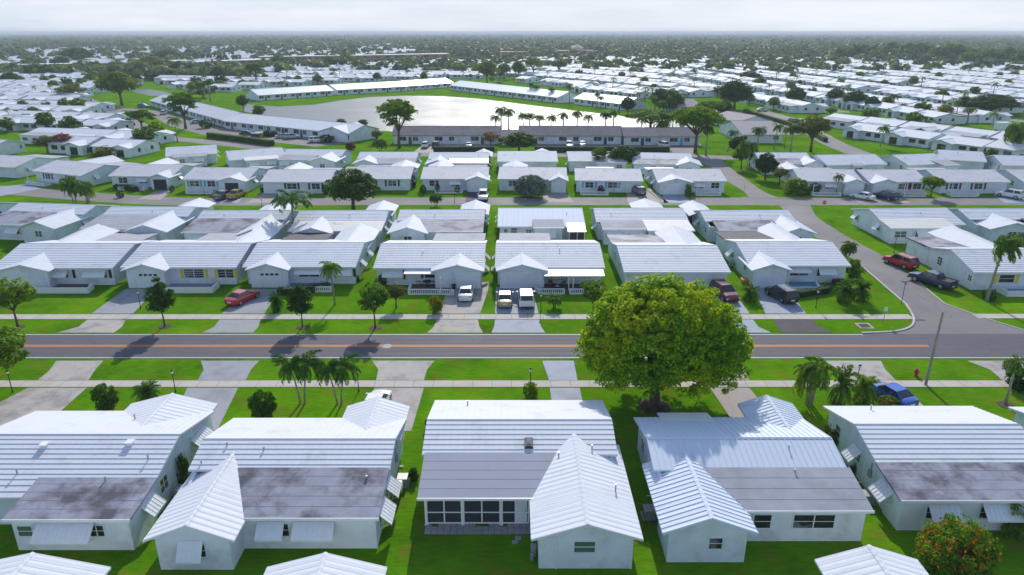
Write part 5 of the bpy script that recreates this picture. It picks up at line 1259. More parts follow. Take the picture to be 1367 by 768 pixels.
# verge trees
plant('street', 220, 436, 62, 'young dark conical street tree standing on the verge before the yellow shutters', 36, group=GT)
plant('street', 404, 437, 56, 'young street tree on the verge in front of the palm cottage hedge', 34, group=GT)
plant('street2', 501, 438, 56, 'thin sparse street tree on the verge left of the orange flower bush', 44, group=GT)
plant('street2', 24, 437, 60, 'bushy street tree on the verge at the left edge of the road', 54, group=GT)
plant('roundlight', -8, 522, 78, 'loose green tree at the left edge on the near side of the road', 110)
for x, y in ((220, 436), (404, 437), (501, 438), (24, 437), (1343, 541)):
    X, Y = at(x, y); mb = MB(); mb.tube((0, 0, -.03), (0, 0, .035), .75, .7, 14); tag(mb.build('mulch_bed', 'mulch', None, loc=(X, Y, 0)), kind='structure')
plant('street2', 791, 425, 50, 'dark leafy small tree tucked against the big shade tree', 40)
plant('olive', 529, 411, 30, 'greyish twiggy shrub tree left of the flower bush', 34)
plant('flower', 581, 418, 22, 'bush covered in orange flowers beside the concrete driveway', 22)
plant('clump', 740, 411, 17, 'small drooping palm shrub in front of the white balustrade', 26)
plant('coco', 447, 407, 58, 'slender palm before the blue porch cottage', 34)
plant('fan', 370, 415, 24, 'pale twiggy bush by the red car driveway', 20)
plant('bush', 511, 381, 14, 'dark red-brown bush below the left red shutter', 12)
plant('fan', 1001, 401, 20, 'low spiky palm between the two right driveways', 26)
plant('fan', 1127, 404, 30, 'full low palm on the corner lawn, left of a pair', 30)
plant('fan', 1148, 401, 28, 'full low palm on the corner lawn, right of a pair', 28)
plant('clump', 1130, 349, 26, 'palm shrub at the back corner of the corner cottage', 24)
plant('bushmid', 1138, 369, 22, 'round bush beside the corner cottage by the side street', 26)
plant('bush', 1320, 0 + 400, 12, 'small dark bush at the foot of the leaning palm', 18)
plant('windy', 1317, 402, 84, 'tall leaning palm with wind-blown fronds and orange coconuts', 58, rot=0.15)
plant('pine', 1352, 352, 40, 'dark bushy pine at the right edge behind the corner house', 62)
# near side
plant('pair', 404, 539, 66, 'left palm pair with two bowed trunks on the near lawn', 62, rot=-.5)
plant('pair', 453, 540, 62, 'right palm pair with two bowed trunks on the near lawn', 62, rot=-.5)
plant('bush', 143, 546, 32, 'dark bushy shrub on the lawn beside the wide driveway', 32)
plant('fan', 198, 536, 26, 'spiky round shrub on the lawn left of the lamp post', 36)
plant('bush', 352, 557, 34, 'dark round shrub in front of the left palm pair', 36)
plant('bushmid', 708, 530, 18, 'small round bush with a lamp post standing in it', 22)
plant('clump', 1080, 540, 58, 'dark clustered palm beside the blue metal garage roof', 56)
plant('fan', 1121, 538, 46, 'bushy low palm right of the dark clustered palm', 36)
plant('fan', 1151, 536, 36, 'bushy low palm left of the blue car', 38)
plant('flower', 1187, 544, 14, 'low flowering shrub hiding the nose of the blue car', 32)
plant('royal', 1342, 540, 60, 'slim palm on the near lawn at the right edge', 34)
plant('bush', 1362, 520, 26, 'dark hedge bush cut by the right edge', 40)
plant('bushlime', 1108, 588, 22, 'bright yellow-green bush at the corner of the stained-roof cottage', 24)
plant('bushmid', 1113, 598, 22, 'green bush below the bright yellow-green bush', 22)
plant('flower', 1138, 633, 14, 'small orange-tipped plant against the side wall', 10)
plant('flowerbig', 1270, 762, 54, 'big orange-flowering bush in the bottom right corner', 104)
plant('bushmid', 553, 640, 14, 'pale green bush in the gap left of the screened porch', 16)
plant('bush', 246, 646, 34, 'dark bushes squeezed between the two left cottages', 20)
plant('fan', 1360, 712, 40, 'dark palm plant at the right edge behind the flowering bush', 60)
plant('bush', 573, 572, 14, 'small dark bush at the left wall of the screened-porch cottage', 12)
# middle distance
plant('coco', 393, 318, 60, 'tall palm with wide fronds standing between the cottage rows', 60)
plant('roundlight', 125, 303, 26, 'small round-headed tree beside the second cottage on the left', 18)
plant('clump', 100, 272, 34, 'bushy palm group on the far-left lawn of the second street', 32)
plant('clump', 118, 271, 28, 'smaller palm right of the far-left bushy palm group', 24)
plant('round', 472, 281, 52, 'dense dark round tree beside the second street', 68)
plant('clump', 582, 276, 16, 'small palm tuft peeking over a roof on the second street', 20)
plant('silver', 708, 263, 28, 'silvery grey-green dome bush before a cottage garage', 42)
plant('round', 831, 226, 30, 'dark dome-shaped tree between two cottages', 42)
plant('open', 800, 228, 30, 'feathery open tree left of the dome-shaped tree', 26)
plant('round', 693, 204, 26, 'broad dark tree in front of the middle grey block', 46)
plant('bronze', 655, 196, 20, 'bare-looking orange-brown tree by the parking lot', 24)
plant('open', 533, 198, 62, 'tall open-crowned tree at the lake end of the grey block', 58)
plant('olive', 503, 192, 18, 'thin pale tree beside the tall open tree', 20)
plant('clump', 508, 203, 16, 'low bushy palm on the bright lawn by the lake', 26)
plant('redbush', 468, 200, 9, 'dark red round bush on the lawn left of the grey block', 14)
plant('open', 248, 172, 46, 'large spreading tree at the end of the white apartment block', 48)
plant('lime', 163, 141, 42, 'big yellow-green tree at the top left crossroads', 54)
plant('open', 190, 174, 26, 'spreading green tree by the left street', 38)
plant('coco', 237, 190, 34, 'palm with drooping fronds by the left street bend', 22)
plant('olive', 64, 204, 22, 'olive-green bushy tree on the left', 34)
plant('red', 88, 203, 24, 'dark red-leaved tree on the left', 24)
plant('bushlime', 145, 209, 14, 'yellow-green clipped hedge bush', 40)
plant('bush', 121, 206, 11, 'dark clipped bush left of the yellow-green hedge', 10)
plant('umbrella', 868, 178, 30, 'flat-topped umbrella tree at the lake end', 64)
plant('umbrella', 928, 204, 58, 'tall spreading tree with pale trunk beside the right block', 66)
plant('round', 838, 153, 22, 'dark round tree by the end of the far-shore blocks', 20)
plant('olive', 1082, 203, 48, 'brown-green open tree on the lawn by the third street', 58)
for x, y, h, w in ((942, 208, 40, 22), (973, 200, 26, 22), (1010, 206, 36, 24), (1033, 200, 34, 22), (1055, 204, 36, 20), (1047, 198, 28, 20)):
    plant('royal' if h > 35 else 'coco2', x, y, h, 'palm on the bright green lawn beyond the third street, ' + {942: 'far left of the group', 973: 'second from left', 1010: 'tallest, in the middle', 1033: 'between the taller ones', 1055: 'right end of the group', 1047: 'short one behind'}[x], w, group=GF)
plant('umbrella', 948, 160, 0 + 24, 'dark tree behind the shingled building', 40)
for i, (x, y, h) in enumerate(((661, 176, 14), (669, 178, 26), (679, 178, 24), (699, 177, 18), (707, 177, 17), (720, 178, 16), (735, 178, 16), (752, 178, 19), (770, 178, 22), (784, 178, 17), (808, 178, 20), (818, 179, 24), (855, 180, 16), (872, 181, 20))):
    lab = ['first from the left', 'second, taller', 'third, beside the taller one', 'fourth', 'fifth', 'sixth', 'seventh', 'eighth', 'ninth, tall', 'tenth', 'eleventh', 'twelfth, tall with full head', 'thirteenth', 'last on the right'][i]
    plant('royal' if i % 3 else 'coco', x, y + 2, h + 10, 'lakeside palm rising behind the grey roofs, ' + lab, 18, group=GP)
for i, (x, y, h, k) in enumerate(((983, 206, 22, 'round'), (996, 232, 42, 'coco2'), (1000, 222, 30, 'roundlight'), (989, 226, 36, 'roundlight'))):
    plant(k, x, y, h, ['dark leafy tree at the stop-sign corner', 'tall ragged palm-like tree on the corner strip', 'green leafy tree at the back of the corner strip', 'leafy tree left in the corner strip cluster'][i], 24)
plant('round', 1021, 240, 34, 'dark purple-green round tree on the corner strip', 30)
plant('olive', 1040, 246, 22, 'grey-brown twiggy tree beside the dark round tree', 28)
plant('bushmid', 1060, 259, 20, 'large green bush left of the second-street porch', 36)
plant('bush', 1082, 258, 14, 'dark green bush right of the large bush', 26)
plant('coco', 1116, 259, 26, 'small palm before the garage of the white car cottage', 16)
plant('umbrella', 1242, 264, 27, 'wide low palm-like tree on the second-street lawn', 30)
plant('coco', 1175, 196, 28, 'leaning palm on the lawn by the diagonal street', 20)
plant('clump', 1160, 168, 22, 'bushy palm behind the diagonal street', 26)
plant('round', 1060, 122 + 20, 24, 'dark round tree among the right-hand roofs', 26)
plant('round', 980, 146, 36, 'big brown-green tree beside the shingled building', 44)
plant('round', 1115, 140, 20, 'dark tree, left of three in a line among the roofs', 26); plant('round', 1140, 145, 22, 'wide tree, middle of three in a line among the roofs', 34); plant('round', 1163, 150, 20, 'compact tree, right of three in a line among the roofs', 20)
plant('coco', 1189, 148, 22, 'thin palm right of three dark trees', 16)
plant('clump', 1229, 158, 20, 'bushy palm before a broad white roof', 24)
plant('royal', 1290, 168, 24, 'full palm beside the right-hand side road', 22)
plant('round', 1322, 152, 24, 'very wide dark green tree mass on the right', 66)
plant('round', 1285, 150, 20, 'dark tree left of the wide tree mass', 22)
plant('olive', 1108, 156, 12, 'small bush among the right roofs', 20)
plant('clump', 1352, 210, 44, 'dark ragged palm at the right edge of the far rows', 36)
plant('round', 15, 0 + 114, 16, 'dark tree at the far left edge', 26)
plant('round', 50, 104, 16, 'bright green bushy tree before the brown block', 40); plant('olive', 96, 134, 20, 'olive-green spreading tree among the left rows', 40); plant('coco', 40, 166, 14, 'group palm in the left rows', 18); plant('coco', 51, 166, 13, 'second group palm in the left rows', 18)
for i, (x, y, h) in enumerate(((657, 121, 14), (667, 123, 10), (709, 131, 16), (716, 132, 14), (736, 135, 14), (760, 139, 22), (797, 144, 16), (802, 145, 12))):
    plant('royal', x, y, h + 4, 'small palm on the far right lake shore, %s from the left' % ['first', 'second', 'third', 'fourth', 'fifth', 'sixth and tallest', 'seventh', 'eighth'][i], 11, group='palms on the far lake shore')
for i, (k, x, y, h, w, l) in enumerate((('lime', 650, 113, 30, 34, 'big yellow-green tree beyond the lake bend'), ('lime', 673, 106, 20, 22, 'yellow-green tree right of the big one beyond the lake'), ('roundlight', 692, 105, 22, 22, 'green tree beyond the lake, middle of a line'), ('open', 712, 103, 24, 30, 'spreading green tree at the right of the line beyond the lake'),
        ('olive', 746, 101, 22, 24, 'olive tree alone among white roofs beyond the lake'), ('open', 343, 114, 28, 32, 'spreading yellow-green tree beyond the left lake tip'), ('round', 293, 108, 18, 20, 'dark round tree at the upper left roofs'), ('royal', 281, 136, 30, 16, 'tall palm pair member right of the spreading tree'), ('royal', 274, 134, 24, 14, 'shorter palm beside the tall one left of the lake'),
        ('roundlight', 325, 148, 20, 18, 'bright tree at the left lake edge'), ('bushmid', 345, 153, 12, 20, 'bush at the left lake edge'), ('bushmid', 455, 165, 6, 14, 'low bush at the water by the white block'), ('bushmid', 485, 167, 7, 15, 'second low bush at the water by the white block'), ('ball', 436, 190, 10, 20, 'clipped round bush in front of a white car in the lot'),
        ('ball', 275, 171, 11, 18, 'clipped reddish-green bush by the spreading tree'), ('bush', 360, 182, 8, 20, 'clipped bush by the yellow bin'), ('round', 880, 148, 28, 26, 'dark tree clump right of the lake, left part'), ('coco', 890, 150, 30, 20, 'palm in the dark clump right of the lake'), ('round', 902, 150, 24, 22, 'dark tree clump right of the lake, right part'), ('coco2', 868, 150, 22, 18, 'leaning palm at the right lake end'),
        ('coco', 896, 182, 30, 22, 'palm beside the umbrella tree at the lake end'), ('clump', 884, 182, 22, 20, 'bushy palm beside the umbrella tree'), ('round', 965, 156, 20, 24, 'small dark tree behind the shingled building'), ('roundlight', 1000, 140, 14, 16, 'small green tree by the parking hedge'),
        ('round', 105, 62 + 22, 18, 44, 'very broad dark tree mass far left'), ('round', 225, 62 + 22, 16, 34, 'broad dark tree far left of centre'), ('lime', 205, 99, 22, 50, 'bright green tree mass before the brown block'), ('roundlight', 125, 112, 16, 22, 'green tree over the upper left row'), ('round', 240, 104, 20, 30, 'dark bushy tree by the brown block'), ('round', 1000, 78 + 32, 14, 30, 'wide dark tree among the far right roofs'),
        ('lime', 462, 90, 18, 20, 'yellow-green tree before the brown block at centre'), ('roundlight', 440, 92, 16, 20, 'green tree before the brown block at centre'), ('roundlight', 372, 88, 14, 22, 'green round tree over the brown block'))):
    plant(k, x, y, h, l, w)
rT = random.Random(9); ct_ = {}
for i in range(44):
    x, y = rT.choice([(rT.uniform(140, 245), rT.uniform(97, 117)), (rT.uniform(240, 335), rT.uniform(116, 134)), (rT.uniform(845, 925), rT.uniform(132, 152)), (rT.uniform(60, 240), rT.uniform(93, 104))])
    k = rT.choice(['farround', 'farmid', 'farpalm', 'farround', 'farlime', 'farpalm']); side = 'right' if x > 700 else 'left'
    nm_ = dict(farround='dark tree', farmid='green tree', farlime='yellow-green tree', farpalm='palm')[k]; ct_[(nm_, side)] = ct_.get((nm_, side), 0) + 1
    plant(k, x, y, rT.uniform(11, 19), '%s in the thicket %s of the lake, tree number %d of it' % (nm_, side, ct_[(nm_, side)]), rT.uniform(12, 24), group='thicket trees round the lake')
# woodland edge on the right
for i in range(34):
    x = 1120 + i * 8 + rng.uniform(-4, 4); y = 80.5 + (x - 1110) / 257 * 7 + rng.uniform(-1.5, 2.5)
    if 1180 < x < 1285: y -= 4
    k = ['farround', 'farmid', 'farround', 'farlime', 'farmid'][i % 5]
    plant(k, x, y, rng.uniform(14, 22), '%s at the edge of the right-hand woods, number %d from the left' % (dict(farround='dark tree', farmid='green tree', farlime='yellow-green tree')[k], i + 1), rng.uniform(16, 26), group='trees along the woodland edge')
# hedges
def hedge(pts, h, w, label, leaf='leaf_dark', dens=26, size=.11):
    P = [at(*p) for p in pts]; x0, y0 = P[0]; Cs = []; Ns = []
    for (xa, ya), (xb, yb) in zip(P[:-1], P[1:]):
        L = math.hypot(xb - xa, yb - ya); n = int(L * dens * (h + w)); t = rng.random(n); a = math.atan2(yb - ya, xb - xa)
        f = rng.random(n); q = rng.uniform(-.5, .5, n) * w; z = np.where(f < w / (w + 2 * h), h, rng.random(n) * h); q = np.where(z < h, np.sign(q) * w / 2, q)
        q = q + rng.normal(0, .05, n); z = z + rng.normal(0, .05, n)
        X = xa + (xb - xa) * t - math.sin(a) * q - x0; Y = ya + (yb - ya) * t + math.cos(a) * q - y0
        Cs.append(np.stack([X, Y, z], 1)); Ns.append(np.stack([-math.sin(a) * q * 2, math.cos(a) * q * 2, np.where(z > h - .1, 1.0, .2)], 1))
    C = np.concatenate(Cs); V = leaf_quads(C, np.concatenate(Ns), size, .7)
    root = tag(empty('hedge', (x0, y0, 0)), label, 'hedge', 'clipped hedges')
    obj_np('foliage', V, [leaf], root)
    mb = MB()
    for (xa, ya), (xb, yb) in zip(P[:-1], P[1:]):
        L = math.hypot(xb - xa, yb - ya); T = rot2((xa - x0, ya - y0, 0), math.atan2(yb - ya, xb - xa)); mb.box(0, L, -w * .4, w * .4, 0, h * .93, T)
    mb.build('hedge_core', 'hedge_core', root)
    return root
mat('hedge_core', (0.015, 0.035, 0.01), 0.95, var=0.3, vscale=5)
hedge([(579, 203), (660, 203)], 1.5, 1.4, 'long dark clipped hedge before the left grey block')
hedge([(714, 203), (893, 203)], 1.5, 1.4, 'long dark clipped hedge before the middle grey block')
hedge([(279, 184), (320, 189), (364, 195)], 1.7, 1.8, 'long clipped hedge between the left street and the parking lot', 'leaf_mid')
hedge([(994, 150), (1010, 155), (1050, 167), (1080, 178), (1102, 190)], 1.4, 1.4, 'long curving hedge beside the diagonal street', 'leaf_mid')
hedge([(1062, 397), (1102, 391), (1106, 386)], .8, .9, 'low dark hedge curving round the corner cottage porch')
hedge([(1112, 380), (1128, 380)], .7, 1.0, 'low dark hedge below the right window of the corner cottage')
hedge([(371, 394), (399, 392), (440, 386)], .9, 1.1, 'clipped brownish-green hedge before the blue porch', 'leaf_olive')
hedge([(448, 377), (480, 375)], .7, .9, 'dark hedge strip under the palm cottage window')
hedge([(241, 312.5), (268, 312.5)], 1.0, 1.6, 'bright green hedge between the two cottage rows', 'leaf_mid')
hedge([(154, 253), (176, 254), (182, 256)], 1.1, 1.2, 'small clipped hedge by the open garage')
hedge([(1236, 166), (1290, 178), (1334, 186)], 1.5, 1.6, 'long hedge before the right-hand side road', 'leaf_mid')
for i, (x, y) in enumerate(((161, 264), (565, 259), (584, 258), (611, 258), (773, 254), (802, 259), (435, 259), (230, 256), (552, 250), (918, 262))):
    plant(['ball', 'ball', 'ball', 'ball', 'ball', 'redbush', 'ball', 'ball', 'bush', 'bushmid'][i], x, y, [8, 12, 13, 10, 12, 11, 12, 8, 16, 16][i],
          ['square clipped bush alone on the lawn left of the open garage', 'tall clipped bush left of an awning window', 'narrow clipped bush between two awning windows', 'clipped bush beside the porch by the blue garage', 'rounded clipped bush left of the sky blue shutters', 'red-tinged bush by the sky blue door', 'dark bush at the right end of the black-shuttered cottage', 'dark bush at the open garage corner', 'tall dark bush at the cottage end by the grass strip', 'leafy bush by the corner cottage garage'][i], [10, 9, 7, 8, 11, 10, 10, 8, 8, 10][i])
# ---------------------------------------------------------------- vehicles
CARP = {}
for nm, c in dict(red=(0.48, 0.008, 0.012), white=(0.78, 0.78, 0.78), tan=(0.42, 0.33, 0.22), maroon=(0.16, 0.012, 0.018), black=(0.012, 0.012, 0.014), navy=(0.012, 0.022, 0.07), blue=(0.015, 0.10, 0.50), gold=(0.42, 0.27, 0.04), grey=(0.10, 0.115, 0.15), silver=(0.45, 0.47, 0.50)).items():
    mat('paint_' + nm, c, 0.28, metal=0.15 if nm not in ('white',) else 0, coat=0.8)
mat('tyre', (0.015, 0.015, 0.016), 0.85); mat('rim', (0.45, 0.45, 0.47), 0.3, metal=0.8)
mat('tail_red', (0.35, 0.01, 0.01), 0.25); mat('lamp_clear', (0.75, 0.76, 0.78), 0.15); mat('plate', (0.75, 0.75, 0.78), 0.5)
mat('bumper_black', (0.02, 0.02, 0.022), 0.6)
def car(kind, paint, x, y, rot, label, world=False, scale=1.0, grp='parked cars'):
    """rot: heading in degrees, 0 = nose towards +X (right), 90 = nose away from the camera"""
    X, Y = (x, y) if world else at(x, y)
    nm = {'sedan': 'parked_car', 'suv': 'parked_suv', 'pickup': 'parked_pickup'}[kind]
    root = tag(empty(nm, (X, Y, .02), R(rot)), label, {'sedan': 'car', 'suv': 'suv', 'pickup': 'pickup truck'}[kind], grp); root.scale = (scale,) * 3
    if kind == 'sedan':
        st = [(-2.32, .35, .62, .70), (-2.25, .28, .90, .80), (-1.9, .24, .98, .88), (-1.2, .22, 1.0, .90), (0, .22, .97, .90), (.9, .22, .95, .90), (1.3, .22, .90, .89), (1.9, .24, .78, .86), (2.25, .28, .66, .76), (2.36, .36, .55, .66)]
        gh = [(-1.75, 1.0, 0), (-1.05, 1.40, .17), (.15, 1.44, .18), (1.05, .95, 0)]; wx = 1.42; wr = .33
    elif kind == 'suv':
        st = [(-2.36, .42, .80, .80), (-2.33, .34, 1.10, .88), (-2.2, .28, 1.15, .93), (-1.2, .28, 1.13, .95), (0, .28, 1.12, .95), (1.0, .28, 1.10, .95), (1.35, .28, 1.08, .94), (2.0, .30, .98, .91), (2.32, .34, .82, .82), (2.42, .44, .66, .74)]
        gh = [(-2.28, 1.13, 0), (-1.95, 1.70, .15), (.35, 1.74, .17), (1.15, 1.10, 0)]; wx = 1.45; wr = .38
    else:
        st = [(-2.85, .45, .80, .86), (-2.82, .40, 1.12, .92), (-2.6, .36, 1.14, .95), (-1.2, .34, 1.14, .96), (0, .34, 1.14, .96), (1.1, .34, 1.12, .96), (1.5, .34, 1.10, .95), (2.3, .36, 1.02, .92), (2.75, .40, .92, .86), (2.85, .50, .72, .78)]
        gh = [(-1.1, 1.14, 0), (-.9, 1.74, .15), (.55, 1.78, .16), (1.45, 1.12, 0)]; wx = 1.75; wr = .40
    mb = MB(); rings = []
    for (a, zb, zt, w) in st:
        rings.append([(a, -w * .9, zb), (a, -w, zb + (zt - zb) * .3), (a, -w, zb + (zt - zb) * .72), (a, -w * .93, zt - .03), (a, -w * .6, zt + .02), (a, 0, zt + .035), (a, w * .6, zt + .02), (a, w * .93, zt - .03), (a, w, zb + (zt - zb) * .72), (a, w, zb + (zt - zb) * .3), (a, w * .9, zb)])
    for i in range(len(rings) - 1):
        A, B = rings[i], rings[i + 1]; n = len(A)
        for k in range(n): mb.poly([A[k], B[k], B[(k + 1) % n], A[(k + 1) % n]])
    mb.poly(rings[0]); mb.poly(list(reversed(rings[-1])))
    body = mb.build('body', 'paint_' + paint, root)
    # greenhouse
    W0 = st[4][3] * .93
    def gpt(i, s, up=0): a, z, ins = gh[i]; return (a, s * (W0 - ins), z + up)
    mb = MB()
    L_ = [gpt(i, -1) for i in range(4)]; R_ = [gpt(i, 1) for i in range(4)]
    mb.poly(L_); mb.poly(list(reversed(R_)))
    for i in range(3): mb.poly([L_[i + 1], L_[i], R_[i], R_[i + 1]])
    mb.build('cabin', 'paint_' + paint, body)
    def panel(nm2, p, off, m='dark_glass'):
        p = [Vector(q) for q in p]; n = (p[1] - p[0]).cross(p[3] - p[0]).normalized(); c = sum(p, Vector()) / 4
        if n.dot(c - Vector((0, 0, .9))) < 0: n = -n
        q = MB(); a = [tuple(c + (v - c) * .88 - n * .01) for v in p]; b = [tuple(c + (v - c) * .88 + n * off) for v in p]; q.hull(a, b); return q.build(nm2, m, root)
    panel('rear_window', [gpt(0, -1), gpt(0, 1), gpt(1, 1), gpt(1, -1)], .012)
    panel('windscreen', [gpt(3, -1), gpt(3, 1), gpt(2, 1), gpt(2, -1)], .012)
    for s in (-1, 1):
        xm = (gh[1][0] + gh[2][0]) / 2 - .1; zb = gh[0][1]
        b0 = (xm, s * W0, (gh[0][1] + gh[3][1]) / 2); t0 = (xm, s * (W0 - (gh[1][2] + gh[2][2]) / 2), (gh[1][1] + gh[2][1]) / 2)
        panel('side_window', [gpt(0, s), b0, t0, gpt(1, s)], .012); panel('side_window', [b0, gpt(3, s), gpt(2, s), t0], .012)
    # roof skin panel on suv
    if kind == 'suv':
        for s in (-1, 1):
            q = MB(); q.box(-1.8, .3, s * (W0 - .26) - .02, s * (W0 - .26) + .02, 1.77, 1.82); q.build('roof_rail', 'bumper_black', root)
    if kind == 'pickup':
        q = MB(); q.box(-2.75, -1.15, -.78, .78, 1.165, 1.19); q.build('bed', 'bumper_black', root)
        for s in (-1, 1):
            q = MB(); q.box(-2.8, -1.12, s * .88 - .08, s * .88 + .08, 1.13, 1.26); q.build('bed_rail', 'paint_' + paint, root)
        q = MB(); q.box(-2.83, -2.75, -.95, .95, 1.1, 1.26); q.build('tailgate', 'paint_' + paint, root)
    for sx in (-1, 1):
        for s in (-1, 1):
            wy = st[4][3]
            q = MB(); q.tube((sx * wx, s * (wy - .2), wr), (sx * wx, s * (wy + .015), wr), wr, n=18); wh = q.build('wheel', 'tyre', root)
            q = MB(); q.tube((sx * wx, s * (wy + .01), wr), (sx * wx, s * (wy + .03), wr), wr * .62, n=14); q.build('rim', 'rim', wh)
            q = MB(); zz = st[1][2] if sx < 0 else st[-2][2]; xx = st[0][0] if sx < 0 else st[-1][0]
            q.box(xx * .965 - .05, xx * .965 + .05, s * (st[1][3] - .2) - .17, s * (st[1][3] - .2) + .17, zz - .26, zz - .08)
            q.build('tail_light' if sx < 0 else 'headlight', 'tail_red' if sx < 0 else 'lamp_clear', root)
    q = MB(); q.box(st[0][0] - .03, st[0][0] + .06, -.26, .26, .52, .66); q.build('licence_plate', 'plate', root)
    for a, b in ((st[0][0] - .05, st[0][0] + .12), (st[-1][0] - .12, st[-1][0] + .05)):
        q = MB(); q.box(a, b, -st[0][3] * .95, st[0][3] * .95, .3, .46); q.build('bumper', 'bumper_black' if kind != 'sedan' else 'paint_' + paint, root)
    for s in (-1, 1):
        q = MB(); q.box(gh[3][0] - .45, gh[3][0] - .3, s * (W0 + .16) - .1, s * (W0 + .16) + .1, gh[3][1] + .02, gh[3][1] + .16); q.build('wing_mirror', 'paint_' + paint, root)
    return root
car('sedan', 'red', 325, 402, 68, 'bright red sedan on the driveway left of the palm cottage')
car('sedan', 'white', 622.5, 396, 90, 'white sedan alone on the wide concrete driveway')
car('sedan', 'tan', 674, 404, 90, 'tan gold sedan, left of two on the pale blue driveway')
car('suv', 'white', 702, 405, 92, 'white SUV, right of two on the pale blue driveway')
car('suv', 'maroon', 966, 397, 282, 'maroon SUV half hidden by the big shade tree')
car('suv', 'black', 1042, 399, 105, 'black SUV on the blue-grey driveway of the corner cottage')
car('suv', 'red', 1201, 355, 112, 'dark red SUV parked on the grass beside the side street')
car('pickup', 'navy', 1243, 380, 118, 'dark blue pickup truck parked on the grass beside the side street')
car('sedan', 'white', 503, 546, 84, 'white car nose-in behind the tiled garage gable')
car('sedan', 'blue', 1187, 533, 112, 'bright blue car on the near driveway at the right')
car('pickup', 'grey', 300, 265, 78, 'grey pickup on the drive of the mint-shuttered cottage', scale=.92)
car('pickup', 'gold', 316.5, 264, 82, 'golden yellow pickup beside the grey pickup', scale=.92)
car('suv', 'white', 645, 266, 270, 'white SUV parked nose-out on the dark drive')
car('suv', 'grey', 852, 259, 100, 'dark grey SUV on the drive of the sky-blue-shuttered cottage')
car('sedan', 'white', 1151, 266, 130, 'white sedan angled on the drive by the second street')
car('suv', 'navy', 1181, 266, 118, 'dark blue SUV beside the maroon-shuttered cottage')
car('suv', 'white', 1347, 264, 125, 'white SUV at the right end of the second street')
for i, (k, p, x, y, r, lab) in enumerate((('suv', 'white', 568, 197, 90, 'white SUV in the parking lot, leftmost of three by the left grey block'), ('suv', 'black', 582, 196.5, 90, 'black-windowed SUV next to the leftmost white one by the grey block'), ('sedan', 'white', 626, 196.5, 90, 'white car near the orange-brown tree by the grey block'),
        ('suv', 'white', 760, 197, 270, 'white SUV parked before the middle grey block'), ('sedan', 'white', 777, 195, 90, 'white car half behind the hedge at the middle grey block'), ('suv', 'white', 884, 196.5, 110, 'white SUV parked before the right grey block'),
        ('sedan', 'navy', 330, 180.5, 10, 'dark blue sedan in the lot by the white apartment block'), ('sedan', 'silver', 378, 184.5, 20, 'silver car, left of a close pair by the white block'), ('suv', 'silver', 390, 185.5, 25, 'silver SUV, right of a close pair by the white block'),
        ('suv', 'white', 423, 190, 15, 'white car behind a clipped bush by the white block'), ('suv', 'blue', 192, 144, 5, 'blue-white van-like car near the top left crossroads'), ('suv', 'silver', 219, 153, 100, 'silver SUV in the lot behind the white ribbed building'),
        ('sedan', 'silver', 263, 165, 30, 'silver sedan beside the spreading tree'), ('sedan', 'white', 990, 160, 10, 'white-roofed dark car by the shingled building'), ('sedan', 'silver', 999, 163, 10, 'silver car beside the shingled building'),
        ('sedan', 'silver', 1017, 149, 5, 'blue-grey car on the diagonal street drive'), ('suv', 'grey', 1057, 164, 100, 'grey SUV, left of a pair on the diagonal street'), ('suv', 'silver', 1066, 165, 100, 'silver SUV, right of a pair on the diagonal street'),
        ('sedan', 'maroon', 1243, 166, 150, 'red car before a white carport on the right'), ('suv', 'navy', 1173, 149, 10, 'dark blue SUV under three trees on the right'), ('sedan', 'black', 1062, 127, 20, 'black car among the far right roofs'), ('sedan', 'navy', 964, 152, 100, 'dark car beside the tree by the shingled building'))):
    car(k, p, x, y, r, lab)
# white box van on the right side road
def van(x, y, rot, label):
    X, Y = at(x, y); root = tag(empty('box_truck', (X, Y, .02), R(rot)), label, 'truck')
    q = MB(); q.box(-3.2, 1.2, -1.15, 1.15, .8, 3.1); q.build('cargo_box', 'white_metal', root)
    q = MB(); q.hull([(1.25, p, z) for p, z in ((-1, .5), (1, .5), (1, 2.0), (-1, 2.0))], [(2.9, p, z) for p, z in ((-1, .5), (1, .5), (1, 1.3), (-1, 1.3))]); q.build('cab', 'paint_white', root)
    q = MB(); q.hull([(1.6, p, z) for p, z in ((-.9, 1.85), (.9, 1.85), (.9, 1.92), (-.9, 1.92))], [(2.6, p, z) for p, z in ((-.9, 1.42), (.9, 1.42), (.9, 1.5), (-.9, 1.5))]); q.build('windscreen', 'dark_glass', root)
    for a in (-2.2, 2.0):
        for s in (-1, 1):
            q = MB(); q.tube((a, s * .85, .42), (a, s * 1.1, .42), .42, n=14); q.build('wheel', 'tyre', root)
van(1340, 176, 10, 'white box truck on the side road at the far right')

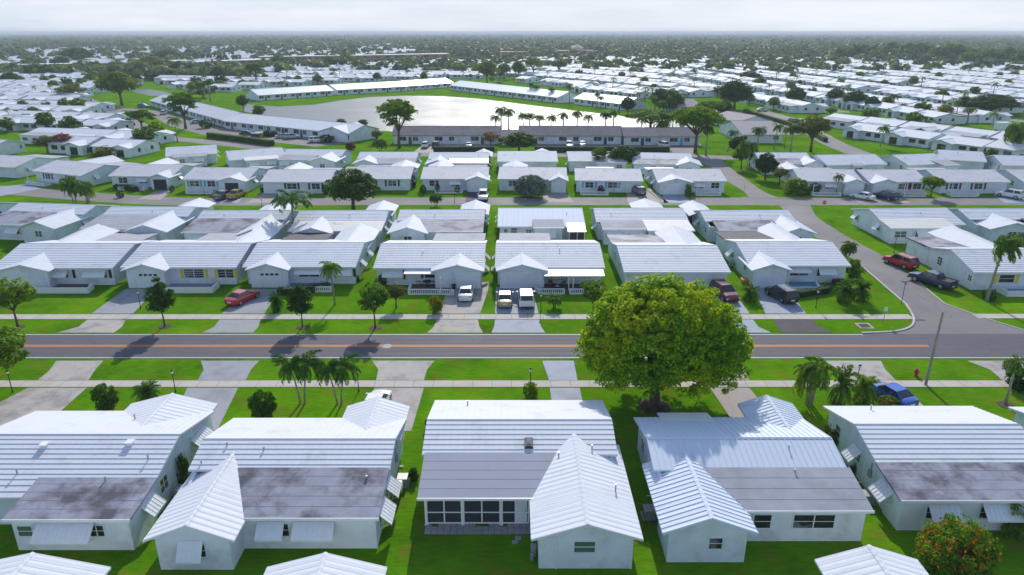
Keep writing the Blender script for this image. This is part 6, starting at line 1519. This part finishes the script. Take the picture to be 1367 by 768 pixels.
# ---------------------------------------------------------------- street furniture
def lamp(x, y, label, h=1.9):
    X, Y = at(x, y); root = tag(empty('lamp_post', (X, Y, 0)), label, 'lamp', 'black garden lamp posts')
    q = MB(); q.tube((0, 0, -.05), (0, 0, h), .045, .035, 8); q.tube((0, 0, 0), (0, 0, .25), .08, .06, 8); q.tube((-.18, 0, h - .2), (.18, 0, h - .2), .015, n=5); q.build('pole', 'dark_metal', root)
    q = MB(); q.tube((0, 0, h), (0, 0, h + .26), .09, .14, 6); q.tube((0, 0, h + .26), (0, 0, h + .38), .17, .02, 6); q.build('lantern', 'dark_metal', root)
    q = MB(); q.tube((0, 0, h + .03), (0, 0, h + .24), .105, .145, 6); q.build('glass', 'lamp_clear', root)
for x, y, l in ((188, 412, 'black garden lamp post beside the driveway of the yellow-shuttered cottage'), (722, 416, 'black garden lamp post right of the white SUV'), (1089, 411, 'black garden lamp post on the corner lawn'), (234.5, 524, 'black garden lamp post on the near lawn left of the grey driveway'),
                (17, 524, 'black garden lamp post at the left edge of the near lawn'), (479, 523, 'black garden lamp post behind the right palm pair'), (708, 521, 'black garden lamp post rising out of the round bush'), (1143, 516, 'black garden lamp post between the low palms and the blue car'),
                (1193, 338, 'black garden lamp post behind the dark red SUV'), (350, 278, 'small dark lamp post on the second street near the tall palm'), (274, 266, 'small lamp post on the lawn of the mint-shuttered cottage'), (607, 271, 'thin lamp post on the second street lawn')): lamp(x, y, l)
def sign(x, y, kind, label):
    X, Y = at(x, y); root = tag(empty('street_sign' if kind != 'stop' else 'stop_sign', (X, Y, 0)), label, 'sign')
    h = {'stop': 2.3, 'name': 2.9, 'small': 1.9}[kind]
    q = MB(); q.tube((0, 0, -.05), (0, 0, h), .035, n=7); q.build('pole', 'grey_metal' if kind != 'name' else 'dark_metal', root)
    if kind == 'stop':
        def octa(r, y_): return [(r * math.cos(R(22.5 + 45 * k)), y_, h + .12 + r * math.sin(R(22.5 + 45 * k))) for k in range(8)]
        q = MB(); q.hull(octa(.42, -.05), octa(.42, -.03)); f = q.build('sign_face', 'sign_white', root)
        q = MB(); q.hull(octa(.385, -.06), octa(.385, -.0505)); q.build('red_field', 'sign_red', f)
        t = bpy.data.curves.new('stop_text', 'FONT'); t.body = 'STOP'; t.size = .27; t.align_x = 'CENTER'; t.align_y = 'CENTER'; t.extrude = .004
        tt_ = bpy.data.objects.new('tmp', t); me_ = bpy.data.meshes.new_from_object(tt_); bpy.data.objects.remove(tt_); me_.materials.clear(); me_.materials.append(MATS['sign_white'])
        to = bpy.data.objects.new('stop_lettering', me_); COL.objects.link(to); to.rotation_euler = (R(90), 0, 0); to.location = (0, -.068, h + .12); to.parent = f
    elif kind == 'name':
        q = MB(); q.box(-.55, .55, -.015, .015, h - .02, h + .16); q.build('name_blade', 'grey_metal', root)
        q = MB(); q.box(-.015, .015, -.45, .45, h - .22, h - .04); q.build('name_blade', 'grey_metal', root)
    else:
        q = MB(); q.box(-.2, .2, -.06, -.04, h - .5, h + .02); q.build('sign_face', 'sign_white', root)
    return root
sign(1098, 288, 'stop', 'red octagonal stop sign at the corner of the second street')
sign(970, 214, 'stop', 'small red stop sign at the third street corner')
sign(1203, 407, 'name', 'street name sign post at the side street corner')
sign(1179, 431, 'small', 'small white square sign on the verge by the side street')
sign(993, 259, 'small', 'thin small sign at the grass tip by the second street')
# utility pole
X, Y = at(1235.5, 514); root = tag(empty('utility_pole', (X, Y, 0)), 'tall plain grey wooden utility pole beside the near sidewalk', 'pole')
q = MB(); q.path([(0, 0, -.1), (.12, .1, 3.5), (.28, .2, 7.2)], [.14, .115, .09], 10); q.build('pole_shaft', 'palm_bark', root); q = MB(); q.tube((.28, .2, 7.2), (.285, .203, 7.3), .095, .08, 10); q.build('pole_cap', 'grey_metal', root)
# hydrant
X, Y = at(1222.5, 502); root = tag(empty('fire_hydrant', (X, Y, 0)), 'rusty red fire hydrant on the verge left of the utility pole', 'hydrant')
q = MB(); q.tube((0, 0, 0), (0, 0, .08), .2, n=10); q.tube((0, 0, .08), (0, 0, .6), .14, n=10); q.tube((0, 0, .6), (0, 0, .66), .18, n=10); q.tube((0, 0, .66), (0, 0, .82), .15, .04, 10); q.build('barrel', 'hydrant_red', root)
q = MB(); q.tube((-.25, 0, .45), (.25, 0, .45), .07, n=8); q.tube((0, -.26, .4), (0, 0, .4), .085, n=8); q.build('nozzle', 'hydrant_red', root)
# storm drain
X, Y = at(1154, 435.5); root = tag(empty('storm_drain', (X, Y, 0)), 'square concrete storm drain with a rusty grate in the verge', 'drain')
q = MB()
for a, b, c, d in ((-.8, .8, -.8, -.55), (-.8, .8, .55, .8), (-.8, -.55, -.55, .55), (.55, .8, -.55, .55)): q.box(a, b, c, d, -.05, .05)
q.build('drain_frame', 'concrete', root); q = MB()
for k in range(9): q.box(-.55 + k * .125, -.49 + k * .125, -.55, .55, -.02, .03)
q.build('grate', 'bark', root)
X, Y = at(516.5, 462.5); root = tag(empty('manhole_cover', (X, Y, .02)), 'round pale manhole cover on the yellow centre line', 'manhole cover')
q = MB(); q.tube((0, 0, -.02), (0, 0, .008), .55, n=20); q.build('cover', 'concrete', root)
# bins and boxes
def bin_(x, y, m, label, h=1.0, w=.6):
    X, Y = at(x, y); root = tag(empty('wheelie_bin', (X, Y, 0)), label, 'bin'); q = MB()
    q.hull([(-w/2 * .8, -w/2 * .8, .05), (w/2 * .8, -w/2 * .8, .05), (w/2 * .8, w/2 * .8, .05), (-w/2 * .8, w/2 * .8, .05)], [(-w/2, -w/2, h), (w/2, -w/2, h), (w/2, w/2, h), (-w/2, w/2, h)]); q.build('bin_body', m, root)
    q = MB(); q.hull([(-w/2 - .03, -w/2 - .03, h), (w/2 + .03, -w/2 - .03, h), (w/2 + .03, w/2 + .05, h), (-w/2 - .03, w/2 + .05, h)], [(-w/2 + .05, -w/2 + .05, h + .1), (w/2 - .05, -w/2 + .05, h + .1), (w/2 - .05, w/2, h + .1), (-w/2 + .05, w/2, h + .1)]); q.build('bin_lid', m, root)
bin_(995, 378, 'bin_orange', 'orange storage bin beside the corner cottage side wall', .5, 1.1)
bin_(346, 184, 'bin_yellow', 'yellow bin by the white apartment block parking', 1.6, 2.2); bin_(341.5, 185.5, 'bin_blue', 'dark blue dumpster left of the yellow bin', 1.6, 2.4)
bin_(871, 250, 'bumper_black', 'black bin at the side of the corner cottage on the second street'); bin_(350, 257, 'bumper_black', 'dark bin by the garage of the black-shuttered cottage')
bin_(606, 386.5, 'bumper_black', 'small dark bin by the garage of the red-shuttered cottage', .6, .5)
# patio furniture
def chair_at(X, Y, rot, m, label, grp):
    root = tag(empty('patio_chair', (X, Y, .12), rot), label, 'chair', grp)
    q = MB(); q.box(-.27, .27, -.27, .27, .38, .46); q.build('seat', m, root)
    q = MB(); q.hull([(-.27, .22, .46), (.27, .22, .46), (.27, .28, .46), (-.27, .28, .46)], [(-.25, .36, .98), (.25, .36, .98), (.25, .41, .98), (-.25, .41, .98)]); q.build('backrest', m, root)
    for a in (-.24, .24):
        for b in (-.24, .24): q = MB(); q.tube((a, b, 0), (a, b, .38), .022, n=5); q.build('leg', m, root)
        q = MB(); q.box(a - .03, a + .03, -.25, .3, .62, .66); q.build('armrest', m, root)
def table_at(X, Y, m, label, r=.55):
    root = tag(empty('patio_table', (X, Y, .12)), label, 'table'); q = MB(); q.tube((0, 0, .68), (0, 0, .72), r, n=18); q.build('tabletop', m, root)
    q = MB(); q.tube((0, 0, 0), (0, 0, .68), .04, n=6); q.tube((0, 0, 0), (0, 0, .04), .3, .1, 10); q.build('pedestal', m, root)
for i, px in enumerate((559, 567, 576, 581)):
    X, Y = at(px, 381); chair_at(X, Y + .3, R(180 * 0), 'patio_black', ['black patio chair on the red-shutter porch, far left', 'black patio chair on the red-shutter porch, second from left', 'black patio chair on the red-shutter porch, third from left', 'black patio chair on the red-shutter porch, by the post'][i], 'black patio chairs')
X, Y = at(571, 383); table_at(X, Y - .2, 'patio_black', 'black patio table among the chairs on the red-shutter porch')
for i, px in enumerate((735, 741, 748, 752)):
    X, Y = at(px, 382); chair_at(X, Y + (.5 if i in (1, 2) else 0), R([90, 0, 0, -90][i]), 'dark_metal', ['dark metal chair at the canopy porch table, left', 'dark metal chair behind the canopy porch table, left one', 'dark metal chair behind the canopy porch table, right one', 'dark metal chair at the canopy porch table, right'][i], 'dark metal chairs under the canopy')
X, Y = at(744, 383); table_at(X, Y, 'white_plastic', 'white round table under the long porch canopy', .7)
for i, px in enumerate((1070, 1080)):
    X, Y = at(px, 374); chair_at(X, Y, 0, 'white_plastic', ['white chair on the corner cottage porch, left', 'white chair on the corner cottage porch, right'][i], 'white porch chairs')
for i, px in enumerate((50, 0)):
    pass
# ---------------------------------------------------------------- the rest of the estate
def inpoly(x, y, P):
    c = False; n = len(P)
    for i in range(n):
        x1, y1 = P[i]; x2, y2 = P[(i + 1) % n]
        if (y1 > y) != (y2 > y) and x < (x2 - x1) * (y - y1) / (y2 - y1) + x1: c = not c
    return c
def small_house(seed, merge=False):
    rr = random.Random(seed); w = rr.uniform(12.5, 14.5); near = 5.6; r = 3.8; e = 2.5
    M = ['white_stucco', 'tile_x', 'tile_y', 'flat_tan', 'dark_glass']
    parts = {k: MB() for k in ('wall', 'roof', 'wing_roof', 'flat_roof', 'window')}
    b = parts['wall']; b.box(-w/2 + .3, w/2 - .3, -5, 5, 0, e - .05)
    for x in (-w/2 + .3, w/2 - .48): b.hull([(x, p, z) for p, z in ((-5, e - .05), (5, e - .05), (0, r - .2))], [(x + .18, p, z) for p, z in ((-5, e - .05), (5, e - .05), (0, r - .2))])
    gable_roof(parts['roof'], 'x', -w/2, w/2, -near, 0, near, e, r, e, 0, 0)
    s = rr.choice([-1, 1]); xa = s * w * .27
    gable_roof(parts['wing_roof'], 'y', -near - rr.uniform(1.5, 2.5), -2.2, xa - 3.3, xa, xa + 3.3, e, 3.35, e, 0, 0)
    b.box(xa - 2.8, xa + 2.8, -near - 1.2, -5, 0, e - .05)
    b.hull([(p, -near - 1.22, z) for p, z in ((xa - 2.8, e - .05), (xa + 2.8, e - .05), (xa, 3.2))], [(p, -near - 1.0, z) for p, z in ((xa - 2.8, e - .05), (xa + 2.8, e - .05), (xa, 3.2))])
    k = seed % 3
    if k == 0: parts['rear_roof'] = MB(); gable_roof(parts['rear_roof'], 'y', 2.2, 9.5, -s * w * .25 - 3.2, -s * w * .25, -s * w * .25 + 3.2, e, 3.4, e, 0, 0); b.box(-s * w * .25 - 2.8, -s * w * .25 + 2.8, 5, 9, 0, e)
    if k != 2: slab(parts['flat_roof'], -w * .45, w * .45 if k == 1 else xa, 3.8, 3.0, 8.6, 2.6); b.box(-w * .42, w * .42 if k == 1 else xa, 5, 8.3, 0, 2.45)
    else: slab(parts['flat_roof'], -w * .3, w * .3, 4.6, 2.8, 7, 2.5)
    g = parts['window']
    for x in (-s * w * .1, -s * w * .33): g.box(x - 1.0, x + 1.0, -5.05, -4.9, .95, 2.0)
    g.box(xa - 1.2, xa + 1.2, -near - 1.27, -near - 1.2, .1, 2.0)
    for x in (-3.5, 0, 3.5): g.box(x - .8, x + .8, 4.95 if k == 2 else 8.25, 5.08 if k == 2 else 8.38, 1.0, 1.9)
    for y in (-3, 2): g.box(-w/2 + .24, -w/2 + .32, y - .5, y + .5, 1, 2); g.box(w/2 - .32, w/2 - .24, y - .5, y + .5, 1, 2)
    mk = dict(wall='white_stucco', roof='tile_x', rear_roof='tile_y', wing_roof='tile_y', flat_roof=['flat_tan', 'flat_white', 'flat_grey'][(seed // 2) % 3], window='dark_glass')
    if merge:
        a = MB(); names = []
        MI = dict(wall=0, roof=1, wing_roof=2, rear_roof=2, flat_roof=3, window=4)
        for kk, q in parts.items():
            i = MI[kk]; o = len(a.v); a.v += q.v; a.f += [tuple(j + o for j in f) for f in q.f]; a.m += [i] * len(q.f); names.append(mk[kk])
        return a, names
    root = empty('cottage', (0, 0, -500)); root['category'] = 'cottage'
    for kk, q in parts.items():
        if kk == 'window':
            for i in range(0, len(q.f), 6):                       # every window its own part
                o = MB(); o.v = q.v[i // 6 * 8:i // 6 * 8 + 8]; o.f = [tuple(j - i // 6 * 8 for j in f) for f in q.f[i:i + 6]]; o.build('window', mk[kk], root)
        else: q.build(kk, mk[kk], root)
    return root
HP = [small_house(i) for i in range(6)]
HM = [small_house(i, True) for i in range(6)]
FILL = [  # photo-space outline, row angle, name of the region, chance of a tree
    ([(-80, 100), (36, 100), (112, 128), (104, 137), (140, 152), (168, 172), (222, 196), (170, 212), (110, 207), (40, 186), (-80, 172)], -14, 'left', .35),
    ([(40, 99), (85, 97), (205, 102), (150, 121), (118, 126)], -38, 'upper left', .5),
    ([(225, 97), (330, 92), (650, 82.5), (668, 84), (665, 104), (612, 106), (450, 112), (345, 118), (318, 124), (262, 121), (222, 111)], -12, 'beyond the lake', .45),
    ([(668, 80), (905, 79), (905, 128), (858, 134), (770, 122), (668, 105)], -57, 'right of the lake', .28),
    ([(905, 78.5), (1115, 80), (1367, 90), (1440, 93), (1440, 150), (1360, 150), (1290, 170), (1220, 170), (1165, 163), (1090, 152), (1015, 141), (945, 132), (905, 128)], -84, 'on the right', .25),
    ([(1088, 152), (1160, 158), (1225, 172), (1300, 184), (1440, 202), (1440, 226), (1290, 206), (1250, 200), (1165, 190), (1110, 172)], -62, 'at the right, past the diagonal street', .2),
    ([(-40, 68), (130, 65), (330, 61), (545, 60), (560, 70), (430, 80), (300, 85), (-40, 95)], 20, 'far behind the brown blocks', .16),
    ([(800, 74), (1000, 75), (1000, 77), (800, 77)], 10, 'far beyond', .5),
]
HOUSES = []; TREES = []
rF = random.Random(5)
STREET_LINES = []
for ri, (poly, ang, rname, tp) in enumerate(FILL):
    PW = [at(*p) for p in poly]; a = R(ang); c, s = math.cos(a), math.sin(a)
    us = [x * c + y * s for x, y in PW]; vs = [-x * s + y * c for x, y in PW]
    v = min(vs) + 8; j = 0
    while v < max(vs):
        u = min(us) + (j * 5.3) % 7; run = []
        while u < max(us):
            x, y = u * c - v * s, u * s + v * c
            if inpoly(x, y, PW):
                inner = inpoly(x + 5, y, PW) and inpoly(x - 5, y, PW)
                if rF.random() < (.93 if ri != 6 else .8): HOUSES.append((x, y, a + (0 if j % 2 == 0 else math.pi) + rF.uniform(-.03, .03), ri, j))
                run.append((x, y))
                for _ in range(2):
                    if rF.random() < tp * .85:
                        dv = rF.choice([-9.5, 9.5, -12, 11]) + rF.uniform(-2, 2); du = rF.uniform(-7, 7)
                        TREES.append((x + du * c - dv * s, y + du * s + dv * c, ri))
            u += 14.4
        if ri > 1 and j % 2 == 1 and len(run) > 2 and run[0][1] < 750:
            off = 15.0
            p, q = run[0], run[-1]; dx, dy = -s * off, c * off
            if math.dist(p, q) > 25: STREET_LINES.append(([(p[0] + dx - c * 6, p[1] + dy - s * 6), (q[0] + dx + c * 6, q[1] + dy + s * 6)]))
        v += ((18.5, 30.0), (15.5, 21.0))[ri in (0, 1)][j % 2]; j += 1
mb = MB()
for i, ((xa, ya), (xb, yb)) in enumerate(STREET_LINES):
    L = math.hypot(xb - xa, yb - ya); nx, ny = -(yb - ya) / L * 3.2, (xb - xa) / L * 3.2; z = .006 + .0007 * (i % 3)
    mb.poly([(xa + nx, ya + ny, z), (xa - nx, ya - ny, z), (xb - nx, yb - ny, z), (xb + nx, yb + ny, z)])
tag(mb.build('estate_streets', 'asphalt_old'), kind='structure')
HOUSES.sort(key=lambda h: h[1])
ORD = ['first', 'second', 'third', 'fourth', 'fifth', 'sixth', 'seventh', 'eighth', 'ninth', 'tenth', 'eleventh', 'twelfth', 'thirteenth', 'fourteenth', 'fifteenth']
def inview(x, y, z=2):
    c_, s_ = math.cos(TH), math.sin(TH); zc = y * c_ + (CAM_H - z) * s_
    return -40 < 683.5 + F_PX * x / zc < 1407
vis = [h for h in HOUSES if inview(h[0], h[1])]
near = vis[:236]; far = vis[236:]
rows = {}
for h in near: rows.setdefault((h[3], h[4]), []).append(h)
LB = {'left': 'in the roof rows at the left side', 'upper left': 'in the upper left row', 'beyond the lake': 'in the low rows beyond the lake', 'right of the lake': 'in rows right of the lake', 'on the right': 'in dense rows on the right', 'at the right, past the diagonal street': 'past the diagonal street', 'far behind the brown blocks': 'behind the brown blocks', 'far beyond': 'far beyond the rows'}
def ordn(n): return ORD[n] if n < 15 else '%dth' % (n + 1)
for (ri, j), hs in rows.items():
    hs.sort(key=lambda h: h[1])
    rn = sorted(set(k[1] for k in rows if k[0] == ri)).index(j)
    for k, h in enumerate(hs):
        i = (k * 5 + j * 3 + ri) % 6
        where = 'number %d of its row counted from the nearest, row %d from the left' % (k + 1, rn + 1)
        c_ = copy_tree(HP[i], (h[0], h[1], 0), h[2], (rF.uniform(.93, 1.06), 1, rF.uniform(.95, 1.08)), 'white cottage %s, %s of the %s row' % (LB[FILL[ri][2]], ordn(k), ordn(rn)), 'small white cottages ' + LB[FILL[ri][2]])
# the farthest cottages: one object
if far:
    Vv = []; Ff = []; Mi = []; names = ['white_stucco', 'tile_x', 'tile_y', 'flat_tan', 'dark_glass']
    o = 0
    for k, h in enumerate(far):
        a, nm = HM[k % 6]; c, s = math.cos(h[2]), math.sin(h[2])
        Vv += [(h[0] + x * c - y * s, h[1] + x * s + y * c, z) for x, y, z in a.v]; Ff += [tuple(q + o for q in f) for f in a.f]; Mi += a.m; o += len(a.v)
    me = bpy.data.meshes.new('distant_cottages'); me.from_pydata(Vv, [], Ff)
    for n_ in names: me.materials.append(MATS[n_])
    me.polygons.foreach_set('material_index', Mi); me.update()
    ob = bpy.data.objects.new('distant_cottages', me); COL.objects.link(ob)
    tag(ob, 'mass of tiny white cottages in the farthest rows of the estate', 'cottages', kind='stuff')
# scattered trees of the estate
TREES.sort(key=lambda t: t[1]); TREES = [t for t in TREES if inview(t[0], t[1])]
KT = ['farround', 'farmid', 'farpalm', 'farpalm', 'farround', 'farlime', 'farmid', 'farpalm']
NMK = dict(farround='dark round tree', farmid='mid green tree', farpalm='palm', farlime='yellow-green tree')
cnt = {}
tr_n = TREES[:240]; tr_f = TREES[240:]
for i, (x, y, ri) in enumerate(tr_n):
    k = KT[int(rF.random() * 8)] if ri in (3, 4, 5) else KT[int(rF.random() * 8)]
    cnt[(k, ri)] = cnt.get((k, ri), 0) + 1
    put(k, (x, y), rF.uniform(2.8, 6.5) if k != 'farpalm' else rF.uniform(5.5, 9), None, None, '%s %s, %s from the front' % (NMK[k], LB[FILL[ri][2]], ordn(cnt[(k, ri)] - 1)), 'trees scattered among the cottages', world=True)
# woods to the horizon, one object of countless crowns
def woods():
    n = 24000; yy = 44.6 + 42 * rng.random(n) ** 1.15; xx = rng.uniform(-70, 1440, n); P = []
    for x, y in zip(xx, yy):
        lim = 60 if x < 545 else (78.5 if x > 1000 else 74.5)
        if x < 560: lim = 67 - (x + 40) / 600 * 7
        if x > 1110: lim = 80 + (x - 1110) / 257 * 9
        if 730 < x < 810: lim = 72
        if y > lim: continue
        if 1165 < x < 1295 and 82 < y: continue
        P.append(at(x, y))
    # a sprinkling among the far cottages on the left, and along the brown blocks
    for _ in range(130): P.append(at(rng.uniform(-40, 640), rng.uniform(62, 84)))
    for _ in range(60): P.append(at(rng.uniform(-40, 240), rng.uniform(97, 104)))
    for _ in range(160): P.append(at(rng.uniform(150, 330), rng.uniform(96, 108)))
    for _ in range(170): P.append(at(rng.uniform(560, 1110), rng.uniform(74, 78)))
    for (x, y, ri) in tr_f: P.append((x, y))
    P = np.array(P); m_ = len(P)
    Rr = rng.uniform(3.6, 7.4, m_) * np.where(P[:, 1] > 1500, 1.5, 1.0); H = rng.uniform(6.5, 12.5, m_) * np.where(rng.random(m_) < .08, 1.35, 1)
    H = np.where(P[:, 1] < 1000, H * .8, H)
    nq = 30; d = rng.normal(0, 1, (m_, nq, 3)); d /= np.linalg.norm(d, axis=2)[:, :, None]; d[:, :, 2] = np.abs(d[:, :, 2]) * .95 - .1
    C = np.stack([P[:, 0], P[:, 1], H * .52], 1)[:, None, :] + d * np.stack([Rr, Rr, H * .45], 1)[:, None, :] * rng.uniform(.8, 1.05, (m_, nq, 1))
    sz = np.repeat(Rr * .42, nq)[:, None]
    V = leaf_quads(C.reshape(-1, 3), (d * 1.2 + np.array([0, 0, .5])).reshape(-1, 3), 1.0, .45, .8)
    C4 = np.repeat(C.reshape(-1, 3), 4, axis=0); V = C4 + (V - C4) * np.repeat(sz, 4, axis=0)
    o = obj_np('woods', V, ['leaf_woods']); tag(o, 'far-off dark woods stretching to the horizon', 'woods', kind='stuff')
woods()
# a few parked cars among the fill
ci = 0
protos = []
for kind, paint in (('sedan', 'white'), ('suv', 'silver'), ('sedan', 'grey'), ('suv', 'navy')):
    pr_ = car(kind, paint, 0, -400, 0, 'x', world=True); protos.append(pr_)
for h in near[6:200:5]:
    c, s = math.cos(h[2]), math.sin(h[2]); dx, dy = rF.choice([-4.0, 4.0]), -10.5
    x, y = h[0] + dx * c - dy * s, h[1] + dx * s + dy * c
    k = ci % 4; ci += 1
    c_ = copy_tree(protos[k], (x, y, .02), h[2] + math.pi / 2, None, ['white', 'silver', 'dark grey', 'dark blue'][k] + ' car %s, %s from the front' % (LB[FILL[h[3]][2]], ordn((ci - 1) // 4)), 'cars parked among the far cottages')
def kill(o):
    for ch in list(o.children): kill(ch)
    bpy.data.objects.remove(o, do_unlink=True)
for p in protos + list(PR.values()) + HP: kill(p)
# ---------------------------------------------------------------- light, sky, air, camera
EL, AZ = 31.0, 3.5
w = bpy.data.worlds.new('World'); scene.world = w; w.use_nodes = True; nt = w.node_tree; nt.nodes.clear()
out = nt.nodes.new('ShaderNodeOutputWorld'); bg = nt.nodes.new('ShaderNodeBackground')
sky = nt.nodes.new('ShaderNodeTexSky'); sky.sky_type = 'NISHITA'; sky.sun_disc = False; sky.sun_elevation = R(EL); sky.sun_rotation = R(AZ)
sky.air_density = 1.0; sky.dust_density = 0.6; sky.ozone_density = 2.0; sky.altitude = 0
tc = nt.nodes.new('ShaderNodeTexCoord'); mp = nt.nodes.new('ShaderNodeMapping'); mp.inputs['Scale'].default_value = (1.0, 1.0, 7.0)
nt.links.new(tc.outputs['Generated'], mp.inputs[0])
nz = N(nt, 'ShaderNodeTexNoise', i_Scale=3.4, i_Detail=9.0, i_Roughness=0.58); nt.links.new(mp.outputs[0], nz.inputs['Vector'])
rp = ramp(nt, nz.outputs[0], [(0.34, (0.93, 0.93, 0.93)), (0.66, (1, 1, 1))])
sx = nt.nodes.new('ShaderNodeSeparateXYZ'); nt.links.new(tc.outputs['Generated'], sx.inputs[0])
el = ramp(nt, sx.outputs[2], [(0.0, (1, 1, 1)), (0.11, (.98, .98, .98)), (0.36, (.10, .10, .10))])
vm = N(nt, 'ShaderNodeMath', operation='MULTIPLY'); nt.links.new(rp.outputs[0], vm.inputs[0]); nt.links.new(el.outputs[0], vm.inputs[1])
# thin high cloud: a veil of white over the blue
mx = N(nt, 'ShaderNodeMix', data_type='RGBA'); nt.links.new(vm.outputs[0], mx.inputs[0]); nt.links.new(sky.outputs[0], mx.inputs[6]); 
vc = ramp(nt, nz.outputs[0], [(0.40, (0.68, 0.76, 0.87)), (0.64, (1.0, 1.0, 1.0))])
vs = N(nt, 'ShaderNodeVectorMath', operation='MULTIPLY'); vs.inputs[1].default_value = (4.8, 5.05, 5.4); nt.links.new(vc.outputs[0], vs.inputs[0]); nt.links.new(vs.outputs[0], mx.inputs[7])
nt.links.new(mx.outputs[2], bg.inputs[0]); bg.inputs[1].default_value = 0.15; nt.links.new(bg.outputs[0], out.inputs[0])
sl = bpy.data.lights.new('sun', 'SUN'); sl.energy = 3.3; sl.angle = R(0.6); sl.color = (1.0, 0.94, 0.85)
so = bpy.data.objects.new('sun', sl); COL.objects.link(so)
dv = Vector((-math.sin(R(AZ)) * math.cos(R(EL)), -math.cos(R(AZ)) * math.cos(R(EL)), -math.sin(R(EL))))
so.rotation_euler = dv.to_track_quat('-Z', 'Y').to_euler()
HAZE = True
if HAZE:
    m, nt, b, out = _nt('haze_air'); nt.nodes.remove(b)
    pv = nt.nodes.new('ShaderNodeVolumePrincipled'); pv.inputs['Color'].default_value = (0.80, 0.90, 1.0, 1); pv.inputs['Density'].default_value = 0.0002; pv.inputs['Anisotropy'].default_value = 0.0
    nt.links.new(pv.outputs[0], out.inputs['Volume'])
    mb = MB(); mb.box(-9500, 9500, -100, 14500, -1.5, 36); o = mb.build('haze', 'haze_air'); tag(o, kind='stuff'); o['label'] = 'pale bluish haze over the far distance'; o['category'] = 'haze'
cam = bpy.data.cameras.new('camera'); cam.sensor_width = 36; cam.lens = F_PX / 1367 * 36; cam.clip_start = .5; cam.clip_end = 30000
co = bpy.data.objects.new('camera', cam); COL.objects.link(co); co.location = (0, 0, CAM_H); co.rotation_euler = (math.pi / 2 - TH, 0, 0)
scene.camera = co
scene.view_settings.view_transform = 'Standard'; scene.view_settings.look = 'None'; scene.view_settings.gamma = 1; scene.view_settings.use_curve_mapping = False
scene.view_settings.exposure = 0.32
